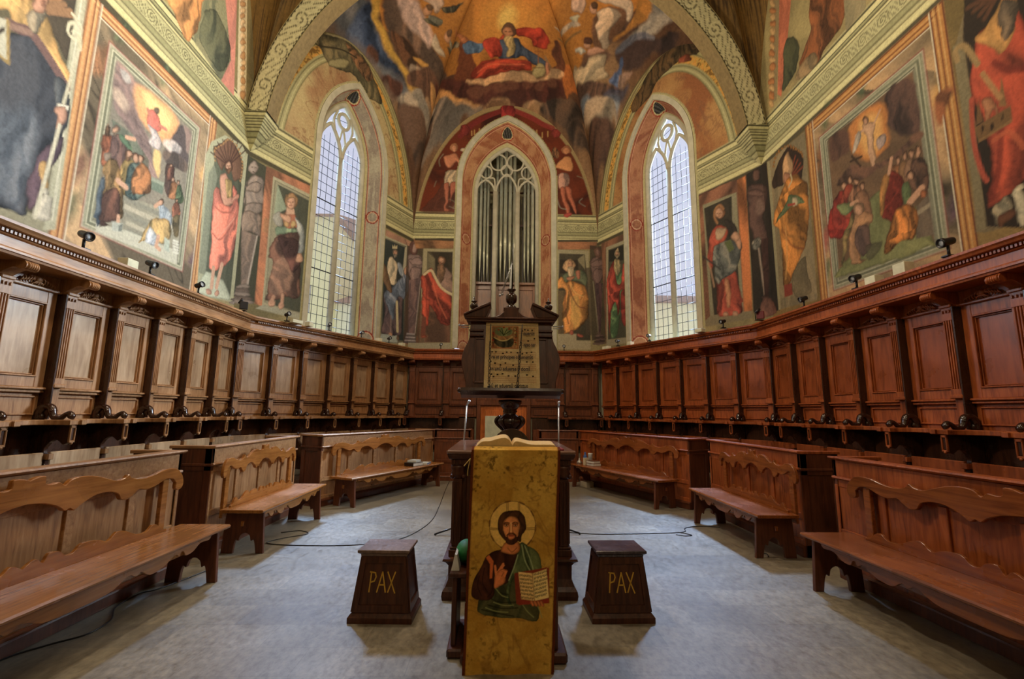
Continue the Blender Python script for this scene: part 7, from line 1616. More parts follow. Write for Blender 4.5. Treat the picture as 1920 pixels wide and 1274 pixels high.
# ---- windows: arch helper
def arch(a, z0, zs, za, n=14, x0=0.0):
    r = za-zs; c = (r*r-a*a)/(2*a); R = a+c; th = math.atan2(r, c) if c > -1e-9 else PI-math.atan2(r, -c)
    right = [(x0-c+R*math.cos(th*i/n), zs+R*math.sin(th*i/n)) for i in range(n+1)]
    left = [(2*x0-x, z) for x, z in right[::-1]]
    return [(x0-a, z0)]+left+right[::-1][1:][:0]+[] if False else [(x0-a, z0)]+[(2*x0-x, z) for x, z in right]+right[::-1][1:]+[(x0+a, z0)]
def in_arch(X, Z, a, z0, zs, za, x0):
    r = za-zs; c = (r*r-a*a)/(2*a); R = a+c; dx = np.abs(X-x0)
    return (dx < a) & (Z > z0) & ((Z < zs) | ((dx+c)**2+(Z-zs)**2 < R*R))
WIN = {'DL': dict(u=2.55, a=1.02, z0=3.08, zs=7.35, za=9.12, ai=.74, zsi=7.45, zai=8.86, dep=.45),
       'DR': dict(u=2.21, a=1.02, z0=3.08, zs=7.35, za=9.12, ai=.74, zsi=7.45, zai=8.86, dep=.45),
       'B': dict(u=2.575, a=1.27, z0=3.08, zs=7.9, za=9.75, ai=.93, zsi=7.7, zai=9.15, dep=.42)}
# ---- painted walls
H_DL, H_B, H_L, A_L = 4.0, 4.12, 5.5, 3.8
def wall_mesh(w, c, name, win=None):
    a, t, n, L = wframe(w); P = np.zeros(c.X.shape+(3,)); P[..., 0] = a.x+t.x*c.X; P[..., 1] = a.y+t.y*c.X; P[..., 2] = c.Y
    mask = None
    if win: mask = ~in_arch(c.X, c.Y, win['a']+.05, win['z0']-.02, win['zs'], win['za']+.05, win['u'])
    o = struct(paint_mesh(name, P, c.C, FRESCO, mask)); return o
def marble_panel(c, x0, x1, z0, z1, rnd=0, seed=1, c1=(150, 96, 62), c2=(190, 150, 104)):
    m = ((c.X > x0) & (c.X < x1) & (c.Y > z0) & (c.Y < z1)).astype(float); c.marble(c1, c2, 2.3, seed, 1, m, (214, 176, 130))
cv = {}
for w, L, st in (('DL', 4.8477, .02), ('DR', 4.8477, .02), ('B', 5.142, .02)):
    c = Canvas(0, L+.0199, 2.9, 10.35, st); c.x *= L/c.x[-1]; c.X, c.Y = np.meshgrid(c.x, c.y); cv[w] = c; H = H_B if w == 'B' else H_DL
    c.marble((112, 106, 76), (150, 140, 100), 1.6, 3+ord(w[-1]))
    up = (c.Y > FR1).astype(float)
    if w == 'B': c.marble((52, 22, 16), (104, 46, 26), 1.4, 21, 1, up)
    else: c.marble((150, 116, 84) if w == 'DL' else (136, 88, 56), (176, 160, 116) if w == 'DL' else (170, 132, 84), 1.5, 11 if w == 'DL' else 17, .6, up, (120, 84, 60))
    if w == 'B':
        d = (1-np.sqrt(((c.X-L/2)/(L/2))**2+((np.maximum(c.Y-ZS, 0))/H)**2))*2.6
        c.blend(np.clip((.10-d)/.03, 0, 1)*(c.Y > FR1), lin((150, 132, 92)))
    else: lunette_arch(c, L, H)
    frieze(c)
    c.run(w)
    wd = WIN[w]                                # pale painted border round the window
    ino = in_arch(c.X, c.Y, wd['a']+.17, 0, wd['zs'], wd['za']+.19, wd['u']); c.blend(ino.astype(float), lin((160, 156, 116)))
    ino = in_arch(c.X, c.Y, wd['a']+.13, 0, wd['zs'], wd['za']+.15, wd['u']); c.blend(ino.astype(float), lin((190, 184, 140)))
    wall_mesh(w, c, {'DL': 'wall_apse_left', 'DR': 'wall_apse_right', 'B': 'wall_back'}[w], wd)
for w in ('L', 'R'):
    x0, x1 = (3.2, 8.17) if w == 'L' else (0, 5.0)
    c = Canvas(x0, x1+.016, 2.9, 10.9, .0166); c.x = x0+(c.x-x0)*(x1-x0)/(c.x[-1]-x0); c.X, c.Y = np.meshgrid(c.x, c.y); cv[w] = c
    if w == 'L': c.marble((128, 122, 90), (160, 150, 112), 1.5, 5)
    else: c.marble((100, 86, 52), (140, 116, 72), 1.5, 6)  # darker, warmer ground carries the right wall's lower light
    up = (c.Y > FR1).astype(float); c.marble((120, 110, 76), (160, 146, 100), 1.2, 8, 1, up)
    frieze(c); c.run(w)
    wall_mesh(w, c, 'wall_left' if w == 'L' else 'wall_right')
# plain plaster where the stalls cover the wall and where the side walls run back past the viewer
PLAST = plain('old_plaster', (.36, .32, .22), .85, var=.25, scale=3)
s = MB()
for k in range(5):
    p, q = Vector(PL[k]), Vector(PL[k+1]); s.add([(p.x, p.y, 0), (q.x, q.y, 0), (q.x, q.y, 2.92), (p.x, p.y, 2.92)], [(0, 1, 2, 3)])
struct(s.make('trim_1', PLAST, fix=False))
for sg, nm in ((-1, 'wall_left_nave'), (1, 'wall_right_nave')):
    s = MB(); yb = 3.2 if sg < 0 else Y1-5.0
    s.add([(sg*A, YN, 0), (sg*A, 0, 0), (sg*A, 0, 11), (sg*A, YN, 11)], [(0, 1, 2, 3)])
    s.add([(sg*A, 0, 2.9), (sg*A, yb, 2.9), (sg*A, yb, 11), (sg*A, 0, 11)], [(0, 1, 2, 3)]); struct(s.make(nm, PLAST, fix=False))
# ---- the vault
def web(c0, K, n=90, m=70, pw=2.0):
    """c0: (n,3) wall arch curve; every point rises to the crown K"""
    c0 = np.asarray(c0); K = np.asarray(K); t = np.linspace(0, 1, m)[:, None, None]
    P = np.zeros((m, len(c0), 3)); P[..., :2] = c0[None, :, :2]*(1-t)+K[None, None, :2]*t
    zz = (1-(1-t[..., 0])**pw)**(1/pw); P[..., 2] = c0[None, :, 2]+(K[2]-c0[None, :, 2])*zz; return P
def arch_curve(w, H, n=180):
    a, t, nn, L = wframe(w); th = np.linspace(PI, 0, n); u = L/2+L/2*np.cos(th); z = ZS+H*np.sin(th)
    return np.stack([a.x+t.x*u, a.y+t.y*u, z], -1)
KC = (0, 8.17, 11.3)
VC = Canvas(-4.9, 4.9, 7.8, 12.7, .02)          # the vault is painted in plan
VC.marble((84, 58, 42), (150, 118, 84), .8, 41, .8)
VC.run('V', .22, 2.5)
def sample(c, X, Y):
    i = np.clip((X-c.x[0])/c.st, 0, len(c.x)-1.001); j = np.clip((Y-c.y[0])/c.st, 0, len(c.y)-1.001)
    i0 = i.astype(int); j0 = j.astype(int); fx = (i-i0)[..., None]; fy = (j-j0)[..., None]
    return (c.C[j0, i0]*(1-fx)+c.C[j0, i0+1]*fx)*(1-fy)+(c.C[j0+1, i0]*(1-fx)+c.C[j0+1, i0+1]*fx)*fy
VP = {}
for w, H in (('DL', H_DL), ('B', H_B), ('DR', H_DL)):
    P = web(arch_curve(w, H, 300), KC, m=240); VP[w] = P
    o = struct(paint_mesh('ceiling', P, sample(VC, P[..., 0], P[..., 1]), FRESCO2))
K2 = (0, Y1-A_L, 12.4)
def scrollpaint(P, bgc, fgc, sc, seed=3):
    x, y, z = P[..., 0], P[..., 1], P[..., 2]; q = fbm(y+x*.6, z, sc, 3, seed); f = np.sin(q*38)
    m = np.clip((f-.55)*3, 0, 1)*.8; return lin(bgc)*(1-m[..., None])+lin(fgc)*m[..., None]
for sg in (-1, 1):
    th = np.linspace(0, PI, 160); c0 = np.stack([np.full(160, sg*A), Y1-A_L+A_L*np.cos(th), ZS+H_L*np.sin(th)], -1)
    P = web(c0, K2, m=80); struct(paint_mesh('ceiling', P, scrollpaint(P, (112, 86, 42), (44, 30, 16), 2.6), FRESCO2))
for yy, nm in ((Y1, 1), (Y1-2*A_L, 0)):
    th = np.linspace(PI, 0, 160); c0 = np.stack([A*np.cos(th), np.full(160, yy), ZS+5.1*np.sin(th)], -1)
    P = web(c0, K2, m=80); struct(paint_mesh('ceiling', P, scrollpaint(P, (112, 86, 42), (44, 30, 16), 2.6), FRESCO2))
s = MB(); s.add([(-A, YN, 0), (A, YN, 0), (A, YN, 11), (-A, YN, 11)], [(0, 1, 2, 3)]); struct(s.make('wall_nave_blocker', PLAST, fix=False))  # unseen wall added across the nave opening to cut frontal light
s = MB(); s.add([(-A, YN, 11), (A, YN, 11), (A, Y1-2*A_L, 11), (-A, Y1-2*A_L, 11)], [(0, 1, 2, 3)])
struct(s.make('ceiling', PLAST, fix=False))
# ---- transverse arch: broad pale face with painted scrolls
n, k = 400, 60
th = np.linspace(PI, 0, n); ai, hi, ao, ho = 4.42, 4.5, 4.79, 5.12
tt = np.linspace(0, 1, k)[:, None]
P = np.zeros((k, n, 3)); P[..., 0] = (ai+(ao-ai)*tt)*np.cos(th)[None]; P[..., 1] = 7.86; P[..., 2] = ZS+(hi+(ho-hi)*tt)*np.sin(th)[None]
arc = (th[0]-th)[None]*4.8*np.ones((k, 1)); T = tt*np.ones((1, n)); C = np.zeros((k, n, 3))+lin((190, 186, 146))
ph = (arc/.75) % 1-.5; X_ = ph*.75; Y_ = (T-.5)*.42; r = np.sqrt(X_**2+Y_**2); an = np.arctan2(Y_, X_)
mm = np.clip((np.sin(r*62+an)-.5)*3, 0, 1)*(r < .17)+np.clip((np.sin(X_*30+Y_*46)-.72)*4, 0, 1)*(r > .19)*(np.abs(Y_) < .17)
C = C*(1-(mm*.8)[..., None])+lin((60, 54, 38))*(mm*.8)[..., None]
eg = np.clip((.09+.03*np.sin(arc*60)-np.minimum(T, 1-T))/.02, 0, 1)*(arc > .5)*(arc < PI*4.8-.5); C = C*(1-eg[..., None])+lin((48, 42, 30))*eg[..., None]
eg = np.clip((.035-np.minimum(T, 1-T))/.01, 0, 1); C = C*(1-eg[..., None])+lin((150, 140, 96))*eg[..., None]
rib = struct(paint_mesh('trim_2', P, C, FRESCO2, P[..., 2] > 6.72))
P2 = np.zeros((12, n, 3)); tt = np.linspace(0, 1, 12)[:, None]; P2[..., 0] = ai*np.cos(th)[None]; P2[..., 1] = 7.86+.36*tt; P2[..., 2] = ZS+hi*np.sin(th)[None]
C2 = np.zeros((12, n, 3))+lin((120, 104, 70)); struct(paint_mesh('trim_3', P2, C2, FRESCO2, P2[..., 2] > 6.72))
for sg in (-1, 1):                              # corbels the arch springs from, tapering down to the corner
    zz = np.linspace(6.12, 6.74, 60)[:, None]; f_ = np.clip((zz-6.12)/.62, 0, 1)**.8; q = np.linspace(0, 1, 40)[None]
    X_ = (4.79-.40*f_)+(q*.40*f_); Y_ = 8.17-.31*f_+0*q
    P3 = np.zeros((60, 40, 3)); P3[..., 0] = sg*X_; P3[..., 1] = Y_; P3[..., 2] = zz
    i_ = np.clip(((zz[:, 0]-cv['DL'].y[0])/.02).astype(int), 0, len(cv['DL'].y)-1); C3 = np.repeat(cv['DL'].C[i_, 8][:, None], 40, 1)
    struct(paint_mesh('trim_5', P3, C3, FRESCO2)); P4 = P3.copy(); P4[..., 0] = sg*(4.79-.40*f_); P4[..., 1] = 8.17-.31*f_+(.31*f_+.19*f_)*q; struct(paint_mesh('trim_6', P4, C3, FRESCO2))


# ---- windows
def wmat(w, u):                                 # local frame: x along the wall, y into the room, z up, origin on the wall face at u
    a, t, n, L = wframe(w); o = a+t*u
    # right-handed: x = -t
    return Matrix(((-t.x, n.x, 0, o.x), (-t.y, n.y, 0, o.y), (0, 0, 1, 0), (0, 0, 0, 1)))
GLASS, nt, b = nmat('window_glass')
tr = nt.nodes.new('ShaderNodeBsdfTransparent'); tr.inputs[0].default_value = (.93, .94, .95, 1); mx = nt.nodes.new('ShaderNodeMixShader'); mx.inputs[0].default_value = .10
b.inputs['Base Color'].default_value = (.8, .85, .9, 1); b.inputs['Roughness'].default_value = .2
nt.links.new(tr.outputs[0], mx.inputs[1]); nt.links.new(b.outputs[0], mx.inputs[2]); nt.links.new(mx.outputs[0], nt.nodes['Material Output'].inputs[0])
def reveal(w, wd, root, pink, name='reveal'):
    o1 = arch(wd['a'], wd['z0'], wd['zs'], wd['za'], 60); o2 = arch(wd['ai'], wd['z0'], wd['zsi'], wd['zai'], 60)
    def res(o, n):                              # resample by height fraction so both outlines pair up
        P = np.array(o); d = np.r_[0, np.cumsum(np.hypot(*np.diff(P, axis=0).T))]; d /= d[-1]; q = np.linspace(0, 1, n)
        return np.stack([np.interp(q, d, P[:, 0]), np.interp(q, d, P[:, 1])], -1)
    n = 700; a_ = res(o1, n); b_ = res(o2, n); k = 34; T = np.linspace(0, 1, k)[:, None, None]
    Q = a_[None]*(1-T)+b_[None]*T; P = np.zeros((k, n, 3)); P[..., 0] = Q[..., 0]; P[..., 2] = Q[..., 1]; P[..., 1] = -wd['dep']*T[..., 0]
    Z = P[..., 2]; X = P[..., 0]; C = np.zeros((k, n, 3))+lin((186, 180, 136)); t = T[..., 0]*np.ones((1, n))
    wv = fbm(X*3+t*2, Z, 2.2, 4, 61); f = np.clip((fbm(X+wv, Z*1.2-wv, 3.1, 4, 62)-.36)/.3, 0, 1)[..., None]
    M_ = lin(pink[0])*(1-f)+lin(pink[1])*f
    def bd(a0, a1, col):
        m = ((t >= a0) & (t < a1))[..., None]
        return np.where(m, col, C)
    C = bd(.06, .80, M_); C = bd(.10, .14, lin((120, 44, 30))); C = bd(.14, .165, lin((196, 150, 120))); C = bd(.74, .78, lin((120, 44, 30))); C = bd(.715, .74, lin((196, 150, 120)))
    arcl = np.abs(X)
    for zc, rad in ((6.22, .17), (3.1, .22)):
        dd = np.sqrt(((t-.44)*wd['dep']*1.25)**2+(Z-zc)**2); C = np.where((dd < rad)[..., None], lin((130, 48, 34)), C); C = np.where((dd < rad-.03)[..., None], lin((190, 156, 124)), C)
        C = np.where((dd < rad-.055)[..., None], M_*.9, C)
    dd = np.sqrt(((t-.44)*math.hypot(wd['dep'], wd['za']-wd['zai']))**2+(X*1.1)**2); top = Z > wd['zs']+.5
    C = np.where(((dd < .2) & top)[..., None], lin((150, 50, 36)), C); C = np.where(((dd < .175) & top)[..., None], lin((190, 176, 130)), C)
    hat = np.clip(np.sin(X*90+t*14)*3, 0, 1); C = np.where(((dd < .15) & top)[..., None], lin((34, 34, 28))+hat[..., None]*.06, C)
    o = paint_mesh(name, P, C, FRESCO, parent=root); o['label'] = 'pink marbled reveal with painted roundels'
    return o
def ringpath(pts, y, r, mb, sc=(1, 1), closed=False): mb.tube([(x, y, z) for x, z in pts], r, 8, closed, sc)
def tall_window(idx, w, pink):
    wd = WIN[w]; root = bpy.data.objects.new('window_%d' % idx, None); COL.objects.link(root); root['kind'] = 'structure'; root.matrix_world = wmat(w, wd['u'])
    m = MB(); o1 = arch(wd['a']-.005, wd['z0'], wd['zs'], wd['za']-.005, 24); o2 = arch(wd['a']+.12, wd['z0'], wd['zs'], wd['za']+.13, 24)
    m.sweep([[(p[0], -.02, p[1]), (p[0], .025, p[1]), (q[0], .025, q[1]), (q[0], -.01, q[1])] for p, q in zip(o1, o2)])
    m.make('surround', STONE, root)
    reveal(w, wd, root, pink)
    y = -wd['dep']; m = MB(); a, z0, zs, za = wd['ai'], wd['z0'], wd['zsi'], wd['zai']
    ringpath(arch(a-.04, z0, zs, za-.04, 20), y, .07, m)
    m.tube([(0, y, z0), (0, y, zs-.05)], .06, 10, sc=(1, 1.3))
    for s_ in (-1, 1):
        ringpath([p for p in arch(a/2-.02, zs-.3, zs-.12, zs+.68, 14, x0=s_*a/2)], y, .046, m)
    ringpath([(.17*math.cos(t_*PI/12), zs+.92+.19*math.sin(t_*PI/12)) for t_ in range(24)], y, .045, m, closed=True)
    ringpath(cr([(-.22, zs+.52), (-.30, zs+.8), (-.20, zs+1.1)], 5), y, .03, m); ringpath(cr([(.22, zs+.52), (.30, zs+.8), (.20, zs+1.1)], 5), y, .03, m)
    ringpath(cr([(-.1, zs+.35), (0, zs+.70), (.1, zs+.35)], 5), y, .026, m)
    m.box(-a, a, y-.08, y+.10, z0-.06, z0+.02)
    m.make('tracery', STONE, root)
    m = MB(); g = arch(a-.02, z0, zs, za-.02, 20); m.prism(g, y-.012, y-.006, 'y'); m.make('glass', GLASS, root)
    m = MB(); lw = a-.09
    for s_ in (-1, 1):
        for k in (1, 2, 3):
            x = s_*(.055+k*(lw-.02)/4); zt = zs+.42*(1-abs(k-2)*.35)
            m.tube([(x, y, z0), (x, y, zt)], .006, 5)
        z = z0+.21; i = 0
        while z < zs+.25:
            th_ = .013 if i % 8 == 6 else .006
            m.tube([(s_*.04, y+.004, z), (s_*(a-.06), y+.004, z)], th_, 5); z += .205; i += 1
    m.tube([(-.3, y, zs+1.0), (.3, y, zs+.85)], .006, 5)
    m.make('glazing_bars', IRON, root)
    return root
tall_window(1, 'DL', ((140, 128, 112), (170, 162, 138)))
tall_window(2, 'DR', ((136, 84, 62), (170, 120, 88)))
# ---- middle window: stone tracery with the organ standing behind it
wd = WIN['B']; root = bpy.data.objects.new('window_3', None); COL.objects.link(root); root['kind'] = 'structure'; root.matrix_world = wmat('B', wd['u'])
m = MB(); o1 = arch(wd['a']-.005, wd['z0'], wd['zs'], wd['za']-.005, 24); o2 = arch(wd['a']+.13, wd['z0'], wd['zs'], wd['za']+.14, 24)
m.sweep([[(p[0], -.02, p[1]), (p[0], .03, p[1]), (q[0], .03, q[1]), (q[0], -.01, q[1])] for p, q in zip(o1, o2)]); m.make('surround', STONE, root)
reveal('B', wd, root, ((146, 92, 64), (182, 138, 100)))
a, z0, zs, za, y = wd['ai'], wd['z0'], wd['zsi'], wd['zai'], -wd['dep']
m = MB(); ringpath(arch(a-.03, z0, zs, za-.03, 20), y, .065, m)
for s_ in (-1, 1): m.tube([(s_*.325, y, z0), (s_*.325, y, zs+.06)], .055, 10, sc=(1, 1.3))
for x0_, hw, zt in ((-.615, .27, .42), (0, .31, .62), (.615, .27, .42)): ringpath(arch(hw, zs-.1, zs+.02, zs+zt, 12, x0=x0_), y, .035, m)
for x0_, zc, r_ in ((-.25, zs+.98, .25), (.25, zs+.98, .25), (0, zs+.72, .17), (-.60, zs+.66, .19), (.60, zs+.66, .19)):
    ringpath([(x0_+r_*.95*math.cos(t_*PI/12)*(1 if abs(x0_) < .5 else .9), zc+r_*math.sin(t_*PI/12)) for t_ in range(24)], y, .03, m, closed=True)
for s_ in (-1, 1): ringpath(cr([(s_*.34, zs+.1), (s_*.36, zs+.45), (s_*.5, zs+.48)], 4), y, .026, m)
m.make('tracery', STONE, root)
m = MB()                                        # chamber behind the tracery
hw = 1.15
m.box(-hw-.1, -hw, -2.1, y-.1, z0-.1, 9.6); m.box(hw, hw+.1, -2.1, y-.1, z0-.1, 9.6); m.box(-hw-.1, hw+.1, -2.2, -2.1, z0-.1, 9.6); m.box(-hw-.1, hw+.1, -2.2, y-.06, 9.55, 9.65); m.box(-hw-.1, hw+.1, -2.2, y-.06, z0-.2, z0-.1)
struct(m.make('chamber', plain('chamber_plaster', (.30, .27, .16), .9), root))
# ------------------------------------------------------------------ organ
PIPE = plain('pipe_metal', (.36, .36, .25), .42, .45, var=.2, scale=3)
PIPED = plain('dark_wood_pipe', (.05, .038, .028), .5)
org = empty('pipe_organ', 'pipe organ with grey metal pipes standing behind the stone tracery of the back wall', 'organ', M=wmat('B', WIN['B']['u']) @ Matrix.Translation((0, -.95, 3.0)))
m = MB(); m.box(-1.05, 1.05, -.5, 0, 0, 2.12, .01)
for x in (-.62, 0, .62):
    m.box(x-.27, x-.20, 0, .03, .1, 2.05); m.box(x+.20, x+.27, 0, .03, .1, 2.05); m.box(x-.2, x+.2, 0, .03, 1.95, 2.05); m.box(x-.2, x+.2, 0, .03, .1, .2)
m.box(-1.07, 1.07, -.02, .09, 2.10, 2.17)
m.make('case', wood('organ_case_wood', (.06, .022, .008), (.17, .07, .028), (.28, .12, .05)), org)
m = MB(); m.box(-.40, -.34, -.1, .06, 2.17, 5.3); m.box(.34, .40, -.1, .06, 2.17, 5.3); m.box(-1.05, 1.05, -.12, -.08, 3.95, 4.02); m.box(-1.05, 1.05, -.12, -.08, 5.02, 5.07); m.make('pipe_rack', WD, org)
def pipe(x, h, r, foot):
    m = MB(); z = 2.17
    m.lathe([(.012, z), (r*.45, z+foot*.4), (r, z+foot), (r*1.05, z+foot+.01), (r, z+foot+.05), (r, z+h)], x, 0, 14)
    m.prism([(-r*.55, z+foot+.06), (r*.55, z+foot+.06), (0, z+foot+.06+r*3.2)], r*.93, r*1.06, 'y', M=Matrix.Translation((x, 0, 0)))
    m.make('organ_pipe', PIPE, org)
for i, (x, h, r, ft) in enumerate([(-.93, 4.35, .05, .9), (-.80, 4.75, .056, .95), (-.67, 4.35, .046, .85), (-.56, 4.0, .04, .75),
                                   (-.25, 5.3, .05, 1.0), (-.12, 5.2, .055, 1.05), (.02, 5.6, .062, 1.15), (.15, 5.2, .055, 1.05), (.27, 5.3, .045, .95),
                                   (.54, 3.7, .040, .7), (.64, 4.0, .045, .8), (.76, 4.4, .052, .9), (.89, 4.8, .056, 1.0), (1.0, 4.3, .045, .85)]): pipe(x, h, r, ft)
for i in range(22):
    x = -1.0+i*.095; m = MB(); m.box(x-.022, x+.022, -.34, -.29, 2.17, 4.3+.9*abs(math.sin(i*1.7)), .003); m.make('rear_pipe', PIPED, org)

# ------------------------------------------------------------------ stall platform
m = MB(); vp = 1.32
lo = [corner(i, 0, 0) for i in range(6)]; inn = [corner(i, vp, 0) for i in range(6)]
lo[0].y = YN+2; inn[0].y = YN+2; lo[5].y = YN+2; inn[5].y = YN+2
for i in range(5):
    a_, b_, c_, d_ = lo[i], lo[i+1], inn[i+1], inn[i]; z = .16
    m.add([(a_.x, a_.y, z), (b_.x, b_.y, z), (c_.x, c_.y, z), (d_.x, d_.y, z), (d_.x, d_.y, 0), (c_.x, c_.y, 0)], [(0, 1, 2, 3), (3, 2, 5, 4)])
struct(m.make('trim_4', WD))

# ------------------------------------------------------------------ stall cornice, one run along each wall, mitred
def run_ends(i, v, z, ext0=None):
    p = corner(i, v, z)
    if i in (0, 5): p.y = -.6
    return p
PROF = [(.02, 2.995), (.46, 2.995), (.46, 2.97), (.445, 2.955), (.435, 2.935), (.41, 2.928), (.368, 2.926), (.368, 2.893), (.395, 2.89), (.385, 2.88), (.365, 2.872), (.365, 2.79), (.378, 2.785), (.385, 2.772), (.405, 2.765), (.405, 2.745), (.392, 2.74), (.388, 2.72), (.36, 2.715), (.10, 2.715)]
cl = ['long moulded wooden cornice with dentils over the left stalls, nearest the viewer', 'moulded wooden cornice over the stalls below the left tall window',
      'short dark wooden cornice over the stalls on the back wall', 'moulded wooden cornice over the stalls below the right tall window', 'long moulded reddish cornice with dentils over the right stalls, nearest the viewer']
for i in range(5):
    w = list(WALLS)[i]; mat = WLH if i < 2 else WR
    o = empty('stall_cornice', cl[i], 'cornice', group='mouldings crowning the choir stalls')
    m = MB(); m.sweep([[run_ends(i, v+.001, z) for v, z in PROF], [run_ends(i+1, v+.001, z) for v, z in PROF]]); m.make('moulding', mat, o)
    m = MB(); a_, t_, n_, L_ = wframe(w); u0 = .20 if i in (1, 2, 3) else (-.5 if i == 0 else .2); u1 = L_-.2 if i < 4 else L_+.5
    if i == 4: u1 = L_+.5
    u = u0
    while u < u1:
        p = [wp(w, u, .366, 2.897), wp(w, u+.020, .366, 2.897), wp(w, u+.020, .408, 2.897), wp(w, u, .408, 2.897)]
        q = [x+Vector((0, 0, .027)) for x in p]; k = p+q
        m.add(k, [(0, 1, 2, 3), (3, 2, 6, 7), (0, 3, 7, 4), (1, 5, 6, 2)]); u += .036
    m.make('dentils', mat, o)

# ------------------------------------------------------------------ choir stall (one seat) : pilaster on +x, mirrored when sg = -1
UW = .675
def build_stall(sg, mats, name='choir_stall'):
    PAN, FRM, DK = mats
    root = empty(name, 'x', 'stall')
    def X(a, b): return (a, b) if sg > 0 else (-b, -a)
    def bx(m, x0, x1, *r, **k): m.box(*X(x0, x1), *r, **k)
    h = UW/2
    m = MB()                                    # frame boards round the tall panel
    bx(m, -h, -h+.10, .05, .10, 1.60, 2.56); bx(m, .16, h, .05, .10, 1.60, 2.56)
    bx(m, -h+.10, .16, .05, .10, 1.60, 1.70); bx(m, -h+.10, .16, .05, .10, 2.44, 2.56)
    bx(m, -h, h, .03, .13, 2.555, 2.585, c=.008); bx(m, -h, h, .03, .09, 2.585, 2.72)
    bx(m, -h, h, .04, .14, 1.575, 1.600, c=.008); bx(m, -h, h, .04, .12, 1.545, 1.57, c=.006)
    bx(m, -h, h, .04, .075, 1.27, 1.545)
    bx(m, -h+.06, .17, .05, .095, 1.50, 1.515); bx(m, -h+.06, .17, .05, .095, 1.33, 1.345); bx(m, -h+.045, -h+.06, .05, .095, 1.33, 1.515); bx(m, .17, .185, .05, .095, 1.33, 1.515)
    m.make('back_frame', FRM, root)
    m = MB(); bx(m, -h+.095, .165, .055, .072, 1.695, 2.445); m.make('back_panel', PAN, root)
    m = MB()                                    # moulding round the panel
    for k, (o1, o2, yy) in enumerate([(0, .016, .115), (.02, .03, .094)]):
        x0, x1, z0, z1 = -h+.10+o1, .16-o1, 1.70+o1, 2.44-o1; w_ = o2-o1
        bx(m, x0, x0+w_, .06, yy, z0, z1, c=.004); bx(m, x1-w_, x1, .06, yy, z0, z1, c=.004); bx(m, x0, x1, .06, yy, z0, z0+w_, c=.004); bx(m, x0, x1, .06, yy, z1-w_, z1, c=.004)
    m.make('panel_moulding', FRM, root)
    m = MB(); px0, px1 = h-.135, h-.02          # pilaster with three grooves
    fw_ = (px1-px0); xs = [px0, px0+.024]; 
    bx(m, px0, px1, .05, .172, 1.60, 2.56)
    for k in range(4):
        a_ = px0+.012+k*(fw_-.024-.013)/3; bx(m, a_, a_+.013, .165, .186, 1.70, 2.42, c=.003)
    bx(m, px0, px1, .165, .186, 1.60, 1.70); bx(m, px0, px1, .165, .186, 2.42, 2.56); bx(m, px0-.012, px1+.012, .05, .20, 1.60, 1.64, c=.008); bx(m, px0-.01, px1+.01, .05, .2, 2.555, 2.59, c=.008)
    bx(m, px0, px1, .05, .15, 1.27, 1.60)
    for k in range(3):
        xx = px0+.02+k*.035; bx(m, xx, xx+.014, .186, .20, 2.50, 2.53, c=.002)
    m.make('pilaster', FRM, root)
    m = MB(); bx(m, px1, h+.0, .04, .19, 1.29, 2.56, c=.002); m.make('side_fin', DK, root)
    # console bracket
    m = MB(); xa, xb = X(px0-.005, px1+.005)
    m.prism(cr([(.06, 2.59), (.14, 2.585), (.20, 2.62), (.28, 2.655), (.345, 2.635), (.385, 2.645), (.395, 2.68), (.375, 2.715)], 4)+[(.06, 2.718)], xa, xb, 'x')
    m.make('console', FRM, root)
    m = MB(); cx_ = (xa+xb)/2
    for k in range(5): m.lathe([(.0, 0), (.030, 0), (.037, .006), (.037, .013), (.030, .0185), (0, .0185)], 0, 0, 14, M=Matrix.Translation((xa+.012+k*.0195, .375, 2.672)) @ Matrix.Rotation(PI/2, 4, 'Y'), caps=False)
    m.make('console_roll', FRM, root)
    m = MB(); c0 = (-h+.16)/2-.01                # carved leaf ornament between the brackets
    c0 = c0 if sg > 0 else -c0
    rr_ = random.Random(5)
    m.ball((c0, .10, 2.65), .036, sc=(1, .9, 1)); 
    for s_ in (-1, 1):
        for k in range(5):
            bxx = c0+s_*(.035+k*.027); m.ball((bxx, .098-.004*k, 2.655-.006*k+.012*(k % 2)), .026-.0028*k, 8, 5, sc=(1.1, .8, 1.1))
            m.tube(cr([(bxx, .10, 2.665-.006*k), (bxx+s_*.02, .122, 2.652-.008*k), (bxx+s_*.034, .11, 2.625-.006*k), (bxx+s_*.022, .10, 2.605-.002*k)], 3), [.008]*3+[.009]*3+[.007]*3+[.004], 5)
    for k in range(5): m.tube(cr([(c0, .10, 2.635), (c0+(k-2)*.018, .12, 2.612), (c0+(k-2)*.032, .10, 2.59)], 3), [.009, .009, .009, .008, .007, .006, .004], 5)
    m.make('carved_ornament', FRM, root)
    # arm shelf (plan outline), centred on the pilaster line
    xc = h
    m = MB()
    half = cr([(-h*1.0, .10), (-h*1.0, .21), (-.22, .225), (-.13, .28), (-.082, .37), (-.075, .43)], 4)
    half += [(-.095, .435), (-.095, .50), (-.04, .50), (-.04, .475), (-.016, .475)]
    pts = half+[(-x, y_) for x, y_ in half[::-1]]
    pts = [((x+xc)*sg, y_) for x, y_ in pts]
    m.prism(pts, 1.235, 1.285, 'z', bev=.006); m.make('arm_shelf', FRM, root)
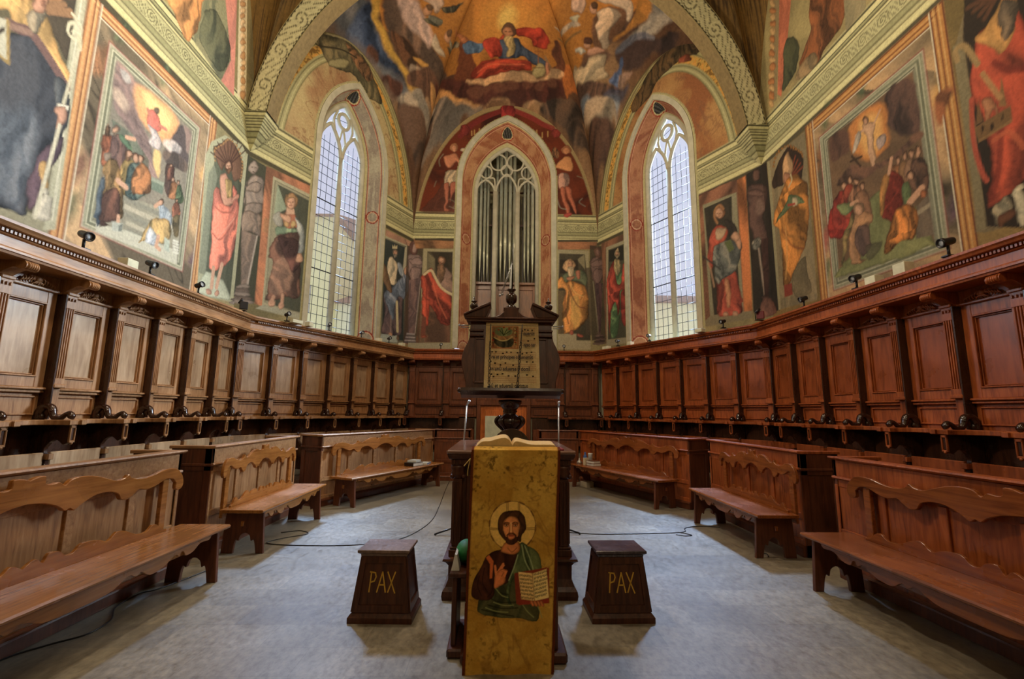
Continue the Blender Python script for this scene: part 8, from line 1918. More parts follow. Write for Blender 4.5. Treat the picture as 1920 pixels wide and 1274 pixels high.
    # divider board, seen edge on: hooked front, hollow above the seat, round knuckle
    prof = [(.06, .30), (.06, 1.24), (.44, 1.24), (.45, 1.21), (.45, 1.09)] + cr([(.44, 1.07), (.40, 1.045), (.375, 1.06), (.33, 1.09), (.27, 1.07), (.225, 1.01), (.225, .96)], 4) + [(.27, .955), (.275, .90), (.25, .89)] + cr([(.25, .86), (.29, .80), (.36, .76), (.40, .68), (.38, .60)], 4) + [(.42, .56), (.42, .30)]
    m = MB(); m.prism(prof, *X(xc-.026, xc+.022), 'x', bev=.004); m.make('divider', DK, root)  # dark wood puts the divider's shaded face into the colour
    m = MB()
    for a_, b_, z0_, z1_ in ((xc-.034, xc-.02, 1.075, 1.225), (xc+.016, xc+.03, 1.075, 1.225)): bx(m, a_, b_, .44, .462, z0_, z1_)
    bx(m, xc-.034, xc+.03, .44, .462, 1.205, 1.235); bx(m, xc-.034, xc+.03, .44, .462, 1.065, 1.085); m.ball(((xc-.002)*sg, .452, 1.06), .016)
    m.make('hook_bracket', FRM, root)
    m = MB(); bx(m, xc-.03, xc+.026, .225, .285, .90, .955); m.make('seat_knuckle', FRM, root)
    # S-scroll on the arm
    m = MB(); pth = cr([(.10, 1.29), (.11, 1.345), (.155, 1.385), (.215, 1.375), (.235, 1.33), (.26, 1.30), (.315, 1.295), (.355, 1.32), (.395, 1.335), (.425, 1.315), (.415, 1.297)], 4)
    pth = [(y_, 1.285+(z_-1.285)*1.3) for y_, z_ in pth]
    n_ = len(pth); rad = [(.050-.024*min(1, i/n_*1.5)) for i in range(n_)]
    rad = [r_*(1.15 if i > n_*.78 else 1) for i, r_ in enumerate(rad)]
    m.tube([((xc-.002)*sg, p[0], p[1]) for p in pth], rad, 10, sc=(.85, 1)); m.ball(((xc-.002)*sg, .228, 1.372), .033, sc=(1.35, 1, 1)); m.ball(((xc-.002)*sg, .42, 1.320), .028, sc=(1.4, 1, 1))
    m.ball(((xc-.002)*sg, .12, 1.315), .045, sc=(.8, 1.1, 1))
    m.make('arm_scroll', DK if False else WDG, root)
    m = MB(); bx(m, -h+.03, h-.03, .06, .085, .45, 1.24); m.make('seat_back', DK, root)  # dark wood paints in the shade under the arm shelf
    m = MB(); bx(m, -h+.035, h-.035, .21, .245, .56, .97, c=.008); m.make('folded_seat', PAN, root)
    return root
def u_mat(w, uc, width):
    return wmat(w, uc) @ Matrix.Diagonal((width/UW, 1, 1, 1))
WP_L = wood('walnut_left_panel_lit', (.24, .135, .070), (.40, .265, .155), (.52, .38, .25), grain=(9, 9, 1.2), rough=.30, spec=.6)  # greyish pale tone paints in the cool window sheen
WP_R = wood('walnut_right_panel_shaded', (.13, .030, .009), (.28, .068, .018), (.38, .10, .028), grain=(9, 9, 1.2), rough=.28, spec=.6)  # same panel wood, coloured for the dimmer, warmer light on the right
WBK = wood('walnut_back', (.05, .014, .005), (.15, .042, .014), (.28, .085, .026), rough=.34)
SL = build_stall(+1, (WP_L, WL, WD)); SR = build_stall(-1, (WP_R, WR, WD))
ordn = ['nearest', 'second', 'third', 'fourth', 'fifth', 'sixth', 'seventh', 'eighth', 'ninth']
used = set()
def stall(proto, w, u_cam, pitch, sgn, label, group):
    """u_cam: the camera-side boundary of the seat; pilaster sits on that side"""
    uc = u_cam+sgn*pitch/2; M = u_mat(w, uc, pitch)
    if proto.name not in used: used.add(proto.name); proto.matrix_world = M; proto['label'] = label; proto['group'] = group; return proto
    return clone(proto, M=M, label=label, group=group)
for k in range(8):                              # left side wall, counted from the corner towards the viewer
    stall(SL, 'L', 8.17-.665*(k+1), .665, 1, 'walnut choir stall on the left wall, %s from the left apse corner' % ordn[k], 'choir stalls along the left wall')
for k in range(7):
    stall(SL, 'DL', .01+.6785*k, .6785, 1, 'walnut choir stall under the left tall window, %s counting from the left apse corner' % ordn[k], 'choir stalls under the left tall window')
for k in range(8):
    stall(SR, 'R', .04+.69*(k+1), .69, -1, 'reddish choir stall on the right wall, %s from the right apse corner' % ordn[k], 'choir stalls along the right wall')
for k in range(7):
    stall(SR, 'DR', 4.86-.667*k, .667, -1, 'reddish choir stall under the right tall window, %s from the right apse corner' % ordn[k], 'choir stalls under the right tall window')
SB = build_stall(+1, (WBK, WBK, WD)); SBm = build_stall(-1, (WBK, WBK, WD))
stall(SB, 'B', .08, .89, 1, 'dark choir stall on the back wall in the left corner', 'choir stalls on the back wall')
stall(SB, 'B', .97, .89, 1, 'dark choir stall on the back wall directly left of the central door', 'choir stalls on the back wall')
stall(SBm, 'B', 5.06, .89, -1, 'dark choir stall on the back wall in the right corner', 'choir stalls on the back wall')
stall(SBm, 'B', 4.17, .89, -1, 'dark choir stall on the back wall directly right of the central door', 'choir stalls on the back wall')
# ---- door in the middle of the back wall with panelling over it
root = bpy.data.objects.new('door_1', None); COL.objects.link(root); root['kind'] = 'structure'; root.matrix_world = wmat('B', 2.571)
m = MB(); m.box(-.70, -.60, .03, .16, 0, 1.66); m.box(.60, .70, .03, .16, 0, 1.66); m.box(-.70, .70, .03, .17, 1.58, 1.70); m.box(-.70, .70, .03, .10, 1.70, 2.72)
m.box(-.7, .7, .05, .14, 2.55, 2.6)
for x in (-.45, .45): m.box(x-.2, x+.2, .09, .115, 1.85, 2.40)
m.make('door_frame', WBK, root)
for s_ in (-1, 1):
    m = MB(); a0, a1 = sorted((s_*.01, s_*.6)); m.box(a0, a1, .05, .09, .16, 1.58)
    for z0_, z1_ in ((.3, .8), (.92, 1.45)):
        m.box(a0+.10, a1-.10, .09, .105, z0_, z1_, .01)
        for q in (0, .03): m.box(a0+.06+q, a0+.075+q, .09, .12, z0_-.04, z1_+.04); m.box(a1-.075-q, a1-.06-q, .09, .12, z0_-.04, z1_+.04)
    m.make('door_leaf', WO, root)

# ------------------------------------------------------------------ prayer desks in front of the stalls
def build_desk(L, mats, npan, solid_end=True):
    FR, PN, EN = mats; root = empty('prayer_desk', 'x', 'desk'); h = L/2; D = .40; H = 1.045
    m = MB(); m.prism([(-.075, H), (-.075, H-.03), (.0, H-.03), (.018, H-.026), (.035, H-.012), (.03, H)], -h-.025, h+.025, 'x', bev=.004); m.make('desk_top', FR, root)
    for s_ in (-1, 1):
        m = MB(); a0, a1 = sorted((s_*(h+.025), s_*(h-.05))); m.box(a0, a1, -D-.02, -.076, H-.03, H, .004); m.make('end_cap', FR, root)
    m = MB(); m.box(-h, h, -.03, 0, .86, H-.03); m.prism([(-.01, .875), (.018, .872), (.022, .858), (.004, .845), (-.01, .845)], -h-.006, h+.006, 'x'); m.box(-h, h, -.035, -.008, .78, .846)
    m.make('front_rail', FR, root)
    m = MB(); m.box(-h, h, -.03, -.012, .12, .80); m.make('front_boards', PN, root)
    w_ = L/npan
    for k in range(npan+1):
        x = -h+k*w_; m = MB(); m.box(max(x-.035, -h), min(x+.035, h), -.03, .004, .10, .80); m.make('stile', FR, root)
    m = MB(); m.box(-h, h, -.03, .002, .36, .42); m.box(-h, h, -.03, .002, .10, .16); m.make('lower_rail', FR, root)
    m = MB(); m.box(-h, h, -.03, .03, 0, .085); m.prism([(-.01, .11), (.012, .108), (.035, .095), (.04, .083), (-.01, .083)], -h-.004, h+.004, 'x'); m.make('plinth', EN, root)
    for s_ in (-1, 1):
        m = MB(); a0, a1 = sorted((s_*h, s_*(h-.035))); m.box(a0, a1, -D, -.0, 0, H-.03)
        e0, e1 = sorted((s_*h, s_*(h+.012))); m.box(e0, e1, -D, -D+.07, 0, H-.03); m.box(e0, e1, -.07, 0, 0, H-.03); m.box(e0, e1, -D, 0, .80, H-.03); m.box(e0, e1, -D, 0, 0, .12)
        e0, e1 = sorted((s_*h, s_*(h+.022))); m.box(e0, e1, -D-.01, .01, .845, .87)
        m.make('end_panel', EN, root)
    m = MB(); m.box(-h+.03, h-.03, -D, -.03, .72, .74); m.make('book_shelf', EN, root)
    return root
def place(root, p, q, label=None, group=None):
    """p,q: plan ends of the front edge, left to right as seen from the room"""
    p = Vector(p); q = Vector(q); c = (p+q)/2; d = q-p; root.location = (c.x, c.y, 0); root.rotation_euler = (0, 0, math.atan2(d.y, d.x)+PI)
    root['label'] = label; root['group'] = group
EL = wood('desk_end_shaded', (.05, .014, .006), (.12, .035, .014), (.20, .062, .024), rough=.4)  # darker than the fronts: the shade on the ends is in the colour
DG = 'prayer desks in front of the choir stalls'; BG = 'benches with scalloped backs'
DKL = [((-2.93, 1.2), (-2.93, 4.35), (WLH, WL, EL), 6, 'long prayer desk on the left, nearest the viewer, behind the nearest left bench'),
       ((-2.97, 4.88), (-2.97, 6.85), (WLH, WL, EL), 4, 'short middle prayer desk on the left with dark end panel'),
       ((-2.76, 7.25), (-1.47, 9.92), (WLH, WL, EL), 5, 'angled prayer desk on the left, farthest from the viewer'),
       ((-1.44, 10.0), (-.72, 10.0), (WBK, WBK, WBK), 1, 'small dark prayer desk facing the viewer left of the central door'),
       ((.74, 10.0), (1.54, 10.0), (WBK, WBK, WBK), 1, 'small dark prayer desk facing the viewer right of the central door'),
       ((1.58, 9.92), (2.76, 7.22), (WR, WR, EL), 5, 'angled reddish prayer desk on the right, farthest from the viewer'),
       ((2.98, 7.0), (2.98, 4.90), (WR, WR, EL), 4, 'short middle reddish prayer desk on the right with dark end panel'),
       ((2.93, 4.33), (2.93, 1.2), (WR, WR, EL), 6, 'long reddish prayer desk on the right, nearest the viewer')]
for p, q, mats, n_, lab in DKL:
    d_ = build_desk((Vector(q)-Vector(p)).length, mats, n_); place(d_, p, q, lab, DG)

# ------------------------------------------------------------------ benches
TOP = [(0, .985), (.035, 1.0), (.07, .998), (.075, .955), (.105, .945), (.14, .95), (.17, .925), (.20, .955), (.26, .965), (.34, .95), (.42, .915), (.47, .895), (.52, .905), (.545, .925), (.57, .895), (.64, .875), (.72, .885), (.80, .91), (.88, .915), (.94, .895), (.985, .84), (1.0, .775), (.985, .735), (.955, .725), (.93, .745), (.93, .79)]
BOT = [(.90, .825), (.84, .835), (.76, .80), (.69, .785), (.63, .80), (.60, .775), (.555, .745), (.51, .755), (.485, .80), (.43, .825), (.35, .825), (.28, .79), (.235, .755), (.21, .775), (.185, .765), (.15, .80), (.08, .835), (0, .85)]
LOW = [(0, .50), (.05, .535), (.085, .50), (.11, .545), (.16, .535), (.19, .50), (.23, .50), (.27, .54), (.36, .53), (.42, .50), (.47, .545), (.53, .53), (.60, .485), (.68, .475), (.72, .51), (.76, .50), (.80, .455), (.84, .445)]
APR = [(.86, .39), (.84, .36), (.76, .365), (.70, .325), (.64, .32), (.62, .355), (.60, .36), (.585, .335), (.55, .355), (.47, .31), (.38, .30), (.32, .345), (.29, .33), (.24, .355), (.16, .31), (.06, .30), (0, .30)]
def build_bench(L, W1, W2):
    root = empty('bench', 'x', 'bench'); h = L/2; D = .42; Z = .43
    m = MB(); m.prism([(-D, Z-.032), (-.012, Z-.032), (.0, Z-.024), (.004, Z-.012), (-.004, Z), (-D, Z)], -h, h, 'x', bev=.003); m.make('seat', W1, root)
    R_ = h*.985
    top = [(x*R_, z) for x, z in cr(TOP, 3)]; bot = [(x*R_, z) for x, z in cr(BOT, 3)]
    half = top+bot; pts = half+[(-x, z) for x, z in half[::-1] if abs(x) > 1e-6]
    Mr = Matrix.Translation((0, -D-.02, 0)); m = MB(); m.prism(pts, -.016, .016, 'y', M=Mr, bev=.004); m.make('back_rail', W1, root)
    for s_ in (-1, 1):
        for xx in (.86,):
            m = MB(); x = s_*xx*R_; m.box(x-.035, x+.035, -D-.055, -D-.022, Z-.1, .86); m.make('back_post', W1, root)
    low = [(x*h, z) for x, z in cr(LOW, 3)]; pts = low+[(low[-1][0], Z), ]; pts = pts+[(-x, z) for x, z in pts[::-1]]
    pts = [p for i, p in enumerate(pts) if i == 0 or p != pts[i-1]]
    m = MB(); m.prism(pts, -.011, .011, 'y', M=Matrix.Translation((0, -D+.02, 0)), bev=.002); m.make('back_board', W1, root)
    ap = [(x*h, z) for x, z in cr(APR, 3)]; pts = [(ap[0][0], Z-.03)]+ap; pts = pts+[(-x, z) for x, z in pts[::-1]]
    pts = [p for i, p in enumerate(pts) if i == 0 or p != pts[i-1]]
    m = MB(); m.prism(pts, -.01, .01, 'y', M=Matrix.Translation((0, -.05, 0)), bev=.002); m.make('apron', W1, root)
    for s_ in (-1, 1):
        arc = cr([(-.31, .0), (-.30, .09), (-.285, .13), (-.26, .12), (-.245, .17), (-.20, .195), (-.155, .17), (-.14, .12), (-.115, .13), (-.10, .09), (-.085, .0)], 3)
        pts = [(-.012, 0), (-.035, Z-.033), (-D+.02, Z-.033), (-D-.005, 0)]+arc
        m = MB(); x = s_*(h-.11); m.prism(pts, x-.018, x+.018, 'x', bev=.004); m.make('leg', W2, root)
        m = MB(); x2 = s_*(h-.09); a0, a1 = sorted((x2, s_*(h-.07))); m.box(a0, a1, -.24, -.21, .26, .31, .004); m.make('peg', W1, root)
    m = MB(); m.box(-h+.12, h-.12, -.235, -.215, .25, .32); m.make('stretcher', W1, root)
    return root
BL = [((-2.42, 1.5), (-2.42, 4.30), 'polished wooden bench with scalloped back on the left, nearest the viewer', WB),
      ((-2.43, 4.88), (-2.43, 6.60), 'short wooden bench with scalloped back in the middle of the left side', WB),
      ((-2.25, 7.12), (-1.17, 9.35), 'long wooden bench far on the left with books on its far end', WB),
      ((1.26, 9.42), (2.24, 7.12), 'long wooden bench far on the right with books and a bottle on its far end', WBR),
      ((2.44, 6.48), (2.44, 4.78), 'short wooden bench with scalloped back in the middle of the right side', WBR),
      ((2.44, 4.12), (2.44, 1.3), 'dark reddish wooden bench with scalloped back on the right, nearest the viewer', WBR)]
for p, q, lab, wm in BL:
    b_ = build_bench((Vector(q)-Vector(p)).length, wm, EL); place(b_, p, q, lab, BG)

# ------------------------------------------------------------------ great choir lectern
WLD = wood('lectern_walnut', (.026, .008, .004), (.075, .024, .011), (.14, .05, .022), rough=.36, spec=.35)
WLT = wood('lectern_table_top', (.10, .045, .03), (.20, .10, .065), (.30, .17, .12), grain=(1.6, 14, 14), rough=.18, spec=.7)
lx, y0, y1 = -.025, 3.82, 5.15
le = empty('choir_lectern', 'tall dark choir lectern on a square cabinet, holding up the chant page', 'lectern', loc=(0, 0, 0))
def ringbox(m, hx0, hx1, z0, z1, ya, yb, c=.006): m.box(lx-hx0, lx+hx0, ya, yb, z0, z1, c)
m = MB()
def step(prof, hx, ya, yb, mat, name):          # moulding wrapped round a rectangle: prof = [(outset, z)]
    m = MB(); secs = []
    for o_, z in prof: secs.append([(lx-hx-o_, ya-o_, z), (lx+hx+o_, ya-o_, z), (lx+hx+o_, yb+o_, z), (lx-hx-o_, yb+o_, z)])
    m.sweep(secs, True); return m.make(name, mat, le)
step([(.0, .30), (.05, .295), (.055, .28), (.03, .265), (.012, .24), (.01, .14), (.03, .09), (.05, .06), (.055, .03), (.05, 0)], .465, y0+.04, y1, WLD, 'plinth')
m = MB(); m.box(lx-.40, lx+.40, y0+.10, y1-.06, .28, 1.0)
for x in (-.2, .2): m.box(lx+x-.16, lx+x+.16, y0+.085, y0+.11, .36, .90, .01)
m.make('cabinet', WLD, le)
for sx in (-1, 1):
    for yy in (y0+.09, y1-.05):
        m = MB(); x = lx+sx*.425; m.box(x-.055, x+.055, yy-.055, yy+.055, .29, .35); m.box(x-.048, x+.048, yy-.048, yy+.048, .35, .37, .008)
        m.box(x-.036, x+.036, yy-.036, yy+.036, .37, .88)
        for k in range(3):
            a_ = x-.033+k*.026; m.box(a_, a_+.014, yy-.043, yy-.03, .39, .86, .003); m.box(*sorted((x+sx*.03, x+sx*.043)), yy-.033+k*.026, yy-.019+k*.026, .39, .86, .003)
        m.lathe([(.036, .88), (.05, .90), (.058, .925), (.05, .94), (.06, .96), (.06, .985)], x, yy, 12)
        m.ball((x-.045, yy-.03, .90), .018); m.ball((x+.045, yy-.03, .90), .018)
        m.make('corner_column', WLD, le)
step([(.0, .98), (.01, .99), (.012, 1.03), (.03, 1.04), (.04, 1.06), (.045, 1.075)], .465, y0+.045, y1, WLD, 'frieze')
m = MB()
for k in range(20):
    x = lx-.46+k*.048; m.box(x, x+.016, y0+.025, y0+.04, .995, 1.03, .003)
m.make('triglyphs', WLD, le)
m = MB(); m.box(lx-.515, lx+.515, y0-.005, y1+.05, 1.075, 1.108, .01); m.make('table_top', WLT, le)
m = MB(); by = 4.5
m.lathe([(.0, 1.108), (.135, 1.108), (.14, 1.125), (.11, 1.145), (.06, 1.17), (.05, 1.20), (.062, 1.215), (.055, 1.23), (.075, 1.26), (.12, 1.30), (.128, 1.335), (.10, 1.365), (.062, 1.385), (.055, 1.40), (.07, 1.415), (.062, 1.43), (.085, 1.46), (.112, 1.495), (.11, 1.52), (.0, 1.53)], lx, by, 24)
m.make('baluster', WDG, le)
for k in range(8):
    m2 = MB(); t = k*PI/4+.2; m2.tube(cr([(lx+.062*math.cos(t), by+.062*math.sin(t), 1.24), (lx+.128*math.cos(t), by+.128*math.sin(t), 1.30), (lx+.135*math.cos(t), by+.135*math.sin(t), 1.34), (lx+.10*math.cos(t), by+.10*math.sin(t), 1.37)], 3), .014, 6); m2.make('carved_leaf', WDG, le)
# sloping reading face
TY = lambda z: by-.16+(z-1.58)*.16              # leans back towards the top
oh = cr([(.425, 1.60), (.418, 1.66), (.435, 1.74), (.46, 1.84), (.462, 1.92), (.44, 2.0), (.405, 2.08), (.395, 2.16), (.405, 2.19)], 4)
pts = oh+[(.39, 2.19), (.39, 2.27)]; pts = [(x, z) for x, z in pts]+[(-x, z) for x, z in pts[::-1]]
SH = Matrix(((1, 0, 0, lx), (0, 1, .16, by-.16-1.58*.16), (0, 0, 1, 0), (0, 0, 0, 1)))
m = MB(); m.prism(pts, 0, .035, 'y', M=SH, bev=.006); m.make('reading_face', WLD, le)
SHb = Matrix(((1, 0, 0, lx), (0, 1, -.16, by+.16+1.58*.16), (0, 0, 1, 0), (0, 0, 0, 1)))
m = MB(); m.prism(pts, -.035, 0, 'y', M=SHb, bev=.006); m.make('rear_face', WLD, le)
m = MB()
for s_ in (-1, 1):
    x0_, x1_ = sorted((s_*.25, s_*.34)); 
    for a_ in (x0_, x1_): m.box(a_-.008, a_+.008, -.010, .006, 1.68, 2.1, .002, M=SH)
    m.box(x0_, x1_, -.010, .006, 1.672, 1.688, .002, M=SH); m.box(x0_, x1_, -.010, .006, 2.092, 2.108, .002, M=SH)
for s_ in (-1, 1):
    x0_, x1_ = sorted((s_*.262, s_*.395)); m.box(x0_, x1_, -.02, .0, 2.17, 2.19, .004, M=SH); m.box(x0_, x1_, -.03, .0, 2.12, 2.135, .004, M=SH)
m.make('face_moulding', WLD, le)
m = MB(); m.prism([(-.10, 1.585), (-.115, 1.60), (-.105, 1.625), (-.06, 1.615), (.0, 1.61), (.30, 1.61), (.30, 1.55), (.0, 1.535), (-.07, 1.56)], lx-.455, lx+.455, 'x', M=Matrix.Translation((0, by-.16, 0)), bev=.006)
for s_ in (-1, 1): m.ball((lx+s_*.455, by-.235, 1.60), .028, sc=(1.1, 1, .9))
m.make('book_ledge', WDG, le)
# entablature and broken pediment
m = MB(); yy = TY(2.27)
m.box(lx-.42, lx+.42, yy-.045, yy+.16, 2.262, 2.285); m.box(lx-.435, lx+.435, yy-.06, yy+.175, 2.285, 2.305, .008); m.make('entablature', WLD, le)
for s_ in (-1, 1):
    q = [(s_*.435, 2.305), (s_*.44, 2.325), (s_*.225, 2.425), (s_*.20, 2.415), (s_*.245, 2.305)]
    m = MB(); m.prism(q, yy-.05, yy+.15, 'y', M=Matrix.Translation((lx, 0, 0)), bev=.004)
    q = [(s_*.455, 2.318), (s_*.455, 2.335), (s_*.205, 2.452), (s_*.195, 2.43)]; m.prism(q, yy-.07, yy+.17, 'y', M=Matrix.Translation((lx, 0, 0)), bev=.003)
    m.make('pediment_half', WLD, le)
    m = MB(); m.lathe([(.0, 2.33), (.030, 2.33), (.026, 2.37), (.014, 2.378), (.014, 2.388), (.036, 2.405), (.042, 2.43), (.030, 2.448), (.012, 2.455), (.024, 2.466), (.030, 2.472), (.012, 2.482), (.008, 2.495), (.002, 2.52), (0, 2.52)], lx+s_*.362, yy+.02, 14); m.make('finial', WDG, le)
    m = MB(); m.tube([(lx+s_*.40, yy-.03, 2.225), (lx+s_*.49, yy-.04, 2.225)], .006, 6); m.tube([(lx+s_*.40, yy-.03, 2.205), (lx+s_*.485, yy-.04, 2.205)], .004, 6); m.ball((lx+s_*.492, yy-.04, 2.225), .011); m.make('side_hook', STEEL, le)
m = MB(); q = cr([(-.19, 2.305), (-.12, 2.325), (-.075, 2.36), (-.06, 2.385)], 4)+[(-.075, 2.405), (.075, 2.405)]+cr([(.06, 2.385), (.075, 2.36), (.12, 2.325), (.19, 2.305)], 4)
m.prism(q, yy-.04, yy+.14, 'y', M=Matrix.Translation((lx, 0, 0)), bev=.004); m.make('pediment_base', WLD, le)
m = MB(); m.lathe([(0, 2.405), (.055, 2.405), (.05, 2.425), (.026, 2.44), (.03, 2.455), (.048, 2.47), (.056, 2.50), (.056, 2.535), (.045, 2.548), (.026, 2.555), (.022, 2.575), (.042, 2.59), (.044, 2.60), (0, 2.605)], lx, yy+.03, 20); m.make('central_urn', WDG, le)
# ---- chant page resting on the ledge, tilted with the face
def page_lines():
    c = Canvas(0, .50, 0, .70, .0035); PARCH = (214, 192, 146)
    c.marble(PARCH, (200, 174, 126), 5, 3); c.rect(0, .5, .668, .672, (40, 28, 18))
    for r in range(5):                          # staves: red lines, square notes
        yb = .585-.128*r; xa = .305 if r < 2 else .03
        for k in range(4): c.rect(xa, .47, yb+k*.018, yb+k*.018+.0035, (150, 74, 50), .005)
    rr_ = random.Random(2)
    for (x, y) in [(.37, .625), (.40, .622), (.44, .622), (.345, .612), (.46, .53), (.40, .506), (.065, .385), (.10, .385), (.165, .37), (.20, .383), (.24, .382), (.30, .38), (.345, .37), (.385, .38), (.43, .387),
                   (.055, .285), (.095, .268), (.145, .25), (.19, .27), (.26, .25), (.385, .286), (.44, .286), (.065, .155), (.085, .13), (.12, .152), (.165, .16), (.22, .14), (.28, .14), (.385, .152), (.44, .138)]:
        c.rect(x-.008, x+.008, y-.007, y+.007, (26, 18, 14))
    c.fill([(.058, .42), (.31, .42), (.31, .66), (.058, .66)], (168, 104, 62)); c.fill([(.066, .43), (.30, .43), (.30, .652), (.066, .652)], (176, 132, 88), fold=.5, ff=40)
    E = lambda cx, cy, rx, ry: [(cx+rx*math.cos(t*PI/12), cy+ry*math.sin(t*PI/12)) for t in range(24)]
    c.fill(E(.17, .60, .085, .05), (132, 140, 96), fold=.4, ff=30); c.fill(cr([(.075, .54), (.16, .50), (.26, .53), (.25, .45), (.16, .43), (.09, .47)], 5, True), (74, 70, 52), fold=.7, ff=40)
    c.stroke(cr([(.08, .54), (.14, .505), (.20, .51), (.25, .55)], 5), .012, (196, 176, 120))
    for p in ([(.17, .56), (.13, .62)], [(.17, .56), (.20, .63)], [(.165, .57), (.15, .64)], [(.18, .57), (.23, .61)]): c.stroke(p, .007, (44, 56, 34))
    for p in ((.12, .62), (.17, .645), (.22, .63)): c.fill(E(p[0], p[1], .01, .009), (150, 60, 36))
    for k in range(26): c.fill(E(.27+.02*rr_.random(), .44+.2*rr_.random(), .006, .008), rr_.choice([(150, 50, 36), (90, 84, 52), (196, 176, 110)]))
    for k in range(26): c.fill(E(.066+.012*rr_.random(), .44+.2*rr_.random(), .005, .008), rr_.choice([(150, 50, 36), (90, 84, 52)]))
    return c
c = page_lines(); pr = empty('chant_page', 'large parchment chant page with a painted initial on the tall lectern', 'page')
P = np.zeros(c.X.shape+(3,)); sw = 1+.04*(1-c.Y/.7); xx_ = (c.X-.235)*sw; zz_ = 1.612+c.Y*.925
P[..., 0] = lx-.005+xx_-.02*(c.Y/.7-1)*0; P[..., 2] = zz_; P[..., 1] = by-.16+(zz_-1.58)*.16-.012-.010*np.sin(c.X/.5*PI)-.012*(1-c.Y/.7)*np.sin(c.X*14)
paint_mesh('parchment', P, c.C, CLOTH, parent=pr)
INK = plain('black_ink', (.018, .012, .01), .6)
def text(name, s_, mat, parent, M, size, sx=1.0, off=0.0, align='LEFT'):
    cu = bpy.data.curves.new(name, 'FONT'); cu.body = s_; cu.size = size; cu.extrude = .0006; cu.offset = off; cu.align_x = align
    t_ = bpy.data.objects.new('tmp', cu); COL.objects.link(t_); bpy.context.view_layer.update()
    me = bpy.data.meshes.new_from_object(t_.evaluated_get(bpy.context.evaluated_depsgraph_get())); bpy.data.objects.remove(t_); bpy.data.curves.remove(cu)
    me.materials.clear(); me.materials.append(mat); o = bpy.data.objects.new(name, me); COL.objects.link(o); o.parent = parent; o.matrix_world = M @ Matrix.Diagonal((sx, 1, 1, 1)); return o
TM = Matrix.Rotation(PI/2-math.atan(.16), 4, 'X')
for s_, x, y, sx in [('nuerūt', .355, .565, .95), ('ngeo ter', .355, .445, .82), ('re et príncipes cōuenerūt', .06, .315, .93), ('in unū aduerse e domī', .055, .193, 1.0), ('nū et aduersū christus', .045, .022, .98)]:
    z = 1.612+y*.925; M = Matrix.Translation((lx-.005+(x-.235)*(1+.04*(1-y/.7)), by-.16+(z-1.58)*.16-.036, z)) @ TM
    text('lettering', s_, INK, pr, M, .05, sx*.80, .0011)
for xa, xb, nm in ((.045, .04, 'left'), (.345, .30, 'right')):
    o = empty('page_chain', 'black strap and chain over the chant page, %s the painted initial' % ('left of' if nm == 'left' else 'right of'), 'chain')
    f_ = lambda t: Vector((lx-.005+(xa+(xb-xa)*t-.235), by-.16+((2.235-t*.60)-1.58)*.16-.05, 2.235-t*.60))
    m = MB(); m.tube([f_(0), f_(.1), f_(.22), f_(.30)], .010, 6, sc=(1, .5)); m.make('strap', BLK, o)
    for k in range(12):
        c0_ = f_(.31+k*.057); m = MB(); r_ = .009 if k % 2 else .006
        m.tube([(c0_.x+r_*math.cos(t*PI/5), c0_.y+(.004 if k % 2 else -.002)*1.0, c0_.z+.020*math.sin(t*PI/5)) for t in range(10)], .0035, 5, closed=True); m.make('chain_link', BLK, o)
    m = MB(); e_ = f_(1.0); m.box(e_.x-.013, e_.x+.013, e_.y-.006, e_.y+.006, e_.z-.02, e_.z+.012, .003); m.make('weight', BLK, o)
# ---- metal reading lamp folded up on the urn
la = empty('reading_lamp', 'thin folded metal lamp arm standing on the lectern urn', 'lamp'); yl = yy+.03
m = MB(); m.tube([(lx+.004, yl, 2.60), (lx+.012, yl, 2.80), (lx+.012, yl, 3.08)], [.008, .007, .004], 8); m.make('upright_rod', BLK, la)
m = MB(); m.prism([(-.022, 2.605), (.0, 2.605), (.002, 2.9), (-.012, 2.78)], yl-.005, yl+.005, 'y', M=Matrix.Translation((lx, 0, 0))); m.make('reflector', STEEL, la)
for dx in (0, .014):
    m = MB(); m.tube([(lx-.105+dx, yl-.02, 2.545), (lx+.0+dx*.4, yl-.01, 2.86)], .0035, 6); m.make('hinged_arm', STEEL, la)
m = MB(); m.ball((lx-.112, yl-.02, 2.535), .013); m.ball((lx-.088, yl-.02, 2.545), .011); m.make('hinge_knob', STEEL, la)

# ------------------------------------------------------------------ front ambo, its painted hanging and the open book
am = empty('reading_desk', 'slim dark reading desk under the painted yellow hanging', 'lectern')
m = MB(); m.box(-.27, -.235, 2.93, 3.25, .06, 1.10); m.make('side_panel', WLD, am)
m = MB(); m.box(.195, .23, 2.93, 3.25, .06, 1.10); m.make('side_panel', WLD, am)
m = MB(); m.box(-.235, .195, 2.94, 2.97, .1, 1.10); m.make('front_panel', WLD, am)
m = MB(); m.box(-.33, .28, 2.89, 3.30, .0, .06, .012); m.make('foot', WLD, am)
m = MB(); m.prism([(2.95, 1.13), (2.95, 1.16), (3.32, 1.20), (3.32, 1.17)], -.29, .25, 'x', bev=.004); m.box(-.25, .21, 2.98, 3.28, 1.08, 1.15); m.make('desk_top', WLD, am)
m = MB(); cd = [(.125*math.cos(t*PI/16), .115*math.sin(t*PI/16)) for t in range(17)]
m.prism([(x-.045, z+1.185) for x, z in cd], 3.235, 3.255, 'y', bev=.003); m.make('round_crest', WDG, am)
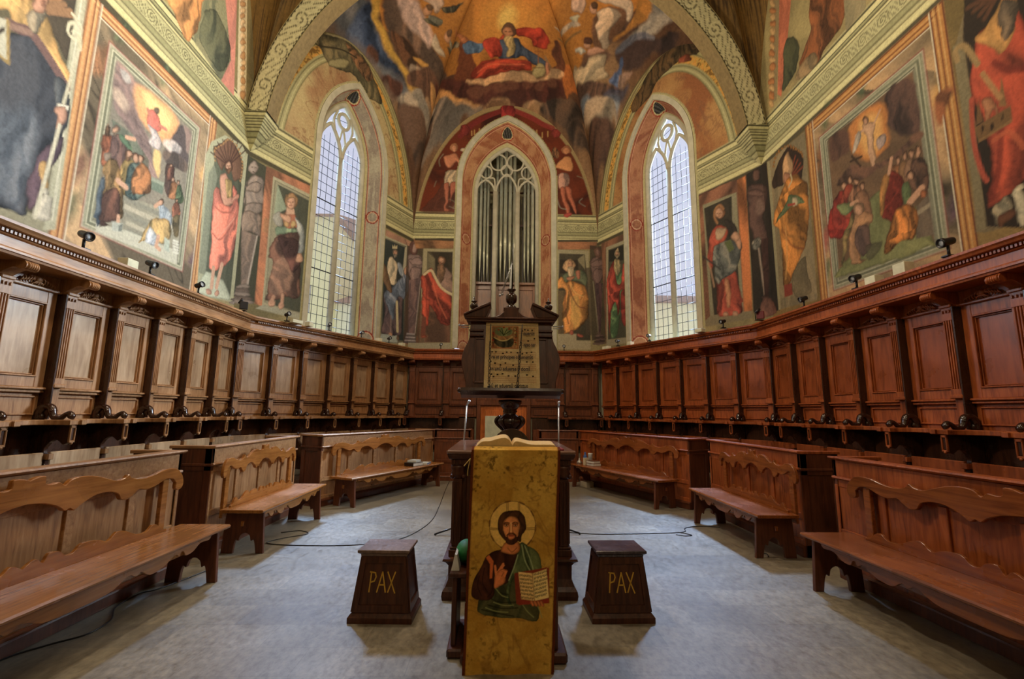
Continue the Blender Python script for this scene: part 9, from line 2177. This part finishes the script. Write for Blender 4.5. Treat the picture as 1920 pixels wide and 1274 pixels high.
# cloth
cc = Canvas(-.34, .29, -.06, 1.24, .0033)
cc.marble((184, 136, 52), (212, 168, 76), 5, 77, 1, None, (150, 108, 46))
f1 = fbm(cc.X, cc.Y, 42, 3, 5); f2 = fbm(cc.X, cc.Y, 7, 3, 9); mm = np.clip((f1-.60)*7, 0, 1)*np.clip((f2-.45)*5, 0, 1); cc.blend(mm*.75, lin((82, 56, 20)))
cc.run('K', .006, 40)
def edgeL(z): return -.297-.012*(1.18-z)
def edgeR(z): return .250-.050*(1.18-z)
zc_ = cc.Y; l_ = edgeL(zc_); r_ = edgeR(zc_)
mask = (cc.X > l_) & (cc.X < r_)
for sd, k in ((cc.X-l_, 1), (r_-cc.X, 1)):
    cc.blend(np.clip((.020-sd)/.004, 0, 1), lin((96, 46, 22))); cc.blend(np.clip((.024-sd)/.003, 0, 1)*np.clip((sd-.019)/.003, 0, 1), lin((186, 130, 60)))
ch = empty('painted_hanging', 'long yellow cloth hanging painted with a haloed bearded figure holding an open book', 'hanging')
P = np.zeros(cc.X.shape+(3,)); 
# the hanging drops almost straight from the desk edge, with slight waves
zt = 1.18; dz = np.maximum(cc.Y-zt, 0)
P[..., 0] = cc.X; P[..., 2] = np.where(cc.Y > zt, zt+dz*.25, cc.Y); P[..., 1] = 2.935-.13*(1-np.clip(cc.Y, 0, zt)/zt)+dz*1.0+.006*np.sin(cc.X*26+cc.Y*3)*(1-np.clip(cc.Y/zt, 0, 1))+.004*np.sin(cc.Y*9+cc.X*5)
o = paint_mesh('cloth', P, cc.C, CLOTH, mask, parent=ch)
sol = o.modifiers.new('thick', 'SOLIDIFY'); sol.thickness = .004; sol.offset = 1
YC = plain('yellow_ribbon', (.52, .36, .10), .8)
for pth in ([(-.30, 2.93, 1.13), (-.325, 2.925, 1.10), (-.338, 2.92, 1.085)], [(-.30, 2.93, 1.13), (-.312, 2.92, 1.07), (-.314, 2.918, 1.03)]):
    m = MB(); m.tube(cr(pth, 4), .0055, 6, sc=(1, .5)); m.make('tie_ribbon', YC, ch)
PG = plain('old_page_edges', (.62, .43, .17), .7, var=.1, scale=60)
bk = empty('open_book', 'open book with yellowed pages lying on the reading desk', 'book')
for sgn, pf in ((-1, [(-.045, 1.205), (-.075, 1.245), (-.12, 1.250), (-.19, 1.232), (-.245, 1.226), (-.285, 1.192), (-.286, 1.186), (-.045, 1.186)]), (1, [(-.045, 1.205), (-.03, 1.228), (.0, 1.229), (.08, 1.212), (.20, 1.212), (.232, 1.208), (.245, 1.19), (-.045, 1.186)])):
    q = [(x*.96, z) for x, z in cr(pf[:6 if sgn < 0 else 6], 4)]+[(x*.96, z) for x, z in pf[6:]]
    m = MB(); m.prism(q, 3.0, 3.20, 'y', M=Matrix(((1, 0, 0, 0), (0, 1, 0, 0), (0, .06, 1, -.18), (0, 0, 0, 1))), bev=.002); m.make('page_block', PG, bk)
m = MB(); m.box(-.285, .245, 2.995, 3.21, 1.176, 1.186, .003, M=Matrix(((1, 0, 0, 0), (0, 1, 0, 0), (0, .06, 1, -.18), (0, 0, 0, 1)))); m.make('cover', plain('dark_red_leather', (.16, .02, .015), .5), bk)
o = MB(); o.box(.23, .40, 3.86, 4.10, 1.108, 1.122, .004); tag(o.make('red_folder', plain('red_leather', (.25, .015, .03), .45)), 'flat dark red folder lying on the lectern table behind the open book', 'folder')
# low stool with green cushion behind the hanging
st = empty('low_stand', 'small dark stand on the floor left of the painted hanging', 'stand')
for x in (-.395, -.30):
    m = MB(); m.box(x, x+.03, 3.0, 3.34, .05, .43); m.make('side', WLD, st)
m = MB(); m.box(-.41, -.265, 2.98, 3.36, .43, .46, .006); m.make('top', WLD, st)
m = MB(); m.box(-.415, -.30, 2.96, 3.38, 0, .05, .01); m.make('foot', WLD, st)
gc = MB(); gc.ball((-.325, 3.18, .53), .07, 16, 10, sc=(.95, 1.4, 1.0)); tag(gc.make('green_cushion', plain('green_velvet', (.01, .16, .04), .6, var=.4)), 'rounded green cushion on the small dark stand', 'cushion')
m = MB(); m.prism([(-.405, .461), (-.355, .461), (-.372, .55), (-.385, .555)], 3.02, 3.16, 'y'); tag(m.make('white_paper', plain('white_paper', (.7, .7, .68), .6)), 'folded white paper standing beside the green cushion', 'paper')

# ------------------------------------------------------------------ two PAX pedestals
GOLD = plain('yellow_letter_paint', (.62, .36, .04), .5)
def pedestal(cx, cy, side, label, topmat, rz):
    o = empty('wooden_pedestal', label, 'pedestal', loc=(cx, cy, 0), rz=rz, group='tapered wooden pedestals lettered PAX')
    def fr(z): t = (z-.06)/.36; return .195-.045*t, .145-.03*t
    m = MB(); secs = []
    for o_, z in [(.022, 0), (.022, .035), (.012, .05), (.002, .062)]: secs.append([(-.195-o_, -.145-o_, z), (.195+o_, -.145-o_, z), (.195+o_, .145+o_, z), (-.195-o_, .145+o_, z)])
    m.sweep(secs, True); m.make('base', WLD, o)
    m = MB(); secs = []
    for z in (.06, .42): a, b_ = fr(z); secs.append([(-a, -b_, z), (a, -b_, z), (a, b_, z), (-a, b_, z)])
    m.sweep(secs, True); m.make('body', WLD, o)
    # raised frames on the faces
    m = MB()
    for ang in range(4):
        R_ = Matrix.Rotation(ang*PI/2, 4, 'Z'); 
        def pt(u, z, out):
            a, b_ = fr(z); 
            if ang % 2: a, b_ = b_, a
            return R_ @ Vector((u*a, -b_-out, z))
        def strip(u0, za_, u1, zb_, w, out=.009):
            pass
        for (ua, ub, za_, zb_) in ((-.99, -.80, .065, .415), (.80, .99, .065, .415), (-.8, .8, .065, .11), (-.8, .8, .372, .415)):
            v = [pt(ua, za_, .0), pt(ub, za_, .0), pt(ub, zb_, .0), pt(ua, zb_, .0)]+[pt(ua, za_, .009), pt(ub, za_, .009), pt(ub, zb_, .009), pt(ua, zb_, .009)]
            m.add(v, [(4, 5, 6, 7), (0, 1, 5, 4), (1, 2, 6, 5), (2, 3, 7, 6), (3, 0, 4, 7)])
    m.make('panel_frame', WLD, o)
    m = MB(); secs = []
    for o_, z in [(.0, .41), (.008, .418), (.01, .43), (.022, .438), (.028, .444), (.028, .458), (.024, .461)]: secs.append([(-.15-o_, -.115-o_, z), (.15+o_, -.115-o_, z), (.15+o_, .115+o_, z), (-.15-o_, .115+o_, z)])
    m.sweep(secs, True); m.make('top_slab', topmat, o)
    sl = math.atan2(.03, .36); M0 = o.matrix_world
    def stroke3(pts, w):
        m = MB()
        for i in range(len(pts)-1):
            a = Vector(pts[i]); b_ = Vector(pts[i+1]); d = (b_-a).normalized(); n_ = Vector((-d.y, d.x))*w*.5; a = a-d*w*.3; b_ = b_+d*w*.3
            q = [a+n_, a-n_, b_-n_, b_+n_]; V = []
            for p in q:
                z = p.y; V.append((p.x, -fr(z)[1]-.001, z))
            for p in q:
                z = p.y; V.append((p.x, -fr(z)[1]-.004, z))
            m.add(V, [(4, 5, 6, 7), (0, 1, 5, 4), (1, 2, 6, 5), (2, 3, 7, 6), (3, 0, 4, 7)])
        return m
    k = side
    for nm, ps in (('letter_p', [[(-.088, .19), (-.078, .315)], [(-.088, .315), (-.052, .31), (-.045, .285), (-.056, .258), (-.082, .25)]]), ('letter_a', [[(-.035, .19), (-.002, .315)], [(-.002, .315), (.024, .19)], [(-.022, .235), (.016, .235)]]), ('letter_x', [[(.034, .315), (.088, .185)], [(.085, .315), (.040, .19)]])):
        m = MB()
        for p in ps:
            q = stroke3(p, .0085); m.add(q.v, q.f)
        m.make(nm, GOLD, o)
    return o
pedestal(-.905, 3.58, -1, 'tapered dark wooden pedestal lettered PAX, left of the painted hanging', wood('worn_top', (.09, .055, .04), (.20, .13, .10), (.30, .22, .18), rough=.4), -.03)
pedestal(.735, 3.58, 1, 'tapered dark wooden pedestal lettered PAX, right of the painted hanging', wood('dark_glossy_top', (.03, .02, .03), (.07, .05, .06), (.16, .12, .14), rough=.2, spec=.7), .02)

# ------------------------------------------------------------------ microphone stands behind the lectern
for (bx_, by_, tx, tz, fx, lab) in ((-.60, 5.72, -.515, 1.50, -.80, 'thin metal microphone stand behind the lectern on its left'), (.60, 5.78, .60, 1.50, .88, 'thin metal microphone stand behind the lectern on its right')):
    o = empty('microphone_stand', lab, 'stand', loc=(0, 0, 0))
    m = MB(); m.tube([(bx_, by_, .02), (bx_+(tx-bx_)*.66, by_, 1.0), (tx, by_, tz)], [.011, .010, .009], 8); m.make('pole', STEEL, o)
    for t in (PI+.12 if fx < 0 else -.12, PI/2, -PI/2+(.5 if fx < 0 else -.5)):
        m = MB(); m.tube([(bx_, by_, .09), (bx_+.24*math.cos(t), by_+.24*math.sin(t), .015)], .010, 8); m.ball((bx_+.24*math.cos(t), by_+.24*math.sin(t), .013), .013); m.make('leg', BLK, o)
    m = MB(); m.tube([(bx_+.045, by_, .93), (bx_+.05, by_, 1.02)], .017, 8); m.make('clamp', BLK, o)
    m = MB(); m.tube([(tx, by_, tz-.01), (tx+(.035 if fx < 0 else 0.0), by_-.05, tz+.04)], [.012, .016], 8); m.make('microphone', STEEL, o)
m = MB(); m.box(-.42, .02, 10.32, 10.36, .0, 1.32, .004); tag(m.make('pale_board', plain('pale_board', (.50, .52, .40), .6)), 'pale upright board leaning in front of the orange door', 'board')
m = MB()
# ------------------------------------------------------------------ spotlights on the stall cornice
def spot(loc, aim, label, big=1.0):
    o = empty('spotlight', label, 'spotlight', loc=loc, group='black spotlights on the stall cornice')
    m = MB(); m.box(-.045*big, .045*big, -.035*big, .035*big, 0, .018, .004); m.make('base', BLK, o)
    m = MB(); m.tube([(0, 0, .015), (0, 0, .10*big)], .012*big, 8); m.tube([(0, 0, .09*big), (.012, 0, .125*big)], .010*big, 6); m.make('arm', BLK, o)
    d = Vector(aim).normalized(); R_ = d.to_track_quat('Z', 'Y').to_matrix().to_4x4(); M = Matrix.Translation((0, 0, .14*big)) @ R_
    m = MB(); r = .038*big; m.lathe([(0, -.05*big), (r*.8, -.05*big), (r*.9, -.03*big), (r*.9, .03*big), (r*1.15, .035*big), (r*1.15, .065*big), (r*.95, .065*big), (r*.9, .04*big), (0, .038*big)], 0, 0, 16, M=M); m.make('lamp_head', BLK, o)
    m = MB(); m.lathe([(0, .046*big), (r*.86, .046*big), (r*.86, .05*big), (0, .05*big)], 0, 0, 16, M=M); m.make('lens', plain('lamp_lens', (.35, .37, .38), .1) if 'lamp_lens' not in bpy.data.materials else bpy.data.materials['lamp_lens'], o)
    return o
ZC = 2.996
SPOTS = [((-4.40, 4.72), (.9, -.2, -.35), 'below the left framed scene, nearest the viewer', 1.15), ((-4.38, 5.62), (.9, -.1, -.35), 'at the far lower corner of the left framed scene', 1.05), ((-4.40, 6.58), (.9, -.2, .2), 'at the feet of the red-robed niche figure', 1.0),
         ((-4.02, 8.53), (.8, -.4, .2), 'at the feet of the green-sashed figure by the left tall window', .95), ((-3.62, 9.55), (.5, -.6, .3), 'at the sill of the left tall window', .9), ((-3.22, 10.45), (.6, -.5, .1), 'under the pink marbled border right of the left tall window', .9),
         ((-2.78, 11.2), (.6, -.5, .1), 'below the blue-robed king', .9), ((-1.66, 12.15), (.3, -.8, .1), 'below the red-cloaked old man on the back wall', .9), ((1.56, 12.15), (-.2, -.8, .1), 'below the yellow-robed old man on the back wall', .9),
         ((2.70, 11.05), (-.6, -.4, -.1), 'below the red and green robed elder', .9), ((3.18, 10.2), (-.6, -.5, -.1), 'left of the right tall window', .9), ((4.03, 8.5), (-.8, -.2, -.2), 'below the woman with sword and book', .95),
         ((4.40, 6.72), (-.8, .1, -.3), 'below the yellow-robed bishop', 1.0), ((4.38, 5.65), (-.8, -.1, -.3), 'at the near corner of the pale blocks on the right', 1.1), ((4.36, 4.40), (-.8, .1, -.2), 'nearest the viewer on the right, beside the framed scene', 1.15)]
for (x, y), aim, lab, big in SPOTS: spot((x, y, ZC), aim, 'black spotlight '+lab, big)
for (x, y, lab, colr) in ((-4.34, 7.66, 'black square floodlight on the cornice at the left corner of the apse', BLK), (4.30, 7.72, 'black and dark red floodlight on the cornice at the right corner of the apse', plain('dark_red_enamel', (.14, .01, .02), .4))):
    o = empty('floodlight', lab, 'spotlight', loc=(x, y, ZC))
    m = MB(); m.box(-.06, .06, -.02, .02, .03, .16, .008, M=Matrix.Rotation(.7 if x < 0 else -.7, 4, 'Z')); m.make('housing', colr, o)
    m = MB(); m.tube([(-.07, .02, .0), (-.08, .02, .14), (-.05, .0, .17)], .008, 6); m.box(-.09, .05, -.03, .03, 0, .015); m.make('bracket', BLK, o)
    m = MB(); m.tube([(-.08, .0, .13), (-.02, -.02, .20)], .022, 8); m.make('second_lamp', BLK, o)
# pale blocks standing on the cornice
BLKS = [((-4.42, 5.33), 'pale block on the cornice under the left framed scene', .16, .10), ((-3.93, 8.70), 'flat cream block on the cornice by the left tall window', .22, .06), ((-3.80, 9.0), 'small white block on the cornice by the left tall window', .10, .09),
        ((-2.95, 10.92), 'small pale block on the cornice left of the blue-robed king', .10, .08), ((-2.56, 11.62), 'small pale block on the cornice at the back left corner', .12, .08),
        ((2.56, 11.62), 'cream block on the cornice at the back right corner', .20, .07), ((2.95, 10.85), 'small pale block on the cornice below the red and green robed elder', .10, .08),
        ((3.80, 8.98), 'small dark cream block on the cornice by the right tall window', .16, .07), ((4.42, 5.42), 'cream block on the cornice under the right framed scene, farther one', .16, .10), ((4.42, 5.0), 'cream block on the cornice under the right framed scene, nearer one', .16, .13)]
for (x, y), lab, w_, h_ in BLKS:
    i = 'L' if x < 0 and y < 8.1 else 'R' if y < 8.1 else 'DL' if x < 0 else 'DR'
    m = MB(); m.box(-w_/2, w_/2, -.06, .06, 0, h_, .004); a, t, n, L = wframe(i)
    o = tag(m.make('cornice_block', CREAM), lab, 'block', 'pale blocks on the stall cornice'); o.location = (x, y, ZC); o.rotation_euler = (0, 0, math.atan2(t.y, t.x))

# ------------------------------------------------------------------ small things on the far benches
def bench_pt(p, q, s_, back):
    p = Vector(p); q = Vector(q); d = (q-p).normalized(); n_ = Vector((-d.y, d.x)); c = p+d*s_+n_*back; return c, math.atan2(d.y, d.x)
def slab(name, lab, cat, c, rz, z, sx, sy, sz, mat, group=None, page=None):
    o = empty(name, lab, cat, loc=(c.x, c.y, z), rz=rz, group=group)
    if page:
        m = MB(); m.box(-sx/2+.004, sx/2, -sy/2+.004, sy/2-.004, .004, sz-.004, .001); m.make('pages', page, o)
        m = MB(); m.box(-sx/2, sx/2, -sy/2, sy/2, 0, .004, .001); m.box(-sx/2, sx/2, -sy/2, sy/2, sz-.004, sz, .001); m.box(-sx/2, -sx/2+.004, -sy/2, sy/2, 0, sz, .001); m.make('cover', mat, o)
    else: m = MB(); m.box(-sx/2, sx/2, -sy/2, sy/2, 0, sz, .003); m.make('body', mat, o)
    return o
PW = plain('white_pages', (.62, .62, .56), .7); BB = plain('black_cover', (.012, .01, .01), .4); BRC = plain('brown_cover', (.14, .05, .02), .45); BLU = plain('blue_cover', (.03, .10, .32), .4); WC = plain('white_cover', (.62, .66, .66), .5)
c, r = bench_pt((-2.25, 7.12), (-1.17, 9.35), 1.78, .20); slab('hymn_book', 'thick black book, lying on the far left bench', 'book', c, r, .431, .30, .20, .06, BB, 'books on the far benches', PW)
c, r = bench_pt((-2.25, 7.12), (-1.17, 9.35), 1.82, .22); slab('hymn_book', 'pale green sheet stack lying on the black book, far left bench', 'book', c, r+.2, .492, .22, .17, .035, WC, 'books on the far benches', PW)
c, r = bench_pt((-2.25, 7.12), (-1.17, 9.35), 2.10, .20); slab('hymn_book', 'white booklet with blue printing at the end of the far left bench', 'book', c, r+.3, .431, .26, .20, .03, WC, 'books on the far benches', BLU)
pR, qR = (1.26, 9.42), (2.24, 7.12)
c, r = bench_pt(pR, qR, .52, .22); slab('hymn_book', 'brown book, lower of the pair stacked on the far right bench', 'book', c, r, .431, .24, .17, .045, BRC, 'books on the far benches', PW)
c, r = bench_pt(pR, qR, .51, .22); slab('hymn_book', 'brown book, upper of the pair stacked on the far right bench', 'book', c, r+.1, .477, .22, .16, .045, BRC, 'books on the far benches', PW)
c, r = bench_pt(pR, qR, .36, .16); slab('tea_box', 'small cream printed box on the far right bench', 'box', c, r, .431, .06, .10, .13, plain('cream_card', (.62, .55, .38), .6))
o = MB(); c, r = bench_pt(pR, qR, .24, .22); o.lathe([(0, .431), (.034, .431), (.036, .46), (.036, .58), (.02, .61), (.014, .63), (.014, .66), (0, .66)], c.x, c.y, 14); tag(o.make('water_bottle', BLU), 'blue plastic bottle on the far right bench', 'bottle')
o = MB(); c, r = bench_pt(pR, qR, .30, .30); o.lathe([(0, .431), (.045, .431), (.045, .63), (.048, .64), (0, .64)], c.x, c.y, 14); tag(o.make('white_canister', WC), 'white canister behind the blue bottle, far right bench', 'canister')
o = MB(); c, r = bench_pt(pR, qR, .13, .16); o.lathe([(0, .431), (.06, .431), (.05, .47), (.016, .50), (.010, .54), (0, .54)], c.x, c.y, 14); tag(o.make('hand_bell', plain('worn_metal', (.4, .36, .30), .4, .6)), 'small metal hand bell at the end of the far right bench', 'bell')
c, r = bench_pt(pR, qR, .20, .28); slab('shoe_box', 'small pale box on the floor under the far right bench', 'box', c, r, .0, .22, .16, .10, plain('dusty_card', (.42, .36, .26), .7))
# ------------------------------------------------------------------ cables on the floor
def cable(name, pts, lab, r=.005, mat=BLK):
    m = MB(); m.tube([(x, y, max(z, r)) for x, y, z in cr([(p[0], p[1], p[2] if len(p) > 2 else r) for p in pts], 8)], r, 6); tag(m.make(name, mat), lab, 'cable', 'cables on the floor')
cable('floor_cable', [(-2.95, 2.6), (-2.9, 2.96), (-2.8, 3.13), (-2.69, 3.27), (-2.71, 3.47), (-2.84, 3.68), (-2.86, 3.93), (-2.78, 4.04), (-2.66, 4.5)], 'thin dark cable curving out from under the nearest left bench')
cable('floor_cable', [(-2.62, 5.77), (-2.44, 5.86), (-2.30, 5.72), (-2.5, 5.52), (-2.57, 5.33), (-2.2, 5.25), (-1.61, 5.28), (-1.20, 5.52), (-.99, 6.3), (-1.0, 7.4), (-1.07, 8.82), (-1.11, 9.90)], 'thin cable looping from the middle left bench to the far left floor')
cable('floor_cable', [(.60, 5.9), (.88, 5.79), (1.24, 5.77), (2.06, 5.86), (2.21, 6.07), (2.43, 6.18), (2.68, 6.13)], 'thin dark cable running right from the microphone stand')
cable('floor_cable', [(2.06, 5.86), (2.16, 5.74), (2.06, 5.70), (1.98, 5.76)], 'short loop of dark cable on the floor between lectern and right bench')
cable('floor_cable', [(2.60, 4.92), (2.63, 5.0), (2.60, 5.05), (2.66, 5.12)], 'short curl of cable under the middle right bench')

# ------------------------------------------------------------------ houses outside, seen through the window panes
def house(x0, x1, y0, y1, h, col, label, roofh=1.2):
    o = empty('neighbouring_house', label, 'house', loc=((x0+x1)/2, y0, 0)); cx = (x1-x0)/2
    m = MB(); m.box(-cx, cx, 0, y1-y0, 0, h, .02); m.make('wall', plain('house_render', col, .9, var=.06, scale=.6), o)
    m = MB(); m.prism([(-.3, h), (y1-y0+.3, h), ((y1-y0)/2, h+roofh)], -cx-.3, cx+.3, 'x'); m.make('roof', plain('roof_tiles', (.42, .25, .16), .9), o)
    for k in range(3):
        for z in (h*.28, h*.62):
            m = MB(); x = -cx+(k+.5)*2*cx/3; m.box(x-.35, x+.35, -.03, .05, z-.6, z+.6, .01); m.make('shutter', plain('shutter', (.45, .42, .30), .7), o)
house(-14, -7.6, 20, 27, 9.9, (.98, .88, .42), 'pale yellow house seen through the lower panes of the left tall window')
house(-7.6, -4.6, 21, 27, 6.2, (.95, .92, .62), 'low cream house behind the lower panes of the left tall window')
house(3.6, 6.5, 20, 27, 14.5, (.98, .66, .34), 'tall peach coloured house filling the left panes of the right tall window')
house(6.7, 12, 21.5, 28, 6.6, (.96, .90, .52), 'low pale yellow house seen through the lowest panes of the right tall window')
